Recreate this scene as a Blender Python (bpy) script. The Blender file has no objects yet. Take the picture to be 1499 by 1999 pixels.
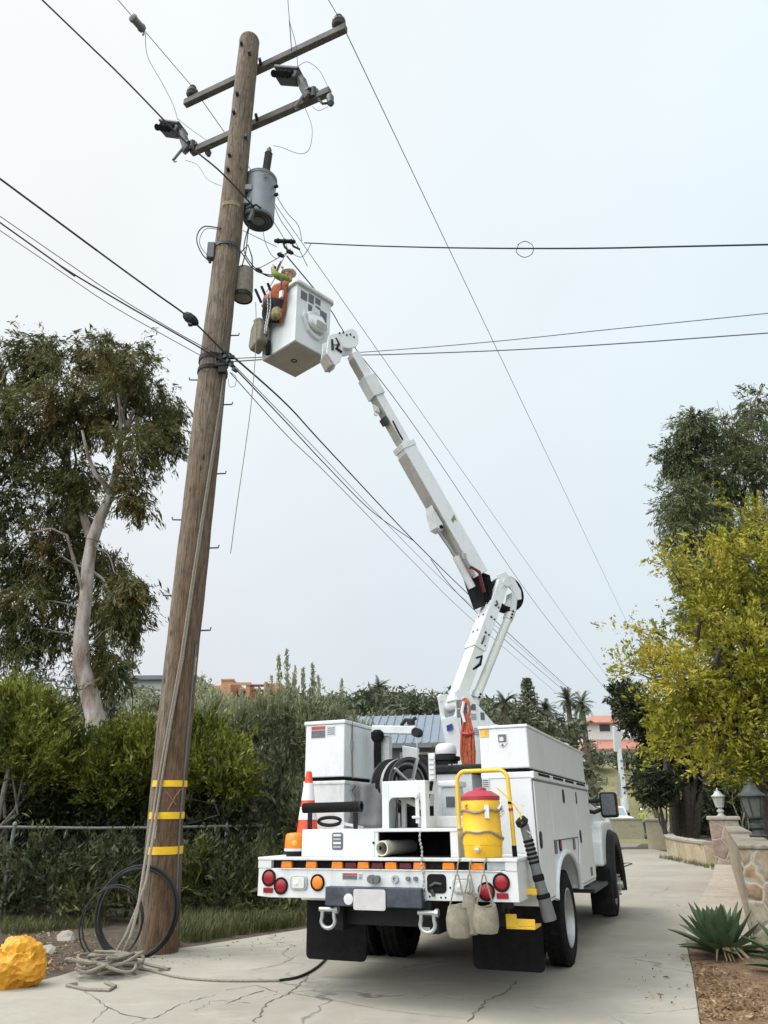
import bpy, bmesh, math, random
import numpy as np
from mathutils import Vector, Matrix

scene = bpy.context.scene
COL = scene.collection
R_ = math.radians

# ------------------------------------------------------------------ camera
F, PITCH, ROLL, EYE = 1435.0, .377, -.0077, 1.5825
CAM = Vector((0, 0, EYE))
FW = Vector((0, math.cos(PITCH), math.sin(PITCH)))
_u0 = Vector((0, -math.sin(PITCH), math.cos(PITCH))); _r0 = Vector((1, 0, 0))
RT = _r0*math.cos(ROLL)+_u0*math.sin(ROLL); UP = -_r0*math.sin(ROLL)+_u0*math.cos(ROLL)
cd = bpy.data.cameras.new("camera"); cam = bpy.data.objects.new("camera", cd); COL.objects.link(cam)
cd.sensor_fit = 'VERTICAL'; cd.sensor_height = 24; cd.lens = 24*F/1999.0
cd.clip_end = 2000; cd.clip_start = .05
cam.matrix_world = Matrix(((RT.x, UP.x, -FW.x, 0), (RT.y, UP.y, -FW.y, 0), (RT.z, UP.z, -FW.z, EYE), (0, 0, 0, 1)))
scene.camera = cam

# ------------------------------------------------------------------ light
SUN_DIR = Vector((-.50, .05, .86)).normalized(); FILL_SKY_DIR = Vector((-.55, -.48, .68)).normalized()          # towards the sun; towards the added bright sky patch
SUN_EL = math.asin(SUN_DIR.z); SUN_AZ = math.atan2(SUN_DIR.x, SUN_DIR.y)
world = bpy.data.worlds.new("World"); scene.world = world; world.use_nodes = True
nt = world.node_tree; nt.nodes.clear()
def wn(t, **k):
    n = nt.nodes.new(t)
    for a, b in k.items(): setattr(n, a, b)
    return n
wl = nt.links.new
out = wn('ShaderNodeOutputWorld'); bg = wn('ShaderNodeBackground'); bg.inputs[1].default_value = .1
sky = wn('ShaderNodeTexSky', sky_type='NISHITA', sun_disc=False, sun_elevation=SUN_EL, sun_rotation=SUN_AZ)
sky.dust_density = 4; sky.air_density = 1.2
tc = wn('ShaderNodeTexCoord'); sx = wn('ShaderNodeSeparateXYZ'); wl(tc.outputs['Generated'], sx.inputs[0])
ramp = wn('ShaderNodeValToRGB'); wl(sx.outputs[2], ramp.inputs[0])
cr = ramp.color_ramp
cr.elements[0].position = 0; cr.elements[0].color = (.70, .735, .78, 1)
cr.elements[1].position = 1; cr.elements[1].color = (.90, .93, .95, 1)
for p, c in ((.22, (.76, .80, .84, 1)), (.5, (.84, .89, .915, 1)), (.8, (.89, .93, .945, 1))):
    e = cr.elements.new(p); e.color = c
# cooler towards the right of the view, whiter towards the left
mx = wn('ShaderNodeMapRange'); mx.inputs[1].default_value = -.35; mx.inputs[2].default_value = .45
wl(sx.outputs[0], mx.inputs[0])
tint = wn('ShaderNodeMix', data_type='RGBA', blend_type='MIX')
tint.inputs[6].default_value = (1.02, 1.005, 1, 1); tint.inputs[7].default_value = (.93, 1.0, 1.02, 1)
wl(mx.outputs[0], tint.inputs[0])
mul = wn('ShaderNodeMix', data_type='RGBA', blend_type='MULTIPLY'); mul.inputs[0].default_value = 1
wl(ramp.outputs[0], mul.inputs[6]); wl(tint.outputs[2], mul.inputs[7])
nz = wn('ShaderNodeTexNoise'); nz.inputs['Scale'].default_value = 2.2; nz.inputs['Detail'].default_value = 5
wl(tc.outputs['Generated'], nz.inputs['Vector'])
nm = wn('ShaderNodeMapRange'); nm.inputs[3].default_value = .92; nm.inputs[4].default_value = 1.07
wl(nz.outputs[0], nm.inputs[0])
# bright sky patch added high behind the camera to light rear faces
dt = wn('ShaderNodeVectorMath', operation='DOT_PRODUCT'); dt.inputs[1].default_value = FILL_SKY_DIR
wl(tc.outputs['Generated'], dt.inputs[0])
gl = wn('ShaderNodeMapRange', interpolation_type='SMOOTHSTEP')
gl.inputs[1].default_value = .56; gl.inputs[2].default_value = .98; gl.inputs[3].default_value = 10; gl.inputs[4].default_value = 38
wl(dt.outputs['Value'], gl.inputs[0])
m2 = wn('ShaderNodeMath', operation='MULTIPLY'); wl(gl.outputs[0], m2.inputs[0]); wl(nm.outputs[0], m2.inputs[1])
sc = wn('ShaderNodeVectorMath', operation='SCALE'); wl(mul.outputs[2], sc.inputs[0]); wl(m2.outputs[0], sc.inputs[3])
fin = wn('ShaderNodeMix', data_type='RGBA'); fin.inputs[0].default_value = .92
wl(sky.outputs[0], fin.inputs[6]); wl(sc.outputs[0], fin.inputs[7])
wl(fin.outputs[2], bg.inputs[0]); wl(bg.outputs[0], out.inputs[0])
sd = bpy.data.lights.new("sun", 'SUN'); sun = bpy.data.objects.new("sun", sd); COL.objects.link(sun)
sd.energy = 1.5; sd.angle = R_(22); sd.color = (1, .965, .91)
sun.rotation_euler = (-SUN_DIR).to_track_quat('-Z', 'Y').to_euler(); sun.location = (0, 0, 60)
vs = scene.view_settings; vs.view_transform = 'Standard'; vs.look = 'None'; vs.exposure = 0.12; vs.gamma = 1
scene.cycles.max_bounces = 6; scene.cycles.transparent_max_bounces = 4
scene.cycles.use_denoising = True

# ------------------------------------------------------------------ helpers
def ray(u, v): return FW + RT*((u-749.5)/F) - UP*((v-999.5)/F)
def at(u, v, Y):
    d = ray(u, v); return CAM + d*(Y/d.y)
SL = .018
def gz(y): return -SL*max(0., min(y, 72.)-7.2)
def wg(u, v):
    d = ray(u, v); t = -EYE/d.z
    if t*d.y > 7.2: t = (SL*7.2-EYE)/(d.z+SL*d.y)
    return CAM + d*t
rng = np.random.default_rng(11); random.seed(5)

def tag(o, label=None, cat=None, group=None, kind=None):
    if label: o['label'] = label
    if cat: o['category'] = cat
    if group: o['group'] = group
    if kind: o['kind'] = kind
    return o
def empty(name, mtx, label, cat, group=None):
    o = bpy.data.objects.new(name, None); COL.objects.link(o); o.empty_display_size = .2
    o.matrix_world = mtx if isinstance(mtx, Matrix) else Matrix.Translation(Vector(mtx))
    return tag(o, label, cat, group)
def kids(o): return [c for c in bpy.data.objects if c.parent == o]
def copy_tree(o, parent=None):
    c = o.copy(); COL.objects.link(c)
    if parent is not None: c.parent = parent
    for k in kids(o): copy_tree(k, c)
    return c

def frame(axis):
    a = Vector(axis).normalized()
    h = Vector((0, 0, 1)) if abs(a.z) < .9 else Vector((1, 0, 0))
    x = h.cross(a).normalized(); return x, a.cross(x), a

class MB:
    """collects solid shapes into one mesh"""
    def __init__(s): s.v = []; s.f = []; s.m = []; s.cur = 0
    def add(s, vs, fs):
        o = len(s.v); s.v += [tuple(p) for p in vs]; s.f += [[i+o for i in q] for q in fs]; s.m += [s.cur]*len(fs); return s
    def mat(s, i): s.cur = i; return s
    def box(s, a, b):
        x0, x1 = sorted((a[0], b[0])); y0, y1 = sorted((a[1], b[1])); z0, z1 = sorted((a[2], b[2]))
        return s.add([(x0, y0, z0), (x1, y0, z0), (x1, y1, z0), (x0, y1, z0), (x0, y0, z1), (x1, y0, z1), (x1, y1, z1), (x0, y1, z1)],
                     [(0, 3, 2, 1), (4, 5, 6, 7), (0, 1, 5, 4), (1, 2, 6, 5), (2, 3, 7, 6), (3, 0, 4, 7)])
    def beam(s, p, q, w, h, up=(0, 0, 1), w2=None, h2=None):
        p = Vector(p); q = Vector(q); a = (q-p).normalized(); x = a.cross(Vector(up)).normalized(); y = x.cross(a)
        w2 = w if w2 is None else w2; h2 = h if h2 is None else h2; vs = []
        for c, ww, hh in ((p, w, h), (q, w2, h2)):
            for i, j in ((-1, -1), (1, -1), (1, 1), (-1, 1)): vs.append(c+x*i*ww/2+y*j*hh/2)
        return s.add(vs, [(0, 1, 2, 3), (7, 6, 5, 4), (0, 4, 5, 1), (1, 5, 6, 2), (2, 6, 7, 3), (3, 7, 4, 0)])
    def cyl(s, p, q, r, r2=None, n=16, caps=True):
        p = Vector(p); q = Vector(q); r2 = r if r2 is None else r2; x, y, a = frame(q-p); vs = []
        for c, rr in ((p, r), (q, r2)):
            for i in range(n):
                t = 2*math.pi*i/n; vs.append(c+x*math.cos(t)*rr+y*math.sin(t)*rr)
        fs = [(i, (i+1) % n, n+(i+1) % n, n+i) for i in range(n)]
        if caps: fs += [tuple(range(n-1, -1, -1)), tuple(range(n, 2*n))]
        return s.add(vs, fs)
    def ring(s, p, q, ro, ri, n=20):
        p = Vector(p); q = Vector(q); x, y, a = frame(q-p); vs = []
        for c, rr in ((p, ro), (q, ro), (q, ri), (p, ri)):
            for i in range(n):
                t = 2*math.pi*i/n; vs.append(c+x*math.cos(t)*rr+y*math.sin(t)*rr)
        fs = []
        for k in range(4):
            k2 = (k+1) % 4
            fs += [(k*n+i, k*n+(i+1) % n, k2*n+(i+1) % n, k2*n+i) for i in range(n)]
        return s.add(vs, fs)
    def lathe(s, c, axis, prof, n=20, caps=True):
        c = Vector(c); x, y, a = frame(axis); vs = []; fs = []
        for d, r in prof:
            for i in range(n):
                t = 2*math.pi*i/n; vs.append(c+a*d+x*math.cos(t)*r+y*math.sin(t)*r)
        for k in range(len(prof)-1):
            fs += [(k*n+i, k*n+(i+1) % n, (k+1)*n+(i+1) % n, (k+1)*n+i) for i in range(n)]
        if caps: fs += [tuple(range(n-1, -1, -1)), tuple(range((len(prof)-1)*n, len(prof)*n))]
        return s.add(vs, fs)
    def tube(s, pts, r, n=8, r2=None, radii=None):
        pts = [Vector(p) for p in pts]; L = len(pts); r2 = r if r2 is None else r2; vs = []; px = None
        for k, p in enumerate(pts):
            t = (pts[min(k+1, L-1)]-pts[max(k-1, 0)])
            if t.length < 1e-9: t = Vector((0, 0, 1))
            t.normalize()
            if px is None: px = frame(t)[0]
            px = (px-t*px.dot(t))
            if px.length < 1e-6: px = frame(t)[0]
            px.normalize(); py = t.cross(px)
            rr = radii[k] if radii is not None else r+(r2-r)*k/max(1, L-1)
            for i in range(n):
                a = 2*math.pi*i/n; vs.append(p+px*math.cos(a)*rr+py*math.sin(a)*rr)
        fs = []
        for k in range(L-1):
            fs += [(k*n+i, k*n+(i+1) % n, (k+1)*n+(i+1) % n, (k+1)*n+i) for i in range(n)]
        fs += [tuple(range(n-1, -1, -1)), tuple(range((L-1)*n, L*n))]
        return s.add(vs, fs)
    def prism(s, poly, fn, d0, d1):
        """poly: (a,b) outline; fn(a,b,d) -> point"""
        n = len(poly); vs = [fn(a, b, d0) for a, b in poly]+[fn(a, b, d1) for a, b in poly]
        return s.add(vs, [tuple(range(n-1, -1, -1)), tuple(range(n, 2*n))]+[(i, (i+1) % n, n+(i+1) % n, n+i) for i in range(n)])
    def build(s, name, mats, parent=None, smooth=False, bevel=0, seg=2, mtx=None):
        me = bpy.data.meshes.new(name); me.from_pydata([tuple(p) for p in s.v], [], s.f); me.update()
        mats = mats if isinstance(mats, (list, tuple)) else [mats]
        for m in mats: me.materials.append(m)
        me.polygons.foreach_set('material_index', np.array(s.m, dtype=np.int32))
        bm = bmesh.new(); bm.from_mesh(me); bmesh.ops.recalc_face_normals(bm, faces=bm.faces); bm.to_mesh(me); bm.free()
        if smooth:
            me.polygons.foreach_set('use_smooth', np.ones(len(me.polygons), dtype=bool))
            try: me.set_sharp_from_angle(angle=R_(38))
            except Exception: pass
        o = bpy.data.objects.new(name, me); COL.objects.link(o)
        if parent is not None: o.parent = parent
        if mtx is not None: o.matrix_world = mtx
        if bevel:
            b = o.modifiers.new('bevel', 'BEVEL'); b.width = bevel; b.segments = seg; b.limit_method = 'ANGLE'; b.angle_limit = R_(40)
            b.harden_normals = False
        return o

def np_mesh(name, verts, faces, mats, parent=None, mtx=None, smooth=False, mi=None):
    me = bpy.data.meshes.new(name); verts = np.asarray(verts, dtype=np.float32); faces = np.asarray(faces, dtype=np.int32)
    k = faces.shape[1]
    me.vertices.add(len(verts)); me.vertices.foreach_set('co', verts.ravel())
    me.loops.add(faces.size); me.loops.foreach_set('vertex_index', faces.ravel())
    me.polygons.add(len(faces)); me.polygons.foreach_set('loop_start', np.arange(len(faces), dtype=np.int32)*k)
    try: me.polygons.foreach_set('loop_total', np.full(len(faces), k, dtype=np.int32))
    except Exception: pass
    for m in (mats if isinstance(mats, (list, tuple)) else [mats]): me.materials.append(m)
    if mi is not None: me.polygons.foreach_set('material_index', np.asarray(mi, dtype=np.int32))
    me.update(calc_edges=True); me.validate()
    if smooth: me.polygons.foreach_set('use_smooth', np.ones(len(me.polygons), dtype=bool))
    o = bpy.data.objects.new(name, me); COL.objects.link(o)
    if parent is not None: o.parent = parent
    if mtx is not None: o.matrix_world = mtx
    return o

# ------------------------------------------------------------------ materials
def nodes(name):
    m = bpy.data.materials.new(name); m.use_nodes = True; t = m.node_tree
    b = t.nodes['Principled BSDF']; return m, t, b
def mk(t, ty, **k):
    n = t.nodes.new(ty)
    for a, v in k.items(): setattr(n, a, v)
    return n
def objvec(t, scale=(1, 1, 1), which='Object'):
    c = mk(t, 'ShaderNodeTexCoord'); mp = mk(t, 'ShaderNodeMapping'); mp.inputs['Scale'].default_value = scale
    t.links.new(c.outputs[which], mp.inputs[0]); return mp.outputs[0]
def noise(t, vec, scale, detail=4, rough=.6):
    n = mk(t, 'ShaderNodeTexNoise'); n.inputs['Scale'].default_value = scale; n.inputs['Detail'].default_value = detail
    n.inputs['Roughness'].default_value = rough; t.links.new(vec, n.inputs['Vector']); return n.outputs[0]
def rampn(t, fac, stops):
    r = mk(t, 'ShaderNodeValToRGB'); t.links.new(fac, r.inputs[0]); e = r.color_ramp.elements
    e[0].position, e[0].color = stops[0][0], (*stops[0][1], 1); e[1].position, e[1].color = stops[-1][0], (*stops[-1][1], 1)
    for p, c in stops[1:-1]:
        q = e.new(p); q.color = (*c, 1)
    return r.outputs[0]
def mixc(t, fac, a, b, mode='MIX'):
    m = mk(t, 'ShaderNodeMix', data_type='RGBA', blend_type=mode)
    for s, i in ((fac, 0), (a, 6), (b, 7)):
        if hasattr(s, 'links'): t.links.new(s, m.inputs[i])
        else: m.inputs[i].default_value = s if i == 0 else (*s, 1)
    return m.outputs[2]
def bump(t, b, h, strength, dist=.02):
    n = mk(t, 'ShaderNodeBump'); n.inputs['Strength'].default_value = strength; n.inputs['Distance'].default_value = dist
    t.links.new(h, n.inputs['Height']); t.links.new(n.outputs[0], b.inputs['Normal'])
def plain(name, col, rough=.5, metal=0., var=.12, scale=6., bmp=0., spec=None, dirt=None):
    m, t, b = nodes(name); v = objvec(t); n = noise(t, v, scale)
    lo = tuple(c*(1-var) for c in col); hi = tuple(min(1, c*(1+var)) for c in col)
    c = rampn(t, n, ((.3, lo), (.7, hi)))
    if dirt:
        n2 = noise(t, v, 2.3, 6, .7); f = rampn(t, n2, ((.52, (0, 0, 0)), (.78, (dirt[3],)*3)))
        c = mixc(t, f, c, dirt[:3])
    t.links.new(c, b.inputs['Base Color']); b.inputs['Roughness'].default_value = rough; b.inputs['Metallic'].default_value = metal
    if spec is not None: b.inputs['Specular IOR Level'].default_value = spec
    if bmp: bump(t, b, noise(t, v, scale*6), bmp)
    return m
def grime(m):
    t = m.node_tree; b = t.nodes['Principled BSDF']; v = objvec(t, (5, 5, .7)); v2 = objvec(t)
    src = b.inputs['Base Color'].links[0].from_socket
    run = rampn(t, noise(t, v, 2.4, 6, .7), ((.56, (0,)*3), (.74, (.40,)*3))); c = mixc(t, run, src, (.34, .32, .28))
    sp = rampn(t, noise(t, v2, 26, 4, .65), ((.64, (0,)*3), (.74, (.45,)*3))); c = mixc(t, sp, c, (.30, .28, .25))
    rs = rampn(t, noise(t, v2, 7.3, 5, .7), ((.70, (0,)*3), (.78, (.5,)*3))); c = mixc(t, rs, c, (.22, .14, .09))
    t.links.new(c, b.inputs['Base Color'])
def leafmat(name, cols, rough=.55, trans=.25, clump=.9):
    """cols: colours spread over single leaves; clumps shift between them"""
    m, t, b = nodes(name); g = mk(t, 'ShaderNodeNewGeometry'); v = objvec(t, which='Object')
    n = noise(t, v, clump, 2); a = mk(t, 'ShaderNodeMath', operation='MULTIPLY_ADD')
    t.links.new(g.outputs['Random Per Island'], a.inputs[0]); a.inputs[1].default_value = .5
    s = mk(t, 'ShaderNodeMath', operation='MULTIPLY_ADD'); t.links.new(n, s.inputs[0]); s.inputs[1].default_value = 1.5; s.inputs[2].default_value = -.5
    t.links.new(s.outputs[0], a.inputs[2])
    k = len(cols); c = rampn(t, a.outputs[0], [(i/(k-1), q) for i, q in enumerate(cols)])
    t.links.new(c, b.inputs['Base Color']); b.inputs['Roughness'].default_value = rough; b.inputs['Specular IOR Level'].default_value = .3
    if trans:
        tr = mk(t, 'ShaderNodeBsdfTranslucent'); t.links.new(c, tr.inputs[0]); ms = mk(t, 'ShaderNodeMixShader'); ms.inputs[0].default_value = trans
        o = t.nodes['Material Output']; t.links.new(b.outputs[0], ms.inputs[1]); t.links.new(tr.outputs[0], ms.inputs[2]); t.links.new(ms.outputs[0], o.inputs[0])
    return m
M = {}
M['white'] = plain('white_paint', (.69, .71, .715), .32, 0, .03, 3, dirt=(.42, .40, .36, .35))
M['white2'] = plain('worn_white_paint', (.64, .655, .645), .42, 0, .05, 4, dirt=(.30, .27, .23, .6))
M['fibre'] = plain('fibreglass_white', (.66, .68, .62), .4, 0, .04, 4, dirt=(.45, .42, .33, .5))
M['under'] = plain('dull_grey_underside', (.40, .385, .34), .7, 0, .15, 5, dirt=(.18, .16, .12, .7))  # greyer and darker than the white paints
M['black'] = plain('black_rubber', (.012, .012, .012), .85, 0, .3, 12, bmp=.15, spec=.12, dirt=(.05, .046, .04, .5))
M['blackpaint'] = plain('black_paint', (.013, .0135, .015), .55, 0, .3, 8, dirt=(.07, .063, .055, .5), spec=.2)
M['darkgrey'] = plain('dark_grey_metal', (.05, .052, .055), .55, .2, .3, 10)
M['navy'] = plain('dark_blue_grey_paint', (.035, .042, .06), .55, 0, .4, 14, dirt=(.2, .2, .2, .5))
M['steel'] = plain('galvanised_steel', (.42, .43, .43), .45, .6, .15, 14)
M['rim'] = plain('dull_aluminium_rim', (.42, .42, .41), .45, .5, .12, 9, dirt=(.16, .14, .12, .6))
M['grey'] = plain('grey_plastic', (.13, .133, .135), .6, 0, .15, 9)
M['blanket'] = plain('grey_rubber_sheet', (.10, .103, .105), .75, 0, .25, 5, bmp=.2)
M['pvc'] = plain('ivory_pvc', (.62, .60, .50), .45, 0, .08, 9, dirt=(.25, .2, .15, .5))
M['amber'] = plain('amber_lens', (.80, .22, .015), .2, 0, .15, 40)
M['amberbright'] = plain('amber_lens_core', (.95, .42, .04), .25, 0, .1, 20)
M['red'] = plain('red_lens', (.27, .008, .016), .18, 0, .25, 60)
M['redlid'] = plain('red_plastic_lid', (.36, .025, .045), .45, 0, .1, 10)
M['darkred'] = plain('dark_red_lens', (.10, .008, .014), .3, 0, .2, 30)
M['lens'] = plain('clear_lens', (.62, .63, .58), .12, 0, .1, 40)
M['yellow'] = plain('yellow_plastic', (.80, .46, .012), .42, 0, .07, 7, dirt=(.45, .25, .03, .5))
M['yelrail'] = plain('yellow_paint', (.80, .50, .035), .4, 0, .08, 9, dirt=(.35, .2, .05, .6))
M['orange'] = plain('orange_plastic', (.85, .075, .022), .5, 0, .08, 9)
M['reflect'] = plain('white_reflective_band', (.78, .76, .76), .35, 0, .05, 20)
M['orangecloth'] = plain('orange_cloth', (.30, .075, .02), .85, 0, .35, 18, bmp=.4)
M['orangerope'] = plain('orange_rope', (.42, .10, .045), .85, 0, .4, 30)
M['canvas'] = plain('dirty_canvas', (.225, .203, .152), .9, 0, .25, 14, bmp=.3, dirt=(.1, .085, .06, .6))
M['plate'] = plain('smudged_plate', (.50, .48, .48), .5, 0, .12, 9)
M['sticker'] = plain('sticker_white', (.62, .63, .63), .4)
M['stickerdark'] = plain('sticker_dark', (.10, .11, .12), .4, 0, .4, 60)
M['stickerred'] = plain('sticker_red', (.40, .04, .04), .4)
M['stickerblue'] = plain('sticker_blue', (.03, .05, .22), .4)
M['stickeryel'] = plain('sticker_yellow', (.62, .36, .04), .4, 0, .3, 40)
M['glass'] = plain('dark_glass', (.03, .035, .04), .08)
M['carglass'] = plain('pale_windscreen', (.30, .42, .43), .1)
M['skin'] = plain('skin', (.50, .27, .19), .6, 0, .1, 20)
M['hivis'] = plain('hi_vis_yellow', (.34, .45, .05), .8, 0, .12, 14)
M['hivisdull'] = plain('dull_hi_vis_cloth', (.19, .25, .045), .85, 0, .3, 16, bmp=.3)
M['trousers'] = plain('dark_trousers', (.07, .075, .085), .85, 0, .25, 12)
M['khaki'] = plain('khaki_trousers', (.45, .42, .33), .85, 0, .2, 12)
M['hat'] = plain('white_hard_hat', (.80, .80, .78), .35)
M['glove'] = plain('dark_red_glove', (.10, .035, .035), .8)
M['wire'] = plain('black_wire', (.012, .012, .013), .7, 0, .2, 5)
M['wiregrey'] = plain('weathered_aluminium_wire', (.13, .135, .14), .6, .2, .2, 5)
M['rope'] = plain('grey_beige_rope', (.27, .24, .19), .95, 0, .3, 60, bmp=.5)
M['tank'] = plain('grey_transformer_paint', (.19, .21, .222), .45, 0, .1, 5, dirt=(.14, .13, .11, .5))
M['ceramic'] = plain('brown_grey_porcelain', (.10, .095, .085), .35, 0, .2, 9)
M['shield'] = plain('dark_grey_cover', (.085, .09, .095), .5, 0, .2, 9)
M['yelrag'] = plain('yellow_crumpled_plastic', (.66, .30, .012), .5, 0, .12, 8, bmp=.3, dirt=(.35, .15, .02, .6))
M['mark'] = plain('faded_yellow_paint', (.42, .34, .10), .8, 0, .5, 30)
M['ring'] = plain('worn_yellow_ring', (.27, .22, .10), .9, 0, .5, 25)
M['tape'] = plain('yellow_tape', (.86, .52, .015), .45, 0, .06, 20)
M['concap'] = plain('weathered_stone_cap', (.34, .305, .25), .85, 0, .2, 8, bmp=.3)
M['coping'] = plain('rough_stone_coping', (.25, .215, .165), .95, 0, .45, 7, bmp=.6, dirt=(.40, .36, .29, .6))
M['tan'] = plain('tan_render', (.33, .30, .21), .85, 0, .12, 4, bmp=.1)
M['terra'] = plain('terracotta_render', (.46, .25, .15), .85, 0, .1, 2)
M['terradark'] = plain('brown_timber', (.16, .07, .045), .8)
M['palewall'] = plain('pale_grey_render', (.46, .49, .48), .8, 0, .06, 2)
M['housegrey'] = plain('grey_render', (.20, .21, .215), .8, 0, .08, 2)
M['whitewall'] = plain('white_render', (.62, .60, .58), .8, 0, .05, 2)
M['redroof'] = plain('red_roof_tiles', (.40, .185, .135), .8, 0, .15, 3, bmp=.3)
M['metalroof'] = plain('blue_grey_metal_roof', (.21, .25, .30), .35, .2, .08, 3)
M['lamp_iron'] = plain('patinated_lantern_metal', (.05, .056, .05), .6, .2, .3, 20)
M['lamp_pale'] = plain('pale_lantern_metal', (.42, .42, .38), .6, .1, .2, 20)
M['lamp_glass'] = plain('lantern_glass', (.13, .135, .115), .15, 0, .2, 20)
M['fence'] = plain('galvanised_fence_steel', (.20, .20, .185), .6, .3, .25, 12)
M['bark'] = plain('dark_bark', (.06, .048, .038), .95, 0, .4, 9, bmp=.6)
M['twig'] = plain('grey_twig', (.19, .17, .14), .9, 0, .3, 9)
M['palmtrunk'] = plain('palm_trunk_bark', (.12, .095, .07), .95, 0, .35, 7, bmp=.5)

for k_ in ('white', 'white2', 'fibre', 'yellow'): grime(M[k_])
def pole_wood():
    m, t, b = nodes('weathered_pole_wood')
    n = noise(t, objvec(t, (14, 14, 1.5)), 2.2, 9, .75); n2 = noise(t, objvec(t, (1.6, 1.6, .35)), 2.0, 5); n3 = noise(t, objvec(t, (34, 34, .9)), 1.6, 6, .65); n4 = noise(t, objvec(t, (5, 5, 1.6)), 3.2, 6, .75)
    brown = rampn(t, n, ((.30, (.045, .027, .015)), (.48, (.14, .082, .043)), (.62, (.20, .125, .068)), (.78, (.28, .19, .112))))
    grey = rampn(t, n, ((.30, (.075, .056, .038)), (.48, (.215, .172, .125)), (.62, (.30, .25, .19)), (.78, (.41, .36, .285))))
    c = mk(t, 'ShaderNodeTexCoord'); s = mk(t, 'ShaderNodeSeparateXYZ'); t.links.new(c.outputs['Object'], s.inputs[0])
    mr = mk(t, 'ShaderNodeMapRange'); mr.inputs[1].default_value = 2.0; mr.inputs[2].default_value = 9; t.links.new(s.outputs[2], mr.inputs[0])
    mr2 = mk(t, 'ShaderNodeMapRange'); mr2.inputs[1].default_value = .0; mr2.inputs[2].default_value = -.16; t.links.new(s.outputs[0], mr2.inputs[0])
    ad = mk(t, 'ShaderNodeMath', operation='MAXIMUM'); t.links.new(mr.outputs[0], ad.inputs[0]); t.links.new(mr2.outputs[0], ad.inputs[1])
    ml = mk(t, 'ShaderNodeMath', operation='MULTIPLY'); t.links.new(ad.outputs[0], ml.inputs[0]); t.links.new(rampn(t, n2, ((.3, (.3,)*3), (.6, (1,)*3))), ml.inputs[1])
    col = mixc(t, ml.outputs[0], brown, grey)
    col = mixc(t, rampn(t, n4, ((.50, (0,)*3), (.70, (.75,)*3))), col, (.045, .032, .024))
    col = mixc(t, rampn(t, n4, ((.22, (.6,)*3), (.40, (0,)*3))), col, (.33, .30, .25))
    kn = mk(t, 'ShaderNodeTexVoronoi'); kn.inputs['Scale'].default_value = 2.4; t.links.new(objvec(t, (2.4, 2.4, 1)), kn.inputs['Vector'])
    col = mixc(t, rampn(t, kn.outputs['Distance'], ((.06, (.85,)*3), (.15, (0,)*3))), col, (.03, .02, .015))
    col = mixc(t, rampn(t, n3, ((.56, (0,)*3), (.64, (.85,)*3))), col, (.032, .023, .018))
    t.links.new(col, b.inputs['Base Color']); b.inputs['Roughness'].default_value = .92; bump(t, b, n3, .8, .04)
    return m
M['pole'] = pole_wood()
M['arm'] = plain('grey_weathered_timber', (.15, .142, .125), .9, 0, .3, 4, bmp=.4)

def concrete():
    m, t, b = nodes('cracked_concrete')
    v = objvec(t); n1 = noise(t, v, .45, 6, .6); n2 = noise(t, v, 9, 6, .7); n3 = noise(t, v, 60, 3, .6)
    col = rampn(t, n1, ((.3, (.275, .248, .202)), (.52, (.345, .315, .262)), (.72, (.41, .382, .328))))
    col = mixc(t, rampn(t, n2, ((.35, (.0,)*3), (.75, (.4,)*3))), col, (.27, .25, .21))
    col = mixc(t, rampn(t, n3, ((.62, (0,)*3), (.74, (.35,)*3))), col, (.17, .155, .13))
    st = rampn(t, noise(t, v, 1.15, 7, .7), ((.52, (0,)*3), (.72, (.5,)*3))); col = mixc(t, st, col, (.225, .205, .165))
    st2 = rampn(t, noise(t, objvec(t, (.5, 1.4, 1)), 1.9, 8, .75), ((.55, (0,)*3), (.68, (.45,)*3))); col = mixc(t, st2, col, (.46, .43, .37))
    # pale worn patches near the cracks and dark crack lines
    dv = mk(t, 'ShaderNodeTexNoise'); dv.inputs['Scale'].default_value = 1.4; dv.inputs['Detail'].default_value = 6; t.links.new(v, dv.inputs['Vector'])
    ad = mk(t, 'ShaderNodeVectorMath', operation='MULTIPLY_ADD'); t.links.new(dv.outputs['Color'], ad.inputs[0]); ad.inputs[1].default_value = (.9, .9, 0); t.links.new(v, ad.inputs[2])
    vo = mk(t, 'ShaderNodeTexVoronoi', feature='DISTANCE_TO_EDGE'); vo.inputs['Scale'].default_value = .36; t.links.new(ad.outputs[0], vo.inputs['Vector'])
    line = rampn(t, vo.outputs['Distance'], ((.0015, (1,)*3), (.006, (0,)*3)))
    halo = rampn(t, vo.outputs['Distance'], ((.0, (.5,)*3), (.035, (0,)*3)))
    msk = rampn(t, noise(t, v, .5, 3), ((.44, (0,)*3), (.56, (1,)*3)))
    lm = mk(t, 'ShaderNodeMath', operation='MULTIPLY'); t.links.new(line, lm.inputs[0]); t.links.new(msk, lm.inputs[1])
    hm = mk(t, 'ShaderNodeMath', operation='MULTIPLY'); t.links.new(halo, hm.inputs[0]); t.links.new(msk, hm.inputs[1])
    col = mixc(t, hm.outputs[0], col, (.40, .38, .34)); col = mixc(t, lm.outputs[0], col, (.15, .13, .105))
    t.links.new(col, b.inputs['Base Color']); b.inputs['Roughness'].default_value = .88; bump(t, b, n2, .25, .01)
    return m
M['concrete'] = concrete()
M['crack'] = plain('dark_crack_fill', (.115, .10, .082), .95, 0, .5, 20)

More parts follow.
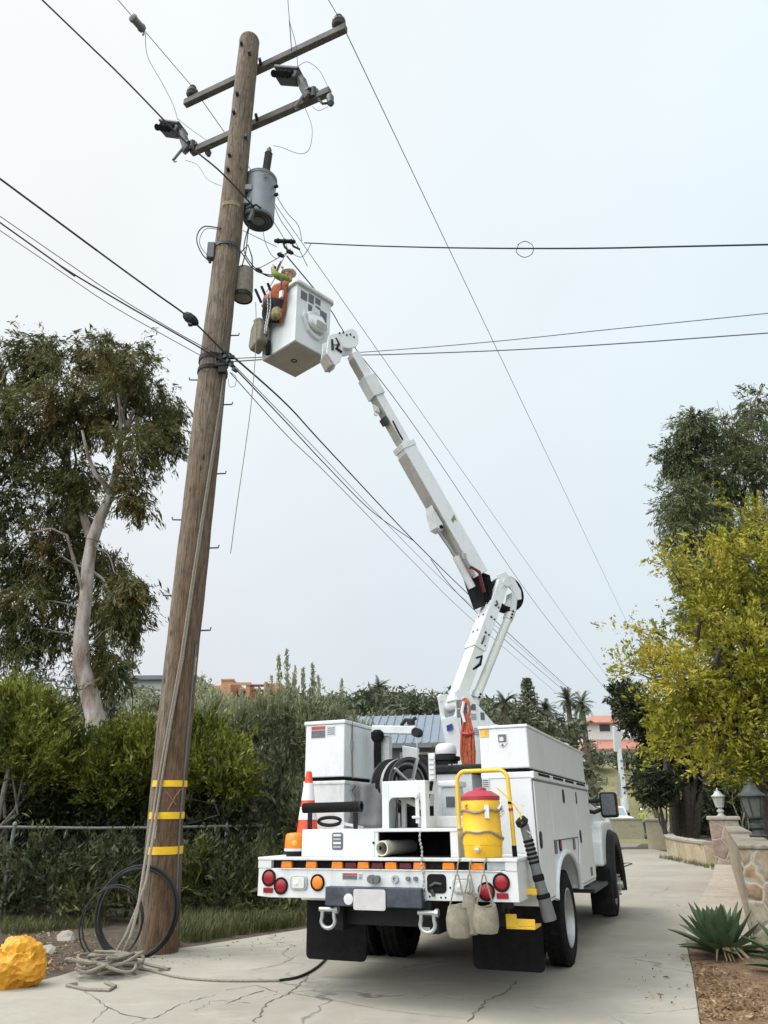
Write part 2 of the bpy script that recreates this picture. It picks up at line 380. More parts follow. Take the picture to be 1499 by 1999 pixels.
def soil(name, a, b_, c_, sc=3.):
    m, t, b = nodes(name); v = objvec(t); n = noise(t, v, sc, 8, .75); n2 = noise(t, v, sc*9, 4, .7)
    col = rampn(t, n, ((.3, a), (.5, b_), (.72, c_))); col = mixc(t, rampn(t, n2, ((.5, (0,)*3), (.75, (.6,)*3))), col, tuple(x*.5 for x in a))
    t.links.new(col, b.inputs['Base Color']); b.inputs['Roughness'].default_value = .95; bump(t, b, n2, .6, .03); return m
M['dirt'] = soil('dry_leaf_dirt', (.035, .026, .019), (.075, .057, .04), (.14, .11, .078), 4)
M['mulch'] = soil('brown_mulch', (.085, .05, .03), (.20, .125, .07), (.30, .21, .12), 7)
M['hill'] = soil('dry_grass_slope', (.09, .095, .035), (.19, .175, .075), (.36, .28, .165), .22)
M['asphalt'] = plain('asphalt', (.20, .195, .185), .9, 0, .12, 3, bmp=.2)

def stones(name, scale, mortar, cols, w=.05, bstr=.5, dist=.35):
    m, t, b = nodes(name); v = objvec(t)
    dv = mk(t, 'ShaderNodeTexNoise'); dv.inputs['Scale'].default_value = 3; t.links.new(v, dv.inputs['Vector'])
    ad = mk(t, 'ShaderNodeVectorMath', operation='MULTIPLY_ADD'); t.links.new(dv.outputs['Color'], ad.inputs[0]); ad.inputs[1].default_value = (dist*.4,)*3; t.links.new(v, ad.inputs[2])
    mp = mk(t, 'ShaderNodeMapping'); mp.inputs['Scale'].default_value = scale; t.links.new(ad.outputs[0], mp.inputs[0])
    e = mk(t, 'ShaderNodeTexVoronoi', feature='DISTANCE_TO_EDGE'); e.inputs['Scale'].default_value = 1; t.links.new(mp.outputs[0], e.inputs['Vector'])
    c = mk(t, 'ShaderNodeTexVoronoi'); c.inputs['Scale'].default_value = 1; t.links.new(mp.outputs[0], c.inputs['Vector'])
    sp = mk(t, 'ShaderNodeSeparateColor'); t.links.new(c.outputs['Color'], sp.inputs[0])
    k = len(cols); col = rampn(t, sp.outputs[0], [(i/(k-1), q) for i, q in enumerate(cols)])
    n = noise(t, v, 11, 8, .78); col = mixc(t, rampn(t, n, ((.40, (0,)*3), (.68, (.75,)*3))), col, tuple(x*.5 for x in cols[0])); n5 = noise(t, v, 3.1, 4, .7); col = mixc(t, rampn(t, n5, ((.45, (0,)*3), (.70, (.55,)*3))), col, (.46, .43, .37))
    f = rampn(t, e.outputs['Distance'], ((w*.5, (1,)*3), (w, (0,)*3))); col = mixc(t, f, col, mortar)
    t.links.new(col, b.inputs['Base Color']); b.inputs['Roughness'].default_value = .9
    bump(t, b, rampn(t, e.outputs['Distance'], ((0, (0,)*3), (w*2, (1,)*3))), bstr, .03); return m
SC = [(.24, .17, .10), (.36, .29, .19), (.24, .11, .045), (.42, .36, .26), (.29, .20, .14), (.40, .25, .10)]
M['stone'] = stones('flagstone_facing', (4.6, 4.6, 3.0), (.42, .385, .31), SC, .055)
M['stonelow'] = stones('low_wall_stone', (1.7, 1.7, 1.2), (.46, .39, .28), [(.46, .36, .22), (.52, .44, .30), (.40, .28, .15), (.56, .50, .38)], .04)
M['stonepink'] = stones('pillar_stone', (2.2, 2.2, 2.2), (.42, .36, .30), [(.36, .26, .20), (.42, .33, .27), (.30, .21, .17), (.40, .35, .30)], .04)
M['flag'] = stones('path_flagstone', (.9, 2.0, 1), (.36, .30, .24), [(.44, .38, .31), (.50, .43, .36), (.42, .33, .26), (.54, .49, .42)], .03, .3)

def eucbark():
    m, t, b = nodes('peeling_eucalyptus_bark'); v = objvec(t, (1.6, 1.6, .5)); n = noise(t, v, 1.8, 6, .65)
    col = rampn(t, n, ((.32, (.15, .10, .075)), (.44, (.30, .22, .175)), (.54, (.38, .345, .30)), (.68, (.52, .49, .44))))
    t.links.new(col, b.inputs['Base Color']); b.inputs['Roughness'].default_value = .85; bump(t, b, n, .4, .05); return m
M['eucbark'] = eucbark()
M['l_euc'] = leafmat('eucalyptus_leaf', [(.026, .036, .010), (.055, .068, .018), (.105, .118, .030), (.165, .130, .042), (.25, .13, .055)], clump=.42)
M['l_euc2'] = leafmat('grey_eucalyptus_leaf', [(.045, .060, .026), (.085, .105, .044), (.15, .165, .068), (.24, .23, .105)], clump=.5)
M['l_yel'] = leafmat('yellow_green_leaf', [(.05, .06, .007), (.145, .155, .012), (.31, .295, .024), (.49, .44, .07), (.60, .42, .09)], trans=.28, clump=.8)
M['l_green'] = leafmat('bright_shrub_leaf', [(.018, .025, .005), (.062, .078, .011), (.19, .21, .028), (.46, .45, .10)], trans=.3, clump=.9)
M['l_olive'] = leafmat('olive_shrub_leaf', [(.075, .085, .042), (.175, .19, .10), (.31, .33, .19), (.50, .50, .34)], trans=.3, clump=.8)
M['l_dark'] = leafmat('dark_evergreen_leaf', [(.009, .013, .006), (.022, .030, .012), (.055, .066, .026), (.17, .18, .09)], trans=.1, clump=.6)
M['l_weed'] = leafmat('weed_leaf', [(.012, .017, .007), (.035, .045, .016), (.09, .10, .036), (.22, .21, .09)], trans=.2, clump=1.2)
M['l_far'] = leafmat('far_tree_leaf', [(.06, .074, .042), (.10, .115, .065), (.15, .155, .095)], trans=.1, clump=.25)  # colour lightened and greyed to stand for distance haze
M['l_haze'] = leafmat('hazed_tree_leaf', [(.11, .125, .11), (.16, .175, .155), (.22, .235, .21)], trans=.1, clump=.3)  # pale grey leaf colour with distance haze mixed in
M['l_palm'] = leafmat('palm_leaf', [(.035, .045, .022), (.055, .07, .03), (.08, .09, .045)], trans=.1, clump=.4)
M['l_agave'] = leafmat('agave_leaf', [(.065, .105, .05), (.095, .14, .07), (.14, .19, .10)], trans=.05, clump=3)
M['l_grass'] = leafmat('green_grass_blade', [(.045, .056, .018), (.10, .112, .038), (.20, .19, .085)], trans=.3, clump=2)
M['l_litter'] = leafmat('dry_leaf', [(.10, .05, .025), (.20, .11, .05), (.32, .21, .11), (.42, .34, .22)], trans=.1, clump=3)
M['l_agavedry'] = plain('dry_agave_leaf', (.38, .30, .18), .9, 0, .2, 8)

# ------------------------------------------------------------------ ground
def sstep(a, b, x):
    t = np.clip((x-a)/(b-a), 0, 1); return t*t*(3-2*t)
def terr(x, y):
    z = -SL*np.maximum(0, np.minimum(y, 72)-7.2)
    z = z + 6.6*sstep(70, 95, y)+9.5*sstep(88, 190, y)
    z = z + 7.0*sstep(26, 70, y)*sstep(-3.5, -22, x-.30*y+4)
    z = z + .35*np.sin(x*.31+1)*np.sin(y*.23)*sstep(76, 90, y)
    z = z + .18*sstep(-4.5, -8, x)*sstep(16, 9, y)
    return z
def TZ(x, y): return float(terr(np.float64(x), np.float64(y)))
ys = np.unique(np.concatenate([np.arange(-30, 7.2, 3.0), [7.2], np.arange(8, 30, 1.0), np.arange(30, 72, 2.0), [72, 74], np.arange(76, 330, 5.0), [400, 520, 700]]))
xs = np.unique(np.concatenate([np.arange(-90, -20, 5.0), np.arange(-20, 40, 1.5), np.arange(40, 160, 5.0), [-500, -300, -180, 220, 320, 500]]))
gx, gy = np.meshgrid(xs, ys); V = np.stack([gx, gy, terr(gx, gy)], -1).reshape(-1, 3)
nx, ny = len(xs), len(ys)
idx = np.arange(nx*ny).reshape(ny, nx)
Fc = np.stack([idx[:-1, :-1], idx[:-1, 1:], idx[1:, 1:], idx[1:, :-1]], -1).reshape(-1, 4)
fy = V[Fc].mean(1); mi = ((fy[:, 1] > 46)).astype(int)
o = np_mesh('ground', V, Fc, [M['dirt'], M['hill']], mi=mi, smooth=True); tag(o, kind='structure')

def sheet(name, left, right, m, lift, kind='structure'):
    """ground-following strip between two polylines given as (x,y)"""
    vs = []; fs = []
    for (a, b) in zip(left, right):
        for k in range(9):
            t = k/8; x = a[0]+(b[0]-a[0])*t; y = a[1]+(b[1]-a[1])*t; vs.append((x, y, gz(y)+lift))
    for i in range(len(left)-1):
        for k in range(8): fs.append((i*9+k, i*9+k+1, i*9+k+10, i*9+k+9))
    b = MB().add(vs, fs).build(name, m); tag(b, kind=kind); return b
def dens(p, step=.5, brk=7.2):
    q = [p[0]]
    for a, b in zip(p[:-1], p[1:]):
        n = max(1, int(math.hypot(b[0]-a[0], b[1]-a[1])/step))
        for i in range(1, n+1): q.append((a[0]+(b[0]-a[0])*i/n, a[1]+(b[1]-a[1])*i/n))
    return q
def XY(u, v): p = wg(u, v); return (p.x, p.y)
def onrow(p, y):
    for a, b in zip(p[:-1], p[1:]):
        if a[1] <= y <= b[1]: t = (y-a[1])/(b[1]-a[1]+1e-9); return (a[0]+(b[0]-a[0])*t, y)
    return p[-1] if y > p[-1][1] else p[0]
LE = [(-5.6, -8), (-4.7, 3), XY(0, 1935), XY(120, 1905), XY(230, 1870), XY(400, 1845), XY(590, 1815), (.6, 15), (3.4, 21), (6.0, 27), (9.2, 34), (12.2, 40.5)]
LE.sort(key=lambda p: p[1])
RE = [(.4, -8), (1.5, 3), XY(1366, 1999), XY(1352, 1900), XY(1340, 1845), XY(1343, 1808), XY(1378, 1747), XY(1397, 1690), XY(1330, 1670), XY(1277, 1658)]
RE2 = sorted(RE, key=lambda p: p[1]); ymax = RE2[-1][1]
rows = sorted(set([-8, 0, 4, 6, 7.2]+[p[1] for p in LE+RE2 if p[1] <= ymax]+list(np.arange(8, ymax, .7))+[ymax]))
sheet('road', [onrow(LE, y) for y in rows], [onrow(RE2, y) for y in rows], M['concrete'], .006)
# cross street beyond the drive
p2 = wg(1277, 1656)
sheet('street', [(-2, 41.4), (-2, 46.5)], [(p2.x-.4, 41.4), (p2.x+1.5, 46.5)], M['asphalt'], .007)
for yy in ():
    pass
# flagstone path beside the wall on the right
PL = [XY(1340, 1846), XY(1340.5, 1830), XY(1343, 1808), XY(1378, 1747), XY(1391, 1718), XY(1397.6, 1690)]
PR = [XY(1476, 1880), XY(1473, 1872), XY(1463, 1822), XY(1444, 1747), XY(1436, 1718), XY(1428.5, 1690)]
m_ = MB()
vs = []; n = len(PL)
for a, b in zip(PL, PR): vs += [(a[0], a[1], gz(a[1])+.075), (b[0], b[1], gz(b[1])+.075)]
vs += [(a[0], a[1], gz(a[1])-.05) for a in PL]
m_.add(vs, [(2*i, 2*i+1, 2*i+3, 2*i+2) for i in range(n-1)]+[(2*n+i, 2*i, 2*i+2, 2*n+i+1) for i in range(n-1)]+[(0, 2*n, 1)])
tag(m_.build('path', M['flag']), kind='structure')
# brown mulch bed, bottom right
BL = [XY(1342, 1847), XY(1352, 1905), XY(1366, 1999), (1.6, 3), (1.1, 0)]
BR = [XY(1480, 1880), (5.6, 8.6), (6, 6.6), (6, 3), (6, 0)]
vs = []; fs = []
for k, (a, b) in enumerate(zip(BL, BR)):
    for j in range(5):
        t = j/4; x = a[0]+(b[0]-a[0])*t; y = a[1]+(b[1]-a[1])*t; vs.append((x+(.012 if j == 0 else 0), y, gz(y)+.012+.05*min(1, t*2)))
for i in range(4):
    for j in range(4): fs.append((i*5+j, i*5+j+1, i*5+j+6, i*5+j+5))
tag(MB().add(vs, fs).build('planting_bed', M['mulch']), kind='structure')
# raised ground behind the stone walls on the right
p1 = wg(1410, 1688)
WD = Vector((.39, .92, 0)).normalized(); WN = Vector((WD.y, -WD.x, 0))
def bank_z(x, y): return gz(y)+.50+.10*math.sin(x*.5)*math.sin(y*.4)
wa_ = wg(1479, 1874); wb_ = wa_.lerp(wg(1427, 1691), .95); wd_ = (wb_-wa_).normalized(); wn_ = Vector((wd_.y, -wd_.x, 0))
lo = [tuple((wa_.lerp(wb_, k_)+wn_*.25)[:2]) for k_ in (.06, .5, .97)]+[(p1.x+.5, p1.y+1.2), (12.8, 34), (p2.x+.5, p2.y), (p2.x+4, 48), (p2.x+6, 64)]
vs = []; fs = []
for k, a in enumerate(lo):
    for j in range(7):
        x = a[0]+j*5; y = a[1]-j*.6; vs.append((x, y, bank_z(x, y) if j or k < 6 else gz(y)+.1))
for i in range(len(lo)-1):
    for j in range(6): fs.append((i*7+j, i*7+j+1, i*7+j+8, i*7+j+7))
tag(MB().add(vs, fs).build('raised_bank', M['dirt'], smooth=True), kind='structure')
# long cracks and the joint in the concrete (thin sunken fill following the slab)
def crack(pts, w):
    b = MB(); P = []
    for (u, v) in pts: q = wg(u, v); P.append(Vector((q.x, q.y)))
    Q = [P[0]]
    for a, c in zip(P[:-1], P[1:]):
        k = max(2, int((c-a).length/.06))
        for i in range(1, k+1): Q.append(a.lerp(c, i/k)+Vector((random.gauss(0, .012), random.gauss(0, .012))))
    vs = []; fs = []; w *= .62
    for i, p in enumerate(Q):
        d = (Q[min(i+1, len(Q)-1)]-Q[max(0, i-1)]).normalized(); nrm = Vector((-d.y, d.x)); ww = w*random.uniform(.35, 1.3)
        for s in (-1, 1): q = p+nrm*s*ww/2; vs.append((q.x, q.y, gz(q.y)+.0095))
    for i in range(len(Q)-1): fs.append((2*i, 2*i+1, 2*i+3, 2*i+2))
    return b.add(vs, fs)
allc = MB()
for pts, w in (([(632, 1880), (610, 1895), (585, 1925), (560, 1943), (520, 1960), (495, 1999)], .022), ([(560, 1938), (650, 1955), (760, 1975), (905, 1990)], .010),
               ([(1008, 1918), (990, 1938), (950, 1955), (940, 1972), (925, 1980), (915, 1999)], .022), ([(440, 1935), (500, 1925), (545, 1940)], .014),
               ([(440, 1962), (480, 1945), (520, 1935)], .018), ([(490, 1895), (545, 1885), (580, 1868), (612, 1865)], .016), ([(165, 1938), (210, 1968), (250, 1985), (300, 1992), (352, 1962), (420, 1945)], .016),
               ([(210, 1968), (180, 1999)], .010), ([(815, 1955), (855, 1935)], .008), ([(1268, 1752), (1275, 1745), (1298, 1741), (1304, 1733), (1318, 1736)], .012), ([(1198, 1700), (1215, 1695), (1235, 1687)], .025), ([(380, 1975), (420, 1955), (490, 1960)], .012)):
    c = crack(pts, w); allc.add(c.v, c.f)
tag(allc.build('pavement_crack', M['crack']), kind='structure')

# ------------------------------------------------------------------ leaf generators
def unit(a): return a/np.maximum(1e-9, np.linalg.norm(a, axis=-1, keepdims=True))
def leaf_quads(P, ln, wd, droop=0., up=0., jit=.35, dirs=None):
    n = len(P); a = rng.normal(size=(n, 3)) if dirs is None else dirs+rng.normal(size=(n, 3))*.45
    a = unit(a); a[:, 2] += up-droop; a = unit(a); w = unit(np.cross(a, rng.normal(size=(n, 3))))
    s = np.exp(rng.normal(size=(n, 1))*jit); L = ln*s; W = wd*s
    nrm = np.cross(a, w)
    V = np.stack([P-a*L/2, P+w*W/2+nrm*W*.15, P+a*L/2, P-w*W/2+nrm*W*.15], 1).reshape(-1, 3)
    return V, np.arange(n*4).reshape(n, 4)
def clumps(lobes, n_clump, per, spread, shell=.55, flat=1., spray=None):
    """lobes: (centre, radii, weight) -> leaf points gathered into uneven clumps, or along shoots when spray=(length, upward pull)"""
    w = np.array([l[2] for l in lobes], float); w /= w.sum(); ch = rng.choice(len(lobes), n_clump, p=w)
    C = np.array([tuple(l[0]) for l in lobes])[ch]; Rd = np.array([tuple(l[1]) for l in lobes])[ch]
    d = unit(rng.normal(size=(n_clump, 3))); r = shell+(1-shell)*rng.random((n_clump, 1))**.6
    c = C+d*Rd*r; k = rng.poisson(per, n_clump)+3
    P = np.repeat(c, k, 0); s = np.repeat(np.exp(rng.normal(size=(n_clump, 1))*.3), k, 0)
    ball = unit(rng.normal(size=P.shape))*rng.random((len(P), 1))**.45*spread*1.75*s*np.array([1, 1, flat]); dirs = None
    if spray:
        sd_ = unit(d*.8+np.array([0, 0, spray[1]])+rng.normal(size=d.shape)*.35); dirs = np.repeat(sd_, k, 0); t = rng.random((len(P), 1))
        P = P+dirs*t*spray[0]*s+ball*(1-.65*t); P[:, 2] += -.10*spray[0]*(t[:, 0]**2)
    else: P = P+ball
    return P, c, dirs
def foliage(name, parent, mat, lobes, n_clump, per, spread, ln, wd, droop=0., up=0., shell=.55, flat=1., base=None, zmin=None, spray=None):
    P, c, dirs = clumps(lobes, n_clump, per, spread, shell, flat, spray)
    if zmin is not None:
        m = P[:, 2] > zmin; P = P[m]; dirs = dirs[m] if dirs is not None else None
    V, Fq = leaf_quads(P, ln, wd, droop, up, dirs=dirs)
    if base is not None: V = V-np.array(tuple(base))
    return np_mesh(name, V, Fq, mat, parent), c
def limbs(b, root, targets, r0, r1, wob=.12, n=6, fork=.5):
    for t in targets:
        t = Vector(tuple(t)); a = Vector(root); d = t-a; m = []
        for i in range(7):
            s = i/6; p = a.lerp(t, s)+Vector((random.gauss(0, 1), random.gauss(0, 1), random.gauss(0, .6)))*d.length*wob*.25*math.sin(math.pi*s)
            p.z += d.length*.06*math.sin(math.pi*s); m.append(p)
        b.tube(m, r0, n, r1)
def ppx(pts): return [at(*p) for p in pts]
def proj_u(p): d = p-CAM; return 749.5+F*d.dot(RT)/d.dot(FW)
def proj_v(p): d = p-CAM; return 999.5-F*d.dot(UP)/d.dot(FW)
def lobe(u, v, Y, ru, rv, rd=None, w=None):
    """ellipsoid centred on the ray at distance Y, radii given as they look from the eye"""
    c = at(u, v, Y); k = (c-CAM).dot(FW)/F
    rx, rz = ru*k, rv*k*1.12; return (c, (rx, rd if rd else (rx+rz)/2, rz), w if w else rx*rz)

# ------------------------------------------------------------------ trees
def tree(name, label, cat, base, group=None): return empty(name, base, label, cat, group)
def rel(b, base): b.v = [(p[0]-base[0], p[1]-base[1], p[2]-base[2]) for p in b.v]; return b

# eucalyptus on the left
Y = 24.
tb = at(188, 1410, Y); base = Vector((tb.x+.3, Y, TZ(tb.x, Y)))
t = tree('eucalyptus_tree', 'tall eucalyptus with peeling pale trunk and rusty brown leaf tips behind the left bushes', 'tree', base)
b = MB()
main = [base, at(186, 1400, Y), at(172, 1345, Y), at(158, 1300, Y), at(158, 1240, Y), at(168, 1160, Y), at(172, 1100, Y), at(180, 1050, Y)]
b.tube(main, .5, 14, radii=[.36, .31, .28, .27, .24, .21, .21, .19])
b.tube([at(180, 1055, Y), at(196, 1010, Y), at(216, 965, Y), at(228, 915, Y), at(236, 860, Y), at(262, 800, Y)], .22, 10, .06)
b.tube([at(216, 968, Y), at(205, 945, Y-.3), at(185, 925, Y-.6), at(172, 890, Y-.8), at(160, 840, Y-1)], .12, 8, .04)
b.tube([at(180, 1055, Y), at(170, 1030, Y+.3), at(160, 1000, Y+.5), at(140, 940, Y+1), at(120, 880, Y+1.5), at(90, 800, Y+2)], .17, 8, .05)
b.tube([at(166, 1170, Y), at(130, 1045, Y-1), at(100, 1032, Y-1.2), at(60, 1040, Y-1.6), at(20, 1080, Y-2)], .055, 8, .02)
b.tube([at(232, 890, Y), at(246, 870, Y+.5), at(262, 845, Y+.8), at(300, 830, Y+1)], .07, 6, .03)
b.tube([at(172, 1110, Y), at(200, 1130, Y+.4), at(225, 1180, Y+.5), at(235, 1240, Y+.6)], .07, 6, .02)
b.tube([at(236, 860, Y), at(235, 800, Y), at(225, 740, Y), at(200, 690, Y)], .07, 6, .02)
b.tube([at(158, 1230, Y), at(146, 1228, Y), ], .05, 6, .03)
rel(b, base).build('trunk', M['eucbark'], t, smooth=True)
LB = [(70, 690, 55, 40, 1.2), (20, 740, 50, 45, 1), (120, 770, 60, 50, 1), (200, 700, 60, 38, 1.3), (260, 710, 45, 45, 1), (290, 770, 50, 60, 1.1), (225, 775, 55, 55, 1.1), (310, 850, 38, 38, .8),
      (270, 880, 40, 45, .7), (150, 830, 60, 50, .9), (60, 830, 60, 60, 1.2), (10, 880, 50, 60, 1), (90, 920, 55, 45, .9), (160, 930, 35, 60, .7), (255, 960, 32, 45, .8), (150, 1000, 40, 55, .9),
      (20, 990, 45, 50, .8), (90, 1010, 45, 35, .5), (20, 1090, 40, 60, .7), (100, 1090, 45, 60, 1.0), (60, 1170, 50, 50, 1), (95, 1240, 35, 35, .6), (20, 1230, 35, 60, .8), (210, 1110, 38, 45, .9), (255, 1150, 32, 40, .8),
      (200, 1190, 35, 45, .7), (250, 1200, 22, 45, .5), (195, 1290, 22, 60, .6), (225, 1310, 16, 45, .3), (130, 1160, 30, 45, .5), (-60, 850, 70, 120, 1.4), (-50, 1080, 60, 120, 1)]
lb = [lobe(u, v, Y+(2.2 if v > 985 and 105 < u < 215 else random.uniform(-1.6, 1.6)), ru*random.uniform(.62, .9), rv*random.uniform(.62, .88), None, w) for u, v, ru, rv, w in LB]
for l in list(lb)[:30]:
    for _ in range(2): lb.append((l[0]+Vector((random.gauss(0, 1)*l[1][0], random.gauss(0, 1)*.8, random.gauss(0, .9)*l[1][2])), (l[1][0]*.38, l[1][1]*.4, l[1][2]*.38), l[2]*.22))
_, cc = foliage('crown', t, M['l_euc'], lb, 3300, 42, .15, .17, .036, droop=.35, shell=.25, base=base, spray=(.75, -.8))
b = MB(); limbs(b, at(236, 860, Y), [l[0] for l in lb[3:8]], .06, .015); limbs(b, at(140, 940, Y+1), [l[0] for l in lb[:3]]+[l[0] for l in lb[9:13]], .06, .015)
[limbs(b, at(u, v, Y), [l[0]], .035, .01) for l, (u, v) in zip(lb[18:27:2], ((172, 1110), (165, 1190), (158, 1250), (178, 1060), (160, 1290)))]
rel(b, base).build('branchwork', M['twig'], t, smooth=True)

# dark eucalyptus on the right
Y = 32.; q = at(1520, 1500, Y); base = Vector((q.x, Y, gz(Y)+.4))
t = tree('eucalyptus_tree', 'dull grey green eucalyptus rising behind the yellow leaved tree', 'tree', base)
b = MB(); b.tube([base, at(1515, 1350, Y), at(1500, 1200, Y), at(1480, 1050, Y), at(1470, 930, Y)], .5, 12, .12)
for pts in ([(1500, 1200), (1440, 1090), (1380, 1020), (1345, 930)], [(1482, 1060), (1440, 960), (1400, 880), (1385, 830)], [(1470, 940), (1450, 880), (1465, 800), (1490, 750)], [(1475, 960), (1530, 880), (1560, 800)], [(1490, 1120), (1400, 1110), (1330, 1120)]):
    b.tube([at(u, v, Y+.3) for u, v in pts], .12, 7, .03)
rel(b, base).build('trunk', M['eucbark'], t, smooth=True)
LB = [(1355, 830, 40, 30, 1), (1320, 890, 32, 45, 1), (1360, 900, 55, 55, 1.3), (1335, 980, 45, 45, 1), (1315, 1000, 30, 30, .5), (1390, 960, 50, 60, 1.2), (1380, 1040, 60, 55, 1.2), (1330, 1040, 35, 30, .6), (1420, 850, 35, 35, .7),
      (1440, 930, 40, 40, .8), (1460, 870, 35, 40, .7), (1480, 800, 40, 40, .5), (1500, 900, 45, 80, 1.1), (1440, 1040, 50, 50, 1), (1500, 1020, 40, 60, 1), (1360, 1110, 60, 45, 1), (1430, 1130, 60, 50, 1), (1570, 900, 60, 150, 1.5), (1420, 1220, 90, 70, 1.5), (1360, 1200, 50, 50, .8), (1460, 1320, 90, 80, 1.4)]
lb = [lobe(u, v, Y+random.uniform(-1.5, 1.5), ru*random.uniform(.6, .9), rv*random.uniform(.6, .9), None, w) for u, v, ru, rv, w in LB]
foliage('crown', t, M['l_euc2'], lb, 2500, 40, .17, .18, .040, droop=.3, shell=.3, base=base, spray=(.75, -.6))
b = MB()
for i in range(26):
    u, v = random.uniform(1395, 1499), random.uniform(765, 850); p = at(u+random.uniform(5, 25), v+70, Y); b.tube([p, at(u+8, v+30, Y), at(u, v, Y)], .03, 5, .008)
rel(b, base).build('branchwork', M['twig'], t, smooth=True)

# yellow-green tree on the right
Y = 15.; q = at(1474, 1560, Y); base = Vector((q.x, Y, bank_z(q.x, Y)))
t = tree('yellow_leaved_tree', 'broad tree with bright yellow green leaves spreading over the stone wall', 'tree', base)
b = MB(); top = at(1468, 1440, Y); b.tube([base, at(1476, 1510, Y), top], .17, 10, .12)
LB = [(1270, 1260, 60, 45, 1), (1240, 1300, 40, 45, .7), (1300, 1330, 65, 60, 1.3), (1250, 1380, 38, 40, .6), (1290, 1430, 60, 55, 1.1), (1330, 1490, 50, 35, .7), (1350, 1200, 60, 55, 1.2), (1330, 1120, 45, 45, .7), (1370, 1070, 50, 45, .8), (1440, 1010, 45, 40, .6),
      (1430, 1100, 65, 60, 1.3), (1490, 1060, 45, 60, .9), (1400, 1280, 80, 80, 1.8), (1380, 1400, 80, 70, 1.6), (1450, 1210, 70, 70, 1.5), (1470, 1340, 70, 80, 1.6), (1450, 1450, 70, 50, 1.1), (1400, 1500, 60, 28, .5), (1500, 1480, 50, 50, .8), (1560, 1200, 90, 200, 2.5), (1560, 1400, 90, 120, 1.5)]
lb = [lobe(u+46+random.uniform(-8, 8), v, Y+random.uniform(-.9, 1.1), ru*random.uniform(.62, .95), rv*random.uniform(.6, .9), None, w) for u, v, ru, rv, w in LB]
lb += [lobe(1238+random.random()**.6*280, 1060+random.random()*430, Y+random.uniform(-1, .6), random.uniform(14, 30), random.uniform(10, 24), None, .22) for _ in range(40)]
lb = [l for l in lb if not (proj_u(l[0]) < 1330-.55*(1230-proj_v(l[0])) and proj_v(l[0]) < 1200)]
limbs(b, top, [l[0] for l in lb], .07, .012, .3)
for u, v, u2, v2 in ((1310, 1270, 1225, 1222), (1320, 1300, 1212, 1300), (1360, 1120, 1320, 1060), (1340, 1150, 1300, 1078), (1450, 1020, 1435, 972), (1310, 1250, 1240, 1225)):
    b.tube([at(u, v, Y), at((u+u2)/2, (v+v2)/2-6, Y), at(u2, v2, Y)], .018, 5, .004)
rel(b, base).build('trunk', M['bark'], t, smooth=True)
foliage('crown', t, M['l_yel'], lb+[lobe(1225, 1225, Y, 28, 14, None, .12), lobe(1212, 1290, Y, 18, 25, None, .12), lobe(1300, 1085, Y, 26, 26, None, .2), lobe(1425, 985, Y, 14, 20, None, .12)], 2600, 20, .07, .080, .030, shell=.25, base=base, spray=(.42, .45))

# dark many-stemmed tree behind the low wall
Y = 38.; q = wg(1340, 1650); q = at(1338, 1636, Y); base = Vector((q.x, Y, q.z-.05))
t = tree('dark_evergreen_tree', 'dark evergreen tree with many bare leaning stems behind the low stone wall', 'tree', base)
b = MB()
for i in range(17):
    u0 = random.uniform(1318, 1356); u1 = 1335+(u0-1335)*random.uniform(1.2, 3.2)+random.uniform(-12, 12)
    b.tube([at(u0, 1640, Y), at(u0*.6+u1*.4, 1580+random.uniform(-8, 8), Y+random.uniform(-.5, .5)), at(u1, 1520, Y+random.uniform(-1, 1)), at(u1+(u1-1335)*.6, 1430, Y)], random.uniform(.14, .26), 7, .06)
rel(b, base).build('trunk', M['bark'], t, smooth=True)
LB = [(1290, 1515, 38, 38, 1), (1270, 1532, 28, 20, .6), (1245, 1390, 38, 38, 1), (1220, 1365, 25, 25, .6), (1300, 1420, 60, 50, 1.3), (1330, 1460, 60, 50, 1.3), (1400, 1500, 60, 60, 1.4), (1460, 1500, 50, 70, 1.3), (1420, 1580, 40, 40, .8), (1380, 1420, 60, 60, 1)]
lb = [lobe(u, v, Y+1.2+random.uniform(-1, 2), ru*.9, rv*.9, None, w) for u, v, ru, rv, w in LB]
foliage('crown', t, M['l_dark'], lb, 1500, 30, .20, .24, .07, shell=.3, base=base, spray=(.6, .1))

# dark shrubs filling the shade on the right
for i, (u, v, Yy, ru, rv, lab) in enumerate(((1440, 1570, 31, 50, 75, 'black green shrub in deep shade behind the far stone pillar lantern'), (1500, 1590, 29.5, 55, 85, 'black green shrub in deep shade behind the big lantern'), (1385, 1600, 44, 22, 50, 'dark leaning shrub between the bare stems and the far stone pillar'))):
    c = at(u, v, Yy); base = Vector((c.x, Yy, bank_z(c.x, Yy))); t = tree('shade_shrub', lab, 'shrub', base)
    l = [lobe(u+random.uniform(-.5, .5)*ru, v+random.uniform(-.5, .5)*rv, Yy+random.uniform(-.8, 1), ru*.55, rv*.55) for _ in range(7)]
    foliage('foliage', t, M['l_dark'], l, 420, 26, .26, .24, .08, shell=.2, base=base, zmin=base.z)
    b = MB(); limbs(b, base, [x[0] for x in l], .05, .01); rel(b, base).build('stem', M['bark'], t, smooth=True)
# low juniper sprays reaching out left of the dark stems
c = at(1290, 1560, 36); base = Vector((c.x, 36, bank_z(c.x, 36))); t = tree('juniper_shrub', 'feathery dark green juniper spray leaning out left of the bare stems', 'shrub', base)
l = [lobe(1300, 1530, 36, 30, 14), lobe(1275, 1520, 36, 22, 9), lobe(1290, 1550, 36, 30, 10), lobe(1268, 1548, 36, 16, 8)]
foliage('foliage', t, M['l_dark'], l, 260, 22, .2, .3, .06, shell=.2, base=base)
b = MB(); limbs(b, base, [x[0] for x in l], .06, .012); rel(b, base).build('stem', M['bark'], t, smooth=True)
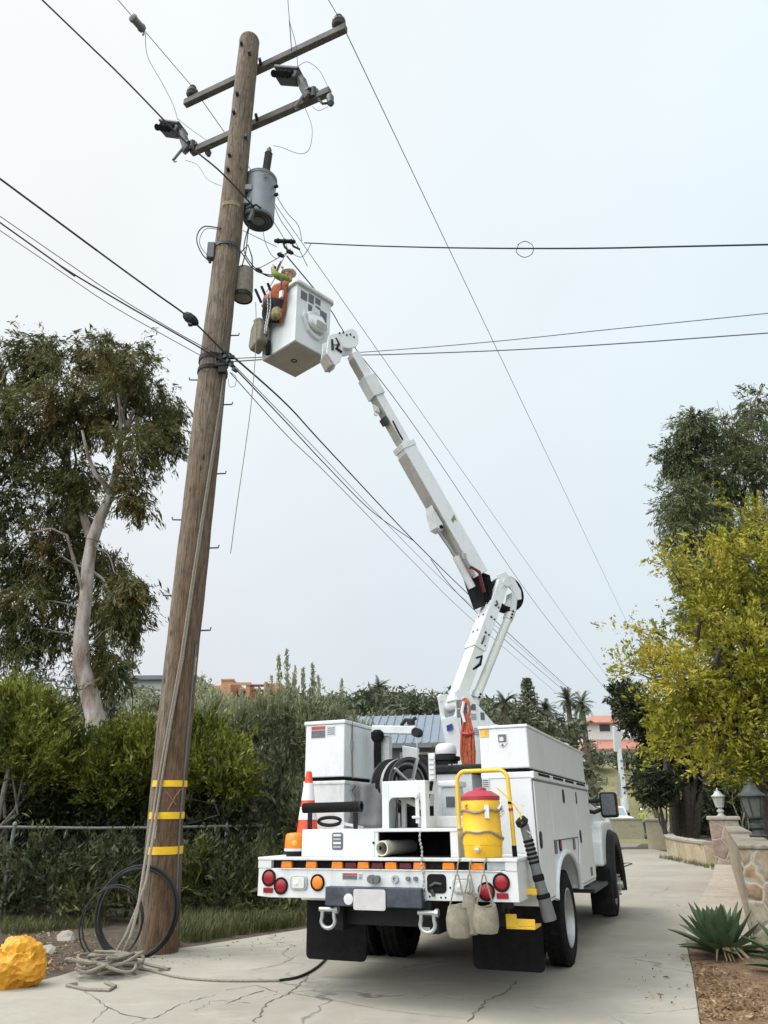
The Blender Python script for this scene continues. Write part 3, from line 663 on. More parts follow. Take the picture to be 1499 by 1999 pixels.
# fern-like frond by the pillar
c = at(1440, 1545, 25); base = Vector((c.x, 25, bank_z(c.x, 25))); t = tree('feathery_shrub', 'light green feathery shrub between the two lanterns', 'shrub', base)
l = [lobe(1440, 1535, 25, 24, 6), lobe(1462, 1548, 25, 18, 6), lobe(1425, 1530, 25, 10, 4)]
foliage('foliage', t, M['l_green'], l, 90, 18, .11, .16, .03, shell=.2, base=base)
b = MB(); limbs(b, base, [x[0] for x in l], .03, .008); rel(b, base).build('stem', M['twig'], t, smooth=True)

# ---- bushes on the left, behind the chain-link fence
def bush(label, lobs, mat, ncl, per, spread, ln, wd, up=.35, shell=.35, name='shrub', stems=True, extra=None, flat=1., spray=(.34, .8), spires=(), stem_m='bark'):
    cx = sum(l[0].x for l in lobs)/len(lobs); cy = sum(l[0].y for l in lobs)/len(lobs); base = Vector((cx, cy, TZ(cx, cy)))
    t = tree(name, label, 'shrub', base)
    foliage('foliage', t, mat, lobs, ncl, per, spread, ln, wd, up=up*.4, shell=shell, base=base, zmin=base.z, spray=spray)
    if spires:
        P = []; D = []; b = MB()
        for u, v0, v1, w in spires:
            Yq = 17.4+random.uniform(-.4, .4); lean = random.uniform(-6, 6); b.tube([at(u-lean, v1, Yq)-base, at(u, (v0+v1)/2, Yq)-base, at(u+lean*.3, v0+3, Yq)-base], .010, 5, .003)
            for k in range(int((v1-v0)*2.3)):
                q = random.random(); p = at(u+lean*(.3-1.3*q)+random.gauss(0, w*.42)*(.25+.9*q), v0+(v1-v0)*q, Yq+random.gauss(0, .10)); P.append(tuple(p)); D.append((random.gauss(0, .4), random.gauss(0, .4), 1.))
        V, Q = leaf_quads(np.array(P), .10, .026, dirs=np.array(D)); np_mesh('shoot_leaf', V-np.array(tuple(base)), Q, mat, t); b.build('shoot', M['twig'], t, smooth=True)
    b = MB(); limbs(b, base, [l[0] for l in lobs], .045, .01, .25)
    if extra: extra(b)
    rel(b, base).build('stem', M[stem_m], t, smooth=True); return t
def L(u, v, Y, ru, rv, w=None): return lobe(u, v, Y+random.uniform(-.4, .4), ru, rv, None, w)
bush('bright green bush at the far left with a pale leaning stem', [L(20, 1395, 14.6, 60, 50), L(85, 1412, 14.6, 42, 36), L(20, 1450, 14.4, 50, 50), L(70, 1480, 14.6, 45, 50), L(-50, 1440, 14.6, 60, 90)], M['l_green'], 1050, 26, .07, .095, .026, extra=lambda b: b.tube([at(-4, 1600, 14.3), at(8, 1540, 14.2), at(22, 1480, 14.2), at(36, 1425, 14.3)], .05, 8, .03), stem_m='twig')
bush('bright green bush in front of the pale eucalyptus trunk', [L(130, 1475, 15.2, 45, 40), L(190, 1490, 15.2, 50, 38), L(240, 1458, 15.2, 42, 38), L(285, 1470, 15.2, 33, 45), L(150, 1510, 14.9, 50, 45), L(220, 1520, 14.9, 55, 50), L(270, 1530, 14.9, 35, 55)], M['l_green'], 1450, 26, .07, .095, .026)
bush('bright green bush just right of the utility pole', [L(400, 1455, 15.0, 30, 40), L(440, 1490, 15.0, 36, 32), L(400, 1500, 14.8, 35, 40), L(455, 1520, 14.9, 35, 35)], M['l_green'], 800, 26, .07, .095, .026)
def branch(b):
    b.tube([at(490, 1560, 15.2), at(478, 1535, 14.9), at(445, 1510, 14.6), at(425, 1495, 14.5), at(410, 1480, 14.4)], .08, 8, .055)
    b.tube([at(505, 1680, 15.4), at(500, 1600, 15.3), at(490, 1560, 15.2)], .09, 8, .08)
OL = [(420, 1370, 60, 45), (380, 1350, 35, 40), (480, 1380, 60, 40), (550, 1360, 60, 50), (610, 1370, 55, 45), (650, 1390, 40, 35), (520, 1440, 70, 50), (590, 1450, 60, 55), (640, 1450, 45, 50), (480, 1520, 55, 50), (550, 1530, 60, 55), (600, 1560, 50, 55), (520, 1610, 60, 50), (580, 1640, 45, 45), (540, 1690, 70, 50), (480, 1640, 45, 45), (700, 1400, 35, 25)]
bush('large olive grey bush filling the space left of the truck', [L(u, v+(48 if v < 1460 else 20), 17.6, ru, rv*.85) for u, v, ru, rv in OL],
     M['l_olive'], 3300, 27, .085, .095, .023, up=.7, extra=branch, shell=.2, spray=(.36, 1.1), spires=((545, 1278, 1400, 13), (560, 1268, 1400, 10), (575, 1300, 1400, 9), (592, 1305, 1400, 11), (610, 1295, 1410, 10), (622, 1320, 1420, 9), (666, 1325, 1430, 9), (530, 1320, 1400, 9), (505, 1345, 1420, 9), (640, 1375, 1440, 9), (690, 1390, 1450, 8), (470, 1350, 1430, 8)))
# tall shrub behind and hillside cover
bush('dark leaved hedge standing in for shade under the bright bushes along the fence', [L(u, v, 15.3+(u % 70)*.008, 55, 45) for u in (-40, 30, 100, 170, 240, 310, 380, 450) for v in (1560, 1630, 1700, 1745)], M['l_dark'], 3400, 20, .16, .10, .034, up=.2)  # dark leaves added in place of the bushes' own shaded lower parts
bush('rough weedy growth tangled in the fence left of the pole', [L(u, v, 12.7+(u % 50)*.012, 42, 26) for u in (-20, 50, 110, 165, 225, 275) for v in (1675, 1725, 1760)], M['l_weed'], 420, 16, .09, .10, .026, spray=(.3, .7))
bush('rough weedy growth tangled in the fence right of the pole', [L(u, v, 13.3, 40, 26) for u in (385, 440, 495, 545) for v in (1680, 1730, 1760)], M['l_weed'], 330, 16, .09, .10, .026, spray=(.3, .7))
bush('spiky green weed growing beside the fence post right of the pole', [L(395, 1690, 13.2, 16, 18), L(380, 1720, 13.0, 20, 18)], M['l_green'], 46, 14, .09, .2, .022, up=.6)

# ---- far vegetation
def fartree(label, cu, cv, Yy, ru, rv, mat='l_far', n=7, ln=.5, dens_=1., name='background_tree', grp=None, trunk=True):
    c = at(cu, cv, Yy); base = Vector((c.x, Yy, TZ(c.x, Yy))); t = tree(name, label, 'tree', base, grp)
    l = [lobe(cu+random.uniform(-.6, .6)*ru, cv+random.uniform(-.55, .6)*rv, Yy+random.uniform(-1, 1)*2, ru*.5, rv*.5) for _ in range(n)]
    k = (c-CAM).length/F; area = ru*rv*k*k; H_ = c.z-base.z
    if H_ > rv*k*1.3:
        l += [(Vector((c.x+random.uniform(-.6, .6)*ru*k, Yy+random.uniform(-1, 1), base.z+H_*q)), (ru*k*.55, ru*k*.5, H_*.2), ru*rv*k*k*.25) for q in (.15, .3, .45, .6, .75)]; area += ru*k*H_*.6
    foliage('crown', t, M[mat], l, int(area*1.9*dens_)+30, 18, ln*.9, ln, ln*.3, shell=.2, base=base)
    b = MB(); rt_ = min(.22, .09*ru*k); b.tube([base, Vector((c.x, Yy, (base.z+c.z)/2)), c], rt_, 7, rt_*.4); limbs(b, Vector((c.x, Yy, (base.z+c.z)/2)), [x[0] for x in l], rt_*.4, rt_*.1)
    rel(b, base).build('trunk', M['bark'], t, smooth=True); return t
FT = [('round grey green tree left of the far palm above the metal roof', 710, 1370, 62, 22, 24), ('dark green tree under the tall palm beyond the metal roof', 755, 1375, 64, 34, 28), ('wide dark tree row end left of the boom base', 800, 1380, 66, 45, 26),
      ('low pale green shrub tree just above the metal roof ridge', 770, 1412, 50, 60, 12), ('dark green tree hidden behind the boom turret', 850, 1385, 66, 30, 26), ('grey green tree right of the boom below the first palm crown', 950, 1400, 66, 38, 32), ('grey green tree below the norfolk pine', 1010, 1415, 64, 45, 30),
      ('dark bushy tree above the front of the right tool box', 1070, 1425, 62, 38, 34), ('round dark tree beside the white house with red roof', 1125, 1435, 60, 34, 44), ('olive bush in front of the white house wall', 1160, 1476, 90, 26, 18), ('dark bush at the top of the grassy slope behind the far boom', 1222, 1474, 92, 34, 20), ('grey bush at the right end of the grassy slope', 1262, 1480, 88, 24, 22)]
for lab, u, v, Yy, ru, rv in FT: fartree(lab, u, v, Yy, ru, rv)
for lab, u, v, Yy, ru, rv in (('hazy pale tree behind the eucalyptus at the far left edge', 60, 1330, 44, 75, 40), ('hazy pale tree top right of the eucalyptus trunk', 225, 1325, 46, 48, 48), ('hazy grey tree behind the pale trunk', 150, 1335, 48, 55, 55)): fartree(lab, u, v, Yy, ru, rv, 'l_haze', ln=.32, dens_=1.7)
for lab, u, v, Yy, ru, rv in (('grey olive tree between the hazy pale trees and the utility pole', 275, 1370, 34, 60, 30), ('olive tree on the slope left of the trunk', 110, 1400, 30, 80, 40), ('olive tree in front of the terracotta house left corner', 405, 1345, 40, 30, 22), ('olive tree below the terracotta house windows', 470, 1385, 38, 60, 25)): fartree(lab, u, v, Yy, ru, rv, 'l_olive', ln=.26, dens_=1.7)
fartree('small bright green shrub seen behind the deck of the truck', 868, 1480, 22, 14, 14, 'l_green', 5, .16, 2.5, 'garden_shrub')
fartree('tan green bush on the slope beside the truck mirror', 1160, 1518, 80, 24, 8, 'l_olive', 5, .3, 1.2)
fartree('tiny young tree behind the tan wall and far pillar', 1280, 1585, 52, 8, 7, 'l_olive', 4, .16, 2.5)

def palm(label, u, v, Yy, r_px, base_dz=None, grp=None, tilt=0):
    c = at(u, v, Yy); base = Vector((c.x, Yy, TZ(c.x, Yy))); k = (c-CAM).dot(FW)/F; r = r_px*k
    t = tree('palm_tree', label, 'tree', base, 'palms on the far hillside')
    rel(MB().tube([base, base.lerp(c, .5)+Vector((.1, 0, 0)), c], .34, 9, .26), base).build('trunk', M['palmtrunk'], t, smooth=True)
    V = []; Q = []
    for i in range(46):
        az = random.uniform(0, 2*math.pi); el = random.uniform(-.5, 1.35); Lf = r*random.uniform(.85, 1.15)
        d = Vector((math.cos(az)*math.cos(el), math.sin(az)*math.cos(el), math.sin(el))); p = c.copy(); side = d.cross(Vector((0, 0, 1))).normalized(); dd = d.copy()
        for s in range(12):
            dd = (dd+Vector((0, 0, -.11))).normalized(); q = p+dd*Lf/12; wl_ = Lf*.17*(1-abs(s/12-.4)*1.1)
            for sd_ in (-1, 1):
                for h in (.25, .75):
                    a = p.lerp(q, h); tip = a+side*sd_*wl_+dd*wl_*.6+Vector((0, 0, -wl_*.35)); o_ = len(V); w_ = dd*Lf*.018
                    V += [a-w_-base, a+w_-base, tip+w_*.3-base, tip-w_*.3-base]; Q.append((o_, o_+1, o_+2, o_+3))
            p = q
    np_mesh('crown', [tuple(x) for x in V], Q, M['l_palm'], t)
palm('tall palm with ragged crown above the trees left of the boom', 740, 1342, 68, 28)
palm('palm with wide crown just right of the lower boom', 985, 1372, 72, 34)
palm('short palm between the norfolk pine and the twin palms', 1066, 1385, 72, 28)
palm('left one of the twin palms near the red roofed house', 1108, 1368, 76, 30)
palm('right one of the twin palms near the red roofed house', 1135, 1375, 74, 30)
# norfolk pine
Yy = 80; c = at(1028, 1325, Yy); base = Vector((c.x, Yy, TZ(c.x, Yy))); t = tree('norfolk_pine', 'narrow norfolk pine with tiered branches on the far hill', 'tree', base)
H = c.z-base.z; b = MB().tube([base, c], .3, 8, .05); P = []; D = []
for k in range(26):
    z = c.z-.15-k*.36; rr = .35+k*.115
    for j in range(9):
        az = j*2*math.pi/9+k*.35; d = Vector((math.cos(az), math.sin(az), .12+.3*(1-k/26)))
        b.tube([Vector((c.x, Yy, z)), Vector((c.x, Yy, z))+d*rr], .03, 4, .01)
        for s in range(int(10+rr*9)):
            f_ = random.uniform(.25, 1); p = Vector((c.x, Yy, z))+d*rr*f_; P.append((p.x+random.gauss(0, .10), p.y+random.gauss(0, .10), p.z+random.gauss(0, .06)))
rel(b, base).build('trunk', M['bark'], t); V, Q = leaf_quads(np.array(P), .3, .11, up=.3); np_mesh('crown', V-np.array(tuple(base)), Q, M['l_far'], t)
# low scrub on the hillsides: a mass nobody could count
P = []
for i in range(420):
    x = random.uniform(-70, 70); y = random.uniform(80, 170); z = TZ(x, y)
    if abs(x-26) < 16 and y < 112: continue
    P.append((Vector((x, y, z+.4)), (random.uniform(1.5, 4), 2.5, random.uniform(.8, 2.4)), 1))
foliage('hillside_scrub', None, M['l_far'], P, 5200, 14, .8, .7, .26, shell=.2)[0]['kind'] = 'stuff'
P = []
for i in range(150):
    x = random.uniform(-30, -3); y = random.uniform(21, 60)
    if x-.30*y+4 > -4: continue
    P.append((Vector((x, y, TZ(x, y)+.3)), (1.6, 1.6, random.uniform(.5, 1.3)), 1))
foliage('slope_scrub', None, M['l_olive'], P, 3600, 14, .4, .3, .09, shell=.2)[0]['kind'] = 'stuff'

# ------------------------------------------------------------------ houses
def yawm(p, a): return Matrix.Translation(Vector(p)) @ Matrix.Rotation(a, 4, 'Z')
def hip(b, x0, x1, y0, y1, z0, z1, ov=.5, ridge=.35):
    x0 -= ov; x1 += ov; y0 -= ov; y1 += ov; cy = (y0+y1)/2; rx = (x1-x0)*ridge*.5; cx = (x0+x1)/2
    b.add([(x0, y0, z0), (x1, y0, z0), (x1, y1, z0), (x0, y1, z0), (cx-rx, cy, z1), (cx+rx, cy, z1), (x0, y0, z0-.18), (x1, y0, z0-.18), (x1, y1, z0-.18), (x0, y1, z0-.18)],
          [(0, 1, 5, 4), (1, 2, 5), (2, 3, 4, 5), (3, 0, 4), (6, 9, 8, 7), (0, 6, 7, 1), (1, 7, 8, 2), (2, 8, 9, 3), (3, 9, 6, 0)])
def win(parent, x, y, z, w, h, m='glass', fm='whitewall'):
    f = MB(); f.box((x-w/2-.1, y-.06, z-.1), (x-w/2, y, z+h+.1)); f.box((x+w/2, y-.06, z-.1), (x+w/2+.1, y, z+h+.1)); f.box((x-w/2, y-.06, z+h), (x+w/2, y, z+h+.1)); f.box((x-w/2, y-.08, z-.1), (x+w/2, y, z))
    o = f.build('window', M[fm], parent); MB().box((x-w/2, y-.03, z), (x+w/2, y-.004, z+h)).build('pane', M[m], o)
# white house with red roofs on the far hill
Yy = 106; c = at(1180, 1480, Yy); g = TZ(c.x, Yy); t = empty('house', Vector((c.x, Yy, g)), 'white house with two red tiled roofs on the hill behind the far boom', 'house')
s = 106*1.09/F
def hz(v): return at(1180, v, Yy).z-g
MB().box((-2.6, 0, -3), (9, 9, hz(1462))).box((-2.0, 2.5, hz(1462)), (7.5, 9, hz(1407))).build('wall', M['whitewall'], t)
b = MB(); hip(b, -2.6, 9, 0, 9, hz(1462), hz(1428), .7, .5); b.build('roof', M['redroof'], t)
b = MB(); hip(b, -2.0, 7.5, 2.5, 9, hz(1407), hz(1388), .8, .4); b.build('roof', M['redroof'], t)
win(t, 1.2, 2.5, hz(1425), 1.5, 1.0); win(t, 4.6, 2.5, hz(1425), 1.5, 1.0); win(t, 1.0, 0, hz(1490), 1.6, 1.1)
# terracotta house
Yy = 62; c = at(475, 1345, Yy); g = TZ(c.x, Yy); t = empty('house', Vector((c.x, Yy, g)), 'terracotta coloured house with parapet and open pergola on the left hill', 'house')
def tx(u): return at(u, 1345, Yy).x-c.x
def tz(v): return at(475, v, Yy).z-g
MB().box((tx(380), 2, tz(1450)), (tx(424), 8, tz(1330))).box((tx(424), 1.2, tz(1450)), (tx(450), 8, tz(1322))).box((tx(450), 2.6, tz(1450)), (tx(486), 8, tz(1334))).box((tx(424), 0, tz(1450)), (tx(560), 8, tz(1372))) \
    .box((tx(443), .4, tz(1372)), (tx(449), 1.2, tz(1334))).box((tx(478), .4, tz(1372)), (tx(486), 2.6, tz(1331))).box((tx(513), .4, tz(1372)), (tx(519), 2.6, tz(1329))).box((tx(519), 1.2, tz(1372)), (tx(545), 8, tz(1329))).build('wall', M['terra'], t, bevel=.06)
MB().box((tx(424)-.1, -.25, tz(1372)), (tx(560), .1, tz(1367))).box((tx(424), 1.1, tz(1324)), (tx(451), 1.2, tz(1321))).box((tx(449), .3, tz(1336)), (tx(488), .5, tz(1331))).build('trim', M['terra'], t)
b = MB(); [b.box((tx(486), .7+i*.9, tz(v)), (tx(513), .9+i*.9, tz(v)+.18)) for i, v in enumerate((1338, 1345))]; b.build('pergola_beam', M['terradark'], t)
win(t, tx(465), 2.6, tz(1366), 1.1, 1.0, fm='terradark')
# pale house left of the pole
Yy = 52; c = at(285, 1335, Yy); g = TZ(c.x, Yy); t = empty('house', Vector((c.x, Yy, g)), 'pale grey house with flat roof edge showing just left of the utility pole', 'house')
zz = at(285, 1328, Yy).z-g
MB().box((-1.2, 0, 0), (3.2, 7, zz)).box((-1.6, .8, 0), (-1.2, 7, zz-.7)).build('wall', M['palewall'], t)
MB().box((-1.5, -.4, zz), (3.5, 7.3, zz+.28)).build('roof', M['housegrey'], t); MB().box((.9, 1, zz+.28), (1.3, 1.4, zz+.55)).build('chimney', M['palewall'], t)
# grey house with metal roof behind the truck
Yy = 33; c = at(785, 1470, Yy); g = gz(Yy); t = empty('house', yawm((c.x, Yy, g), -.12), 'grey house with ribbed blue grey metal roof behind the truck', 'house')
zr = at(785, 1400, Yy+3).z-g; ze = at(785, 1445, Yy).z-g
x0, x1 = -2.6, 3.0
MB().box((x0, 0, 0), (x1, 6, ze-.02)).add([(x0, 0, ze-.02), (x0, 6, ze-.02), (x0, 3, zr-.1), (x1, 0, ze-.02), (x1, 6, ze-.02), (x1, 3, zr-.1)], [(0, 1, 2), (3, 5, 4), (0, 2, 5, 3), (1, 4, 5, 2)]).build('wall', M['housegrey'], t)
b = MB(); X0, X1 = x0-.5, x1+.35
sl = (zr-ze)/3
for sgn in (1, -1):
    f_ = lambda y: (3-sgn*(3-y), ze+sl*y)
    ye, yz = f_(-.6); yr, zr2 = f_(3)
    b.add([(X0, ye, yz), (X1, ye, yz), (X1, yr, zr2), (X0, yr, zr2), (X0, ye, yz+.07), (X1, ye, yz+.07), (X1, yr, zr2+.07), (X0, yr, zr2+.07)], [(0, 1, 2, 3), (4, 5, 6, 7), (0, 1, 5, 4), (1, 2, 6, 5), (2, 3, 7, 6), (3, 0, 4, 7)])
    for i in range(19):
        xx = X0+.05+i*(X1-X0-.1)/18; b.beam((xx, ye, yz+.095), (xx, yr, zr2+.095), .06, .06)
b.build('roof', M['metalroof'], t)
MB().box((X0, -.66, ze+sl*-.6-.10), (X1, -.6, ze+sl*-.6+.09)).build('gutter', M['housegrey'], t)
win(t, .6, 0, ze-1.6, 1.2, 1.0)
MB().box((x0, -1.2, .9), (-.2, -1.1, 1.9)).build('porch_screen', M['whitewall'], t)

# ------------------------------------------------------------------ stone walls, pillars, lanterns on the right
A0 = wg(1479, 1874); A0 = Vector((A0.x, A0.y, 0)); A1 = wg(1427, 1691); A1 = A0.lerp(Vector((A1.x, A1.y, 0)), .95)
dW = (A1-A0).normalized(); nW = Vector((dW.y, -dW.x, 0)); LW = (A1-A0).length
def WP(s, o, z): p = A0+dW*s+nW*o; return (p.x, p.y, z)
ZT = 1.10
def wallmesh(b, s0, s1, o0, o1, z0, z1, n):
    vs = []; fs = []
    for i in range(n+1):
        s = s0+(s1-s0)*i/n; y = (A0+dW*s).y
        for o_, zz in ((o0, gz(y)+z0), (o1, gz(y)+z0), (o1, gz(y)*.92+z1), (o0, gz(y)*.92+z1)): vs.append(WP(s, o_, zz))
    for i in range(n): fs += [(4*i+k, 4*i+(k+1) % 4, 4*i+4+(k+1) % 4, 4*i+4+k) for k in range(4)]
    fs += [(0, 3, 2, 1), (4*n, 4*n+1, 4*n+2, 4*n+3)]; b.add(vs, fs)
t = empty('stone_wall', A0, 'tall flagstone faced wall with stone coping running back from the agave', 'wall')
b = MB(); wallmesh(b, 0, LW, 0, .42, -.2, ZT, 14); wallmesh(b, 0, .42, .42, 3.2, -.2, ZT, 1); rel(b, A0).build('facing', M['stone'], t, bevel=.012)
b = MB(); wallmesh(b, -.02, LW, -.012, .435, ZT+.001, ZT+.04, 14); wallmesh(b, -.012, .435, .436, 3.25, ZT+.001, ZT+.04, 1); rel(b, A0).build('coping', M['coping'], t, bevel=.012)

def pillar(name, lab, p, w, h, m, capm=True, rot=.4):
    t = empty(name, yawm((p.x, p.y, p.z-.1), -rot), lab, 'pillar')
    MB().box((-w/2, -w/2, 0), (w/2, w/2, h+.1)).build('shaft', m, t, bevel=.015)
    MB().box((-w/2-.06, -w/2-.06, h+.101), (w/2+.06, w/2+.06, h+.20)).build('cap', M['concap'], t, bevel=.02); return t
q1 = wg(1427, 1692); q1.y += .1; q1.x = at(1427, 1692, q1.y).x; q1.z = gz(q1.y)
pillar('stone_pillar', 'pinkish stone gate pillar with flat pale cap under the smaller lantern', q1, .85, at(1420, 1600, q1.y).z-gz(q1.y), M['stonepink'])
q2 = wg(1287, 1658); q2.z = gz(q2.y)
pillar('stone_pillar', 'tan stone pillar at the left end of the low stone wall', q2, .9, at(1287, 1602, q2.y).z-gz(q2.y), M['tan'])
# low stone wall between the two pillars
a = Vector((q2.x+.5, q2.y-.2, 0)); c = Vector((q1.x-.45, q1.y+.25, 0)); d = (c-a).normalized(); n_ = Vector((-d.y, d.x, 0)); b = MB(); N = 26; vs = []; fs = []; cp = MB(); cv = []
for i in range(N+1):
    s = i/N; p = a.lerp(c, s)-n_*.0+Vector((-.9, 0, 0))*math.sin(math.pi*s)*.5
    for o_, zz in ((-.18, -.2), (.18, -.2), (.18, .62), (-.18, .62)): q = p+n_*o_; vs.append((q.x, q.y, gz(q.y)+zz))
    for o_, zz in ((-.22, .621), (.22, .621), (.22, .70), (-.22, .70)): q = p+n_*o_; cv.append((q.x, q.y, gz(q.y)+zz+random.uniform(-.012, .025)*(zz > .65)))
for i in range(N): fs += [(4*i+k, 4*i+(k+1) % 4, 4*i+4+(k+1) % 4, 4*i+4+k) for k in range(4)]
fs += [(0, 3, 2, 1), (4*N, 4*N+1, 4*N+2, 4*N+3)]
t = empty('low_stone_wall', (a.x, a.y, gz(a.y)), 'low yellowish stone retaining wall between the two gate pillars', 'wall')
o_ = (a.x, a.y, gz(a.y)); rel(b.add(vs, fs), o_).build('facing', M['stonelow'], t); rel(cp.add(cv, fs), o_).build('coping', M['concap'], t, bevel=.015)
# tan wall and far truck area
c = at(1226, 1615, 56); zt = at(1226, 1600, 56).z
t = empty('rendered_wall', (c.x, 56, gz(56)), 'plain tan rendered wall segment in front of the far white truck', 'wall')
MB().box((-1.15, 0, -.2), (1.05, .3, zt-gz(56))).build('face', M['tan'], t); MB().box((-1.2, -.06, zt-gz(56)+.001), (1.1, .36, zt-gz(56)+.09)).build('coping', M['concap'], t)
MB().box((.15, -.03, .85), (.45, -.002, 1.05)).build('house_number_plate', M['concap'], t)

def lantern(lab, p, H, mb, mg):
    t = empty('wall_lantern', yawm(p, .3), lab, 'lantern', 'lanterns on the stone wall'); k = H
    MB().lathe((0, 0, 0), (0, 0, 1), [(0, .15*k), (.03*k, .16*k), (.06*k, .10*k), (.12*k, .085*k), (.16*k, .13*k), (.21*k, .13*k), (.25*k, .07*k), (.29*k, .07*k), (.32*k, .145*k), (.345*k, .15*k)], 16).build('base', mb, t, smooth=True)
    MB().lathe((0, 0, .345*k), (0, 0, 1), [(0, .13*k), (.33*k, .205*k)], 6).build('glass', mg, t)
    b = MB()
    for i in range(6):
        a_ = math.pi*i/3; d = Vector((*(frame((0, 0, 1))[0]*math.cos(a_)+frame((0, 0, 1))[1]*math.sin(a_)),)); b.beam(d*.135*k+Vector((0, 0, .345*k)), d*.215*k+Vector((0, 0, .68*k)), .022*k, .022*k)
    b.build('cage', mb, t)
    MB().lathe((0, 0, .675*k), (0, 0, 1), [(0, .235*k), (.025*k, .255*k), (.045*k, .25*k), (.09*k, .17*k), (.16*k, .12*k), (.2*k, .10*k), (.215*k, .055*k), (.25*k, .05*k), (.26*k, .03*k), (.29*k, .035*k), (.325*k, .008*k)], 12).build('roof', mb, t, smooth=True); return t
pz = Vector(WP(2.0, .3, 0)); pp = at(1482, 1638, pz.y); pz = Vector((pp.x, pz.y, gz(pz.y)*.92+ZT+.075))
lantern('large dark patinated lantern standing on the near end of the tall stone wall', pz, (at(1482, 1520, pz.y).z-pz.z), M['lamp_iron'], M['lamp_glass'])
pz = Vector((q1.x-.05, q1.y, q1.z-.1+at(1420, 1600, q1.y).z-gz(q1.y)+.20)); lantern('small pale lantern on the cap of the far gate pillar', pz, at(1414, 1538, q1.y).z-pz.z, M['lamp_pale'], M['lamp_pale'])

# ------------------------------------------------------------------ chain-link fence
P0 = wg(-60, 1806); FP = [Vector((wg(u, v).x, wg(u, v).y, 0)) for u, v in ((8, 1800), (435, 1772))]
dF = (FP[1]-FP[0]).normalized(); 
def fp(u):  # where the fence line crosses the vertical plane through column u
    d = ray(u, 1700); n = Vector((-dF.y, dF.x, 0)); k = (FP[0]-CAM).dot(n)/d.dot(n); p = CAM+d*k; return Vector((p.x, p.y, TZ(p.x, p.y)))
S0, S1 = fp(-120), fp(508); HF = at(300, 1616, fp(300).y).z
t = empty('chain_link_fence', S0, 'rusty grey chain link fence with round top rail behind the pole', 'fence')
b = MB(); b.tube([Vector((p.x, p.y, at(u, v, p.y).z)) for u, v, p in ((-120, 1616, fp(-120)), (20, 1615, fp(20)), (160, 1617, fp(160)), (300, 1616, fp(300)), (420, 1613, fp(420)), (508, 1612, fp(508)))], .024, 8); rel(b, S0).build('top_rail', M['fence'], t, smooth=True)
for u in (14, 437):
    p = fp(u); z1 = at(u, 1614, p.y).z; b = MB(); b.cyl((p.x, p.y, p.z-.1), (p.x, p.y, z1+.03), .03, n=10); b.lathe((p.x, p.y, z1+.02), (0, 0, 1), [(0, .034), (.03, .034), (.05, .02), (.06, .004)], 10)
    rel(b, S0).build('post', M['fence'], t, smooth=True)
b = MB(); Ls = (S1-S0).length; dS = (S1-S0).normalized(); Hm = 1.12; nst = int(Ls/.075)
for i in range(-15, nst):
    for sg in (1, -1):
        s0 = i*.075; a_, z0_, c_, z1_ = (s0, 0, s0+Hm, Hm) if sg > 0 else (s0+Hm, 0, s0, Hm)
        if max(a_, c_) > Ls or min(a_, c_) < 0: continue
        z00 = S0.z+.03; pa = Vector((S0.x+dS.x*a_, S0.y+dS.y*a_, z00+z0_)); pc = Vector((S0.x+dS.x*c_, S0.y+dS.y*c_, z00+z1_)); b.beam(pa, pc, .0022, .0022)
rel(b, S0).build('wire_mesh', M['darkgrey'], t)

# ------------------------------------------------------------------ utility pole
PB = Vector((-2.735, 10.05, gz(10.05)))
PC = [(-.3, -2.735, .248), (0, -2.735, .244), (1.4, -2.79, .226), (3.3, -2.78, .226), (5.6, -2.742, .228), (8.2, -2.705, .226), (11.2, -2.632, .215), (15.55, -2.580, .196)]
def pax(z):
    for (z0, x0, r0), (z1, x1, r1) in zip(PC[:-1], PC[1:]):
        if z <= z1: k = (z-z0)/(z1-z0); return Vector((x0+(x1-x0)*k, 10.05, z)), r0+(r1-r0)*k
    return Vector((PC[-1][1], 10.05, z)), PC[-1][2]
t = empty('utility_pole', PB, 'tall weathered wooden utility pole with two crossarms and three yellow tapes', 'utility pole')
pole = t
b = MB(); zs = np.linspace(-.3, 15.55, 60); pts = []; rad = []
for z in zs: p, r = pax(z); pts.append(p-PB); rad.append(r*.985*(1+.012*math.sin(z*3.1)+.01*math.sin(z*7.7+1)))
b.tube(pts, .2, 28, radii=rad); topc, topr = pax(15.55); b.lathe(topc-PB, (0, 0, 1), [(-.01, topr), (.05, topr*.93), (.09, topr*.7), (.10, topr*.3)], 28)
b.build('shaft', M['pole'], t, smooth=True)
def zpole(v): return at(350, v, 10.05-.25).z
def band(v, h, m, name, lift=.006, a0=None, a1=None, dz=0):
    p, r = pax(zpole(v)); b = MB(); n = 40; aa0, aa1 = (0, 2*math.pi) if a0 is None else (a0, a1); vs = []; fs = []
    for i in range(n+1):
        a_ = aa0+(aa1-aa0)*i/n
        for rr, zz in ((r+lift, -h/2), (r+lift, h/2), (r-.01, h/2), (r-.01, -h/2)): vs.append((p.x-PB.x+math.cos(a_)*rr, p.y-PB.y+math.sin(a_)*rr, p.z-PB.z+zz+dz*math.sin(a_-aa0)))
    for i in range(n): fs += [(4*i+k, 4*i+(k+1) % 4, 4*i+4+(k+1) % 4, 4*i+4+k) for k in range(4)]
    b.add(vs, fs); return b.build(name, m, t, smooth=True)
for v, h in ((1529, .075), (1592, .08), (1661, .088)): band(v, h, M['tape'], 'yellow_tape', a0=-2.35, a1=.6, dz=0)
band(470, .06, M['darkgrey'], 'strap_band', .012); band(392, .085, M['ring'], 'painted_ring', .002, -2.3, -.7); band(690, .08, M['blackpaint'], 'strap_band', .012); band(712, .06, M['blackpaint'], 'strap_band', .012)
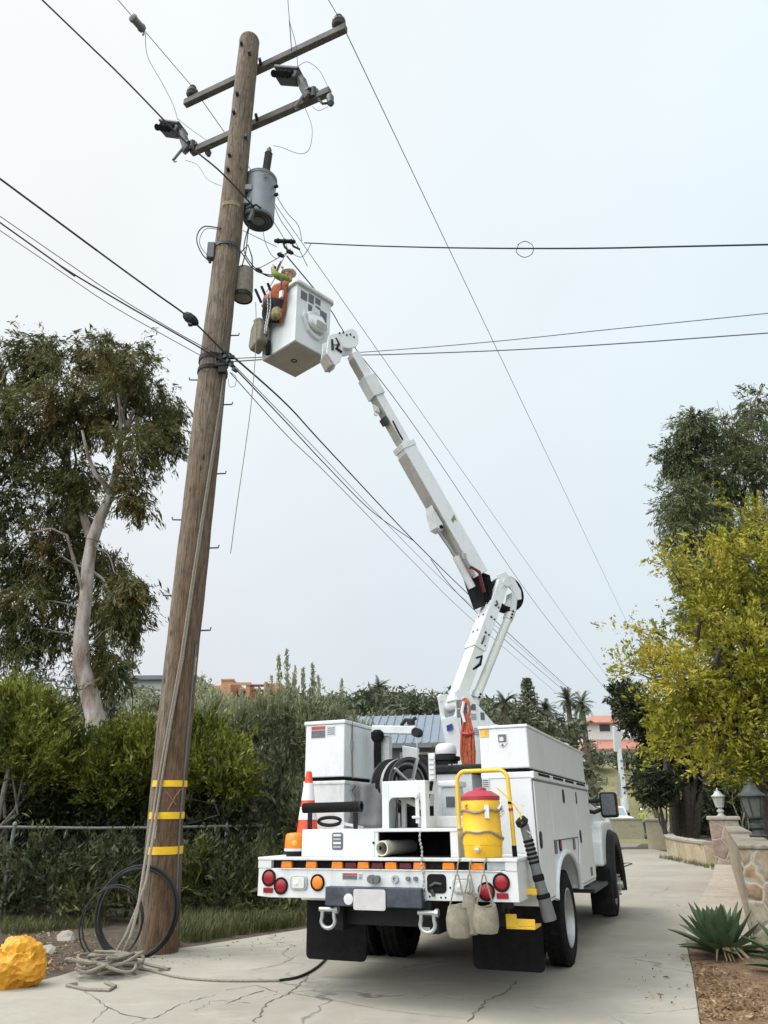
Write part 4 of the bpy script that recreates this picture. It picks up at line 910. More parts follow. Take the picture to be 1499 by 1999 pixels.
# small marks: yellow tag, red painted cross, date nails
def onpole(u, v, lift=.012): 
    p, r = pax(zpole(v)); q = at(u, v, 9.8); 
    x = max(-r*.98, min(r*.98, q.x-p.x)); return Vector((p.x+x, p.y-math.sqrt(max(0, r*r-x*x))-lift, q.z))
a_, c_ = onpole(375, 1278, .004), onpole(371, 1315, .004); b = MB(); b.beam(a_-PB, c_-PB, .05, .006, up=(0, -1, 0)); b.build('metal_tag', M['mark'], t)
a_, c_ = onpole(304, 1612, .004), onpole(301, 1638, .004); b = MB(); b.beam(a_-PB, c_-PB, .02, .006, up=(0, -1, 0)); b.build('metal_tag', M['concap'], t)
mred = plain('faded_red_paint', (.27, .12, .085), .85, 0, .4, 40)
b = MB(); b.tube([onpole(u, v, 0)-PB for u, v in ((322, 1545), (332, 1558), (340, 1572))], .009, 5); b.tube([onpole(u, v, 0)-PB for u, v in ((349, 1538), (338, 1556), (326, 1582))], .009, 5); b.build('painted_cross', mred, t)
# step pegs
pegs = [(453, 790, 1), (427, 925, 1), (410, 1070, 1), (402, 1231, 1), (382, 742, -1), (365, 875, -1), (351, 1015, -1), (326, 1163, -1), (462, 655, 1)]
pm = None
for u, v, sgn in pegs:
    z = at(u, v, 10.05).z; p, r = pax(z); b = MB(); x0 = p.x+sgn*(r-.03); b.tube([(x0, p.y, z), (x0+sgn*.16, p.y, z+.005), (x0+sgn*.165, p.y, z+.045)], .011, 6); rel(b, PB).build('step_peg', M['darkgrey'], t)
# ground wire moulding on the right edge
b = MB(); b.tube([Vector((pax(z)[0].x+pax(z)[1]*.93, 10.05-pax(z)[1]*.45, z))-PB for z in np.linspace(.2, 3.6, 12)], .012, 6); b.build('ground_wire', M['wiregrey'], t)
for u, v in ((470, 80), (486, 100), (462, 180), (455, 215), (447, 300), (444, 328), (478, 260)):
    p = onpole(u, v, -.02); b = MB(); b.cyl(p-PB, p-PB+Vector((0, -.10, 0)), .03, n=8); b.build('bolt', M['darkgrey'], t)
# crossarms
def arm(Lp, Rp, w, h, ext=0.):
    d = (Rp-Lp).normalized(); b = MB(); b.beam(Lp-PB, Rp-PB, w, h); o = b.build('crossarm', M['arm'], t, bevel=.01); return o, d
aL, aR = Vector((-4.06, 11.05, 15.1)), Vector((-.64, 9.47, 15.1)); up_arm, dA = arm(aL, aR, .12, .15)
bL, bR = Vector((-3.80, 11.04, 13.75)), Vector((-.93, 9.71, 13.75)); lo_arm, dB = arm(bL, bR, .12, .15)
def insul(parent, p, k=1.):
    MB().lathe(p-PB, (0, 0, 1), [(0, .025), (.05, .025), (.06, .10*k), (.10, .125*k), (.13, .09*k), (.15, .115*k), (.20, .12*k), (.24, .07*k), (.27, .055*k), (.30, .075*k), (.33, .06*k), (.34, .02)], 14).build('insulator', M['ceramic'], parent, smooth=True)
iL = aL+dA*.16+Vector((0, 0, .075)); iR = aR-dA*.16+Vector((0, 0, .075)); insul(up_arm, iL); insul(up_arm, iR, 1.1)
for p_ in (aL+dA*.16, aR-dA*.16, bL+dB*.5, aR-dA*.5): MB().cyl(p_-PB-Vector((0, 0, .13)), p_-PB-Vector((0, 0, .075)), .025, n=8).build('bolt', M['darkgrey'], up_arm)
# diagonal brace plates hidden behind the shaft
for (Q, dd, par) in ((aL.lerp(aR, .5), dA, up_arm), (bL.lerp(bR, .5), dB, lo_arm)):
    b = MB(); b.beam(Q-PB-dd*.01+Vector((.0, -.2, 0)), Q-PB+Vector((0, .02, 0)), .05, .05); b.build('through_bolt', M['darkgrey'], par)

# fuse cutouts on the lower arm
def cutout(lab, u0, v0, Yc):
    """u0,v0: cover centre in the picture"""
    c = at(u0, v0, Yc); t = empty('fuse_cutout', c, lab, 'fuse cutout', 'fuse cutouts on the lower crossarm'); a = Vector((.80, -.30, -.52)).normalized()
    t.scale = (1.25, 1.25, 1.25)
    b = MB(); b.beam((-.24, .10, .19), (.16, -.05, -.07), .25, .05, w2=.28); b.beam((-.20, .09, .08), (.12, -.05, -.13), .19, .17); b.build('cover', M['shield'], t, bevel=.02)
    b = MB()
    for i in range(4): b.lathe(Vector((-.19+.07*i, .02-.03*i, .07-.045*i)), Vector((-.5, -.5, -.75)), [(0, .05), (.05, .06), (.07, .035), (.13, .035), (.15, .055), (.17, .05)], 9)
    b.build('insulator_skirt', M['black'], t, smooth=True)
    b = MB(); b.tube([(.10, -.03, -.08), (.17, -.04, -.22), (.19, -.04, -.34), (.26, -.03, -.42)], .06, 9, radii=[.06, .075, .06, .09]); b.tube([(.19, -.04, -.30), (.25, -.04, -.5), (.2, -.03, -.56)], .075, 9, .05); b.build('insulator_body', M['ceramic'], t, smooth=True)
    b = MB(); b.cyl((.21, -.06, -.48), (.08, -.10, -.80), .022, n=8); b.tube([(.08, -.10, -.80), (.10, -.1, -.84), (.14, -.1, -.83)], .01, 5); b.build('fuse_tube', M['wiregrey'], t, smooth=True)
    b = MB(); b.beam((.22, 0, -.46), (.42, -.06, -.42), .06, .06); b.cyl((.34, -.05, -.36), (.34, -.05, -.54), .05, n=8); b.build('mounting_bracket', M['darkgrey'], t); return t
cutout('fuse cutout with dark cover at the left end of the lower crossarm', 341, 250, 11.0)
cutout('fuse cutout with dark cover near the right end of the lower crossarm', 570, 146, 9.85)
c = at(643, 193, 9.7); t2 = empty('surge_arrester', c, 'small dark surge arrester hanging off the right tip of the lower crossarm', 'surge arrester')
MB().lathe((0, 0, .13), (.1, 0, -1), [(0, .01), (.04, .05), (.10, .075), (.2, .06), (.24, .07), (.30, .03)], 10).build('housing', M['shield'], t2, smooth=True); MB().tube([(0, 0, -.1), (-.12, 0, -.12), (-.2, .02, .02)], .025, 6).build('bracket', M['darkgrey'], t2)
c = at(405, 296, 11.0); t2 = empty('line_clamp', c, 'small dark clamp hanging under the left half of the lower crossarm', 'clamp'); MB().lathe((0, 0, .05), (.2, 0, -1), [(0, .05), (.08, .07), (.16, .04), (.18, .01)], 9).build('body', M['shield'], t2, smooth=True); MB().cyl((0, 0, .04), (-.02, 0, .12), .02, n=6).build('stud', M['darkgrey'], t2)
c = at(268, 45, 9.2); t2 = empty('line_arrester', c, 'grey cylindrical device clipped on the wire at the upper left', 'line arrester'); d = (at(378, 170, 10.9)-at(230, 0, 8.8)).normalized()
MB().lathe(-d*.17, d, [(0, .03), (.02, .075), (.06, .085), (.1, .07), (.24, .07), (.28, .085), (.32, .075), (.34, .03)], 12).build('housing', M['tank'], t2, smooth=True); MB().tube([d*.17, d*.2+Vector((0, 0, -.06)), d*.18+Vector((0, 0, -.12))], .02, 6).build('clip', M['steel'], t2)

# transformer
Yt = 10.28; ct = at(508, 380, Yt); zt0 = at(500, 432, Yt).z; zt1 = at(512, 352, Yt).z; base = Vector((ct.x, Yt, zt0)); H = zt1-zt0
t = empty('transformer', base, 'grey cylindrical transformer can mounted on the right of the pole', 'transformer'); rT = .275
MB().lathe((0, 0, 0), (0, 0, 1), [(0, rT*.94), (.02, rT), (.06, rT*1.02), (.07, rT), (H-.06, rT), (H-.055, rT*1.04), (H-.02, rT*1.04)], 32).build('tank', M['tank'], t, smooth=True)
MB().lathe((0, 0, H-.019), (0, 0, 1), [(0, rT*1.06), (.02, rT*1.06), (.06, rT*.6), (.07, .02)], 32).build('lid', M['tank'], t, smooth=True)
b = MB(); [b.ring((0, 0, -.012-i*.001), (0, 0, -.001), rT*(.92-.2*i), rT*(.82-.2*i), 24) for i in range(3)]; b.build('base_rib', M['darkgrey'], t)
c = at(526, 300, Yt)-base; b = MB(); b.lathe(Vector((.10, -.14, H+.01)), (.08, -.06, 1), [(0, .06), (.03, .055)]+[(.05+.058*i+.026*(j), (.075 if j == 0 else .05)) for i in range(8) for j in (0, 1)]+[(.55, .045), (.60, .02)], 12); b.build('bushing', M['ceramic'], t, smooth=True)
for k, (dx, dz) in enumerate(((-.12, .55), (-.12, .22))): MB().box((-rT-.12, -.28, H*dz-.06), (-.10, -.20, H*dz+.06)).build('mounting_bracket', M['tank'], t, bevel=.01)
for dx, dz in ((.27, .72), (.28, .52)): MB().cyl((dx, -.10, H*dz), (dx+.06, -.13, H*dz), .03, n=8).build('terminal', M['blackpaint'], t)
b = MB(); [b.box((.11+i*.05, -.285-.003, H*.77+j*.06), (.135+i*.05, -.27, H*.77+j*.06+.03)) for i in range(2) for j in range(2)]; b.build('number_marking', M['stickerdark'], t)
b = MB(); b.tube([(-.16, -.33, -.02), (.02, -.36, .03), (.1, -.33, -.02)], .022, 7); b.tube([(-.05, -.3, .02), (-.04, -.36, -.18), (-.08, -.34, -.32)], .035, 7, .05); b.build('ground_clamp', M['darkgrey'], t, smooth=True)

# tan canister behind the pole, boxes and coils on it
c = at(476, 555, 10.2); z0 = at(476, 583, 10.2).z; z1 = at(476, 528, 10.2).z; t = empty('canvas_bucket', (c.x, 10.2, z0), 'rusty tan canvas bucket hanging on the right side of the pole below the transformer', 'bucket')
MB().lathe((0, 0, 0), (0, 0, 1), [(0, .12), (.02, .15), ((z1-z0)*.3, .16), (z1-z0, .145), (z1-z0, .125), ((z1-z0)*.6, .12)], 18).build('body', M['canvas'], t, smooth=True); MB().ring((0, 0, -.002), (0, 0, .08), .163, .15, 18).build('rim', M['blackpaint'], t)
MB().tube([(-.13, 0, z1-z0), (-.1, -.03, z1-z0+.35), (.02, 0, z1-z0+.55), (.1, .02, z1-z0+.3), (.13, 0, z1-z0)], .012, 6).build('handle', M['wire'], t)
c = onpole(418, 480, .0); t = empty('junction_box', c, 'small grey junction box strapped to the left of the pole', 'junction box'); MB().box((-.14, -.02, -.16), (-.02, .10, .16)).build('body', M['grey'], t, bevel=.01); MB().cyl((-.08, .03, -.16), (-.08, .03, -.24), .025, n=8).build('gland', M['black'], t)

# ------------------------------------------------------------------ wires
def wire(lab, pts, r=.010, m='wire', sag=0., name='overhead_wire', cat='wire', group=None, n=None, loc=None):
    P = [at(*p) if not isinstance(p, Vector) else p for p in pts]
    off_ = lambda p: not isinstance(p, Vector) and (p[0] < -5 or p[1] < -5 or p[0] > 1505)
    if off_(pts[0]): d_ = (P[0]-P[1]).normalized(); P.insert(0, P[0]+d_*14); pts = [pts[0]]+list(pts)
    if off_(pts[-1]): d_ = (P[-1]-P[-2]).normalized(); P.append(P[-1]+d_*14)
    Q = []
    if len(P) == 2:
        N = n or 40
        for i in range(N+1): s = i/N; p = P[0].lerp(P[1], s); p.z -= 4*sag*s*(1-s); Q.append(p)
    else:   # smooth curve through the points
        for i in range(len(P)-1):
            p0, p1, p2, p3 = P[max(0, i-1)], P[i], P[i+1], P[min(len(P)-1, i+2)]
            for j in range(10):
                s = j/10; Q.append(.5*((2*p1)+(p2-p0)*s+(2*p0-5*p1+4*p2-p3)*s*s+(-p0+3*p1-3*p2+p3)*s**3))
        Q.append(P[-1])
    b = MB(); b.tube([q-P[0] for q in Q], r*.78, 6); o = b.build(name, M[m], None, smooth=True); o.location = P[0]; return tag(o, lab, cat, group)
G = 'overhead lines on the pole'
iLt = iL+Vector((0, 0, .31)); iRt = iR+Vector((0, 0, .31))
wire('thin grey wire from the upper left corner to the left insulator', [(222, -10, 8.6), iLt], .010, 'wiregrey', group=G)
wire('straight grey wire from the left insulator behind the transformer down to the far right', [iLt, (1212, 1360, 75)], .012, 'wiregrey', .0, group=G)
wire('short grey wire from the top edge to the right insulator', [(634, -12, 8.3), iRt], .010, 'wiregrey', group=G)
wire('long grey wire from the right insulator down across the sky to the yellow tree', [iRt, (1244, 1258, 70)], .012, 'wiregrey', .0, group=G)
wire('thick black cable from the top left edge across the pole to the transformer foot', [(70, -12, 8.2), (230, 142, 9.0), (360, 275, 9.5), (430, 335, 9.6), (494, 402, 9.9)], .019, group=G)
wire('thick black cable with a splice box from the left edge to the pole', [(-15, 338, 8.2), (200, 497, 9.0), (300, 570, 9.3), (371, 622, 9.5), (440, 690, 9.72)], .020, group=G)
c = at(372, 622, 9.5); t = empty('splice_box', c, 'small black splice box on the thick cable left of the pole', 'splice box'); MB().lathe((-.11, 0, .09), (.75, .1, -.6), [(0, .03), (.03, .06), (.10, .085), (.18, .085), (.24, .06), (.28, .03)], 8).build('housing', M['blackpaint'], t); MB().box((-.03, -.02, -.12), (.03, .04, -.05)).build('clip', M['darkgrey'], t)
wire('upper one of the three thin cables from the left edge to the pole', [(-15, 412, 8.4), (200, 560, 9.1), (330, 640, 9.5), (420, 690, 9.75)], .008, group=G)
wire('middle thick one of the three cables from the left edge to the pole', [(-15, 424, 8.4), (120, 520, 8.8), (240, 592, 9.2), (350, 655, 9.55), (440, 708, 9.75)], .015, group=G)
wire('lower grey one of the three cables from the left edge to the pole', [(-15, 440, 8.4), (200, 585, 9.1), (330, 660, 9.5), (425, 712, 9.75)], .008, 'wiregrey', group=G)
# from the pole to the right, past the boom
wire('black cable leaving the pole attachments and sagging behind the boom elbow to the far trees', [(448, 690, 9.85), (560, 790, 13), (640, 877, 16), (808, 1056, 24), (919, 1165, 31), (1000, 1243, 40), (1112, 1346, 60)], .022, group=G)
wire('second black cable from the pole merging into the first above the elbow', [(452, 712, 9.85), (560, 826, 13), (640, 912, 16), (727, 999, 20), (806, 1055, 23.9)], .016, group=G)
wire('branch of black cable splitting off and passing behind the lower boom', [(841, 1092, 25), (880, 1144, 28), (933, 1198, 32), (1000, 1262, 40), (1105, 1352, 60)], .018, group=G)
wire('thin grey cable lowest of those running from the pole to the elbow', [(450, 728, 9.85), (560, 850, 13), (640, 927, 16), (800, 1090, 23), (922, 1210, 31), (1085, 1352, 55)], .011, 'wiregrey', group=G)
wire('faint grey cable between the black cable and the lowest one', [(448, 704, 9.85), (600, 860, 14.5), (745, 1012, 21), (877, 1144, 28), (1000, 1250, 38), (1100, 1340, 55)], .010, 'wiregrey', group=G)
wire('black wire from behind the bucket along the upper boom to the far right', [(560, 500, 10.6), (643, 602, 14), (693, 679, 17), (830, 862, 25), (1060, 1198, 45), (1205, 1372, 75)], .017, group=G)
# service drops to the right
wire('twisted black service cable running level to the right edge from above the worker', [(594, 474, 9.9), (700, 479, 9.2), (800, 482, 8.5), (900, 484, 8.0), (1040, 485, 7.4), (1200, 484, 6.8), (1520, 477, 6.0)], .0125, group=G)
wire('loop of thin wire hanging on the level service cable', [(1010, 478, 7.5), (1025, 471, 7.45), (1040, 480, 7.4), (1038, 496, 7.4), (1022, 502, 7.45), (1008, 492, 7.5), (1012, 478, 7.5)], .006, name='wire_loop')
wire('upper one of two thin cables running right from behind the bucket', [(452, 700, 9.9), (700, 688, 11), (950, 668, 10.4), (1200, 642, 9.8), (1515, 610, 9)], .009, 'wiregrey', group=G)
wire('lower one of two thin cables running right from behind the bucket', [(452, 706, 9.9), (640, 694, 11.2), (760, 692, 11), (1000, 683, 10.3), (1250, 668, 9.7), (1515, 649, 9)], .012, 'wiregrey', group=G)
# drops around the transformer and worker
wire('thin wire from the arrester down to the left fuse cutout', [(284, 65, 9.3), (288, 110, 9.7), (318, 165, 10.3), (338, 205, 10.8), (347, 234, 11)], .007, 'wiregrey', group=G)
wire('thin wire arcing from the left cutout onto the lower crossarm', [(347, 232, 11), (372, 252, 11), (402, 273, 10.9)], .007, 'wiregrey', group=G)
wire('thin wire curling from the left cutout to the pole', [(362, 313, 10.9), (385, 322, 10.7), (405, 350, 10.4), (432, 363, 10.1)], .007, 'wiregrey', group=G)
wire('thin wire from the top edge down to the right cutout', [(561, -10, 8.4), (565, 40, 8.9), (577, 85, 9.4), (581, 130, 9.8)], .007, 'wiregrey', group=G)
wire('thin wire arcing from the right cutout to the surge arrester', [(581, 130, 9.8), (600, 121, 9.8), (625, 140, 9.75), (644, 180, 9.7)], .007, 'wiregrey', group=G)
wire('thin wire looping from the right cutout down to the transformer bushing', [(596, 212, 9.85), (609, 250, 9.9), (604, 290, 10.0), (585, 300, 10.1), (550, 288, 10.2), (533, 284, 10.28)], .007, 'wiregrey', group=G)
wire('short wire hanging under the right tip of the lower crossarm', [(610, 208, 9.8), (622, 216, 9.75), (640, 208, 9.7)], .006, 'wiregrey', group=G)
wire('curved black lead bulging from the left of the pole to the junction box', [(432, 446, 9.85), (400, 442, 9.85), (386, 456, 9.8), (385, 475, 9.8), (396, 498, 9.8), (412, 512, 9.8)], .013, group=G)
wire('thinner lead inside the curved black lead left of the pole', [(430, 449, 9.85), (404, 446, 9.85), (391, 462, 9.8), (392, 482, 9.8), (412, 506, 9.8)], .007, group=G)
wire('black lead from the transformer foot down beside the pole', [(492, 425, 10.0), (484, 455, 10.0), (480, 490, 10.0), (472, 520, 10.05)], .012, group=G)
wire('second black lead from the transformer foot to the service splices', [(489, 430, 10.0), (478, 470, 10), (478, 495, 10), (500, 525, 10), (530, 540, 10), (545, 515, 9.9)], .012, group=G)
wire('wire bundle crossing from the pole strap to the worker', [(440, 475, 9.85), (468, 490, 9.8), (490, 520, 9.8), (510, 533, 9.8), (535, 535, 9.8), (548, 510, 9.8)], .014, group=G)
wire('thin lead from the pole to the splice bar above the worker', [(474, 450, 10.1), (505, 465, 10.1), (540, 482, 10.0)], .007, group=G)
wire('straight thin lead left of the worker sloping up to the splice', [(502, 526, 10), (540, 505, 10), (562, 492, 9.95)], .008, group=G)
wire('lead from the right of the transformer curving down to the service cable', [(538, 380, 10.3), (560, 415, 10.3), (582, 440, 10.2), (589, 470, 10)], .008, group=G)
wire('lead from the transformer base down to the splice bar', [(532, 430, 10.3), (545, 450, 10.3), (556, 470, 10.2), (562, 490, 10)], .008, group=G)
wire('lead from the transformer lower right to behind the worker', [(535, 400, 10.3), (548, 430, 10.3), (575, 470, 10.3), (600, 520, 10.5)], .008, group=G)
wire('thin lead dropping from the transformer past the splice bar left end', [(512, 440, 10.3), (517, 470, 10.25), (528, 495, 10.2), (540, 506, 10.1)], .007, group=G)
wire('lead from the service cable end curling down to the worker', [(608, 474, 9.8), (596, 495, 9.8), (586, 502, 9.8), (572, 496, 9.9)], .007, group=G)
wire('dark rope from the tool apron up to the splice', [(520, 570, 9.6), (535, 545, 9.7), (553, 505, 9.8), (562, 492, 9.9)], .009, 'rope', name='hand_line')
for nm, p, q, lab in ((0, (535, 470, 9.95), (577, 472, 9.95), 'black splice bar above the worker in the bucket'),):
    a_, c_ = at(*p), at(*q); t = empty('splice_bar', a_, lab, 'splice bar'); d = c_-a_; b = MB(); b.lathe((0, 0, 0), d, [(0, .02), (.02, .035), (d.length-.02, .035), (d.length, .02)], 8); [b.lathe(d*k, d, [(0, .045), (.03, .045)], 8) for k in (.15, .45, .75)]; b.build('bar', M['blackpaint'], t, smooth=True)
    MB().tube([d*.4, d*.45+Vector((.02, 0, -.12)), d*.55+Vector((.05, 0, -.2))], .02, 6).build('connector', M['blackpaint'], t); MB().tube([d*.8, d*.85+Vector((.02, 0, -.1)), d*1.1+Vector((.04, 0, -.16))], .018, 6).build('connector', M['blackpaint'], t)
for u, v, lab in ((505, 528, 'black tap connector on the wire bundle beside the pole'), (548, 498, 'black tap connector just above the tool apron'), (566, 492, 'black tap connector right above the worker hand')):
    c = at(u, v, 9.85); t = empty('tap_connector', c, lab, 'connector'); MB().lathe((-.06, 0, .03), (.9, .1, -.4), [(0, .015), (.02, .035), (.10, .035), (.13, .015)], 8).build('body', M['blackpaint'], t, smooth=True); MB().cyl((0, 0, .02), (0, 0, .06), .012, n=6).build('bolt', M['darkgrey'], t)
# clutter of brackets at the lower attachment
c = at(440, 705, 9.78); t = empty('cable_bracket', c, 'dark cable bracket with clamps on the pole at the height of the bucket', 'bracket')
b = MB(); b.box((-.10, -.02, -.20), (.02, .06, .18)); b.beam((-.15, .0, .05), (.14, -.02, .06), .05, .05); b.beam((-.16, .0, -.08), (.13, -.02, -.04), .05, .05); b.build('plate', M['blackpaint'], t)
for i in range(5): MB().cyl((-.06+.05*i, -.06, .14-.08*i), (-.02+.05*i, .02, .15-.08*i), .03, n=8).build('clamp', M['darkgrey'], t)
wire('small loop of thin wire hanging on the left face of the pole below the attachments', [(392, 682, 9.77), (412, 690, 9.76), (416, 708, 9.76), (404, 726, 9.77), (390, 715, 9.78), (392, 698, 9.78)], .006, name='wire_loop')
wire('small loop of thin wire hanging right of the pole below the attachments', [(447, 726, 9.9), (460, 735, 9.9), (459, 752, 9.9), (448, 755, 9.9), (446, 740, 9.9)], .005, name='wire_loop')
wire('thin rope dangling from the bucket corner in front of the sky', [(499, 590, 9.6), (500, 640, 9.6), (498, 700, 9.6), (490, 790, 9.6), (478, 880, 9.6), (462, 990, 9.6), (450, 1080, 9.6)], .008, 'rope', name='hand_line', cat='rope')

# ------------------------------------------------------------------ rope, cable coils, yellow sheet at the pole foot
def gpt(u, v, h=.02): p = wg(u, v); return Vector((p.x, p.y, TZ(p.x, p.y)+h))
c = gpt(190, 1905); t = empty('hand_line_rope', c, 'beige rope running down the pole into a tangled heap on the ground', 'rope')
for off in (0, 7):
    b = MB(); pts = []
    for u, v in ((437+off*.2, 690), (425+off*.3, 790), (405+off*.3, 930), (378+off*.4, 1110), (352+off*.5, 1290), (330+off*.6, 1410), (306+off, 1540), (300+off, 1580)):
        p, r = pax(zpole(v)); q = onpole(u, v, .03); pts.append(q)
    g0 = gpt(262+off, 1770+off*3); pts += [at(290+off*1.1, 1640, 9.6), at(277+off*1.2, 1720, 9.4), at(268-off*.5, 1780, 9.25), at(254-off*1.5, 1830, 9.1), gpt(228-off*2.5, 1888)]
    b.tube([p-c for p in pts], .016, 6); b.build('rope_strand', M['rope'], t, smooth=True)
b = MB(); P = []; rl = random.Random(21); cen = Vector((0, 0, 0)); 
for k in range(13):
    ca_ = rl.uniform(0, 6.28); cx, cy = .30*math.cos(ca_)*rl.random(), .24*math.sin(ca_)*rl.random(); r1, r2 = rl.uniform(.13, .36), rl.uniform(.08, .22); th = rl.uniform(0, 3.14); ti = rl.uniform(-.5, .5); d_ = 1 if rl.random() < .7 else -1; a0 = rl.uniform(0, 6.28); hb = .03+.010*k
    for i in range(34):
        a_ = a0+d_*i/34*6.28; x, y = r1*math.cos(a_), r2*math.sin(a_); X, Y2 = cx+x*math.cos(th)-y*math.sin(th), cy+x*math.sin(th)+y*math.cos(th); P.append(Vector((X*1.15, Y2, max(.016, hb+ti*(x*.45)+.02*math.sin(a_*3+k)))))
for _ in range(3): P = [P[0]]+[(P[i-1]+P[i]*2+P[i+1])/4 for i in range(1, len(P)-1)]+[P[-1]]
b.tube(P, .0155, 6); b.build('rope_heap', M['rope'], t, smooth=True)
b = MB(); b.tube([gpt(*p)-c for p in ((215, 1880), (240, 1885), (262, 1893), (285, 1897), (308, 1900), (330, 1896), (300, 1890), (272, 1882), (255, 1872))], .015, 6); b.build('rope_loop', M['rope'], t, smooth=True); b = MB(); b.tube([gpt(*p)-c for p in ((150, 1925), (130, 1928), (165, 1936), (212, 1938), (225, 1930), (205, 1922))], .015, 6); b.build('rope_loop', M['rope'], t, smooth=True)
def ground_line(lab, pts, r, m, name):
    P = [gpt(u, v, r+.007) for u, v in pts]; Q = []
    for i in range(len(P)-1):
        p0, p1, p2, p3 = P[max(0, i-1)], P[i], P[i+1], P[min(len(P)-1, i+2)]
        for j in range(8): s = j/8; Q.append(.5*((2*p1)+(p2-p0)*s+(2*p0-5*p1+4*p2-p3)*s*s+(-p0+3*p1-3*p2+p3)*s**3))
    Q.append(P[-1]); b = MB(); b.tube([q-P[0] for q in Q], r, 6); o = b.build(name, M[m], None, smooth=True); o.location = P[0]; tag(o, lab, 'cable')
ground_line('thin pale cable trailing across the concrete from the rope heap towards the truck', [(262, 1888), (300, 1900), (350, 1912), (420, 1918), (500, 1919), (545, 1918)], .011, 'rope', 'ground_cable')
ground_line('thin black cable lying on the concrete behind the left mud flap', [(545, 1918), (580, 1912), (610, 1898), (632, 1880), (640, 1868)], .012, 'wire', 'ground_cable')
ground_line('squiggle of dark cord on the concrete beside the front wheel', [(1203, 1693), (1212, 1690), (1220, 1686), (1234, 1687), (1222, 1691), (1210, 1697)], .012, 'wire', 'dark_cable')
def coil(lab, c_uv, Yc, ru, rv, turns, tilt, r=.013):
    c = at(*c_uv, Yc); k = (c-CAM).dot(FW)/F; a_ = ru*k; bz = rv*k*1.06; g = gz(Yc); bz = min(bz, (c.z-g)*1.0+bz*.0) if c.z-bz < g else bz
    base = Vector((c.x, Yc, g)); P = []
    for i in range(turns*48+1):
        s = i/48*2*math.pi; w = 1+.03*math.sin(s*.37+turns)+.02*math.sin(s*1.3)
        P.append(Vector((math.cos(s)*a_*w, .05*math.sin(s*.53)+tilt*(math.sin(s)*bz), c.z-g+math.sin(s)*bz*w+(.02*math.sin(s*.21)))))
    P = [Vector((p.x, p.y, max(p.z, r))) for p in P]
    b = MB(); b.tube(P, r, 6); o = b.build('cable_coil', M['wire'], None, smooth=True); o.location = base; tag(o, lab, 'cable coil', 'cable coils at the pole foot')
coil('larger coil of black cable leaning against the pole foot', (267, 1780), 9.72, 76, 78, 5, .12)
coil('smaller loop of black cable leaning left of the pole foot', (217, 1804), 9.45, 60, 66, 2, .10, .009)
# crumpled yellow sheet at the left edge
c = gpt(30, 1927, 0); bm = bmesh.new(); bmesh.ops.create_icosphere(bm, subdivisions=5, radius=1); from mathutils import noise as mn
for v in bm.verts:
    d = v.co.normalized(); n = mn.noise(d*1.3+Vector((3, 1, 7))); v1 = mn.voronoi(d*1.9+Vector((9, 2, 4)))[0]; v2 = mn.voronoi(d*4.1+Vector((1, 5, 2)))[0]
    rr = 1.10+.30*n-.34*min(.5, v1[1]-v1[0])-.16*min(.4, v2[1]-v2[0]); v.co = Vector((d.x*.235*rr, d.y*.21*rr, max(-.02, .185+d.z*.22*rr)))
me = bpy.data.meshes.new('yellow_sheet'); bm.to_mesh(me); bm.free(); me.materials.append(M['yelrag']); o = bpy.data.objects.new('crumpled_sheet', me); COL.objects.link(o); o.location = c; tag(o, 'crumpled bright yellow plastic sheet on the dirt at the bottom left edge', 'plastic sheet')
for p in me.polygons: p.use_smooth = True
me.set_sharp_from_angle(angle=R_(25))
# broken concrete lumps by the coil
for i, (u, v, s, lab) in enumerate(((130, 1838, .13, 'pale broken concrete lump on the dirt left of the coils'), (85, 1862, .16, 'flat broken slab piece right of the yellow sheet'), (112, 1812, .07, 'small white stone near the fence foot'))):
    c = gpt(u, v, 0); bm = bmesh.new(); bmesh.ops.create_icosphere(bm, subdivisions=2, radius=s)
    for q in bm.verts: q.co *= 1+.35*mn.noise(q.co*9+Vector((i*3, 0, 0))); q.co.z = max(-.01, q.co.z*(.35 if i == 1 else .8)+s*.2)
    me = bpy.data.meshes.new('stone'); bm.to_mesh(me); bm.free(); me.materials.append(M['concap']); o = bpy.data.objects.new('rubble_stone', me); COL.objects.link(o); o.location = c; tag(o, lab, 'stone')

# ------------------------------------------------------------------ grass, litter, agaves
def ground_scatter(n, poly_uv):
    P = []; us = [p[0] for p in poly_uv]; vs_ = [p[1] for p in poly_uv]
    while len(P) < n:
        u = random.uniform(min(us), max(us)); v = random.uniform(min(vs_), max(vs_)); ins = False; j = len(poly_uv)-1
        for i in range(len(poly_uv)):
            (a1, b1), (a2, b2) = poly_uv[i], poly_uv[j]
            if (b1 > v) != (b2 > v) and u < (a2-a1)*(v-b1)/(b2-b1)+a1: ins = not ins
            j = i
        if ins: P.append(gpt(u, v, 0))
    return P
def blades(name, P, h, w, mat, lean=.5):
    V = []; Q = []
    for p in P:
        for k in range(7):
            az = random.uniform(0, 6.28); hh = h*random.uniform(.4, 1.2); d = Vector((math.cos(az), math.sin(az), 0)); s = Vector((-d.y, d.x, 0))*w; q = p+Vector((random.gauss(0, .03), random.gauss(0, .03), 0)); o_ = len(V)
            m = q+d*hh*lean*.3+Vector((0, 0, hh*.6)); e = q+d*hh*lean+Vector((0, 0, hh)); V += [q-s, q+s, m+s*.7, m-s*.7, e]; Q += [(o_, o_+1, o_+2, o_+3), (o_+3, o_+2, o_+4, o_+4)]
    V = [tuple(x) for x in V]; me = bpy.data.meshes.new(name); me.from_pydata(V, [], [q[:4] if len(set(q)) == 4 else q[:3] for q in Q]); me.materials.append(M[mat]); o = bpy.data.objects.new(name, me); COL.objects.link(o); o['kind'] = 'stuff'; return o
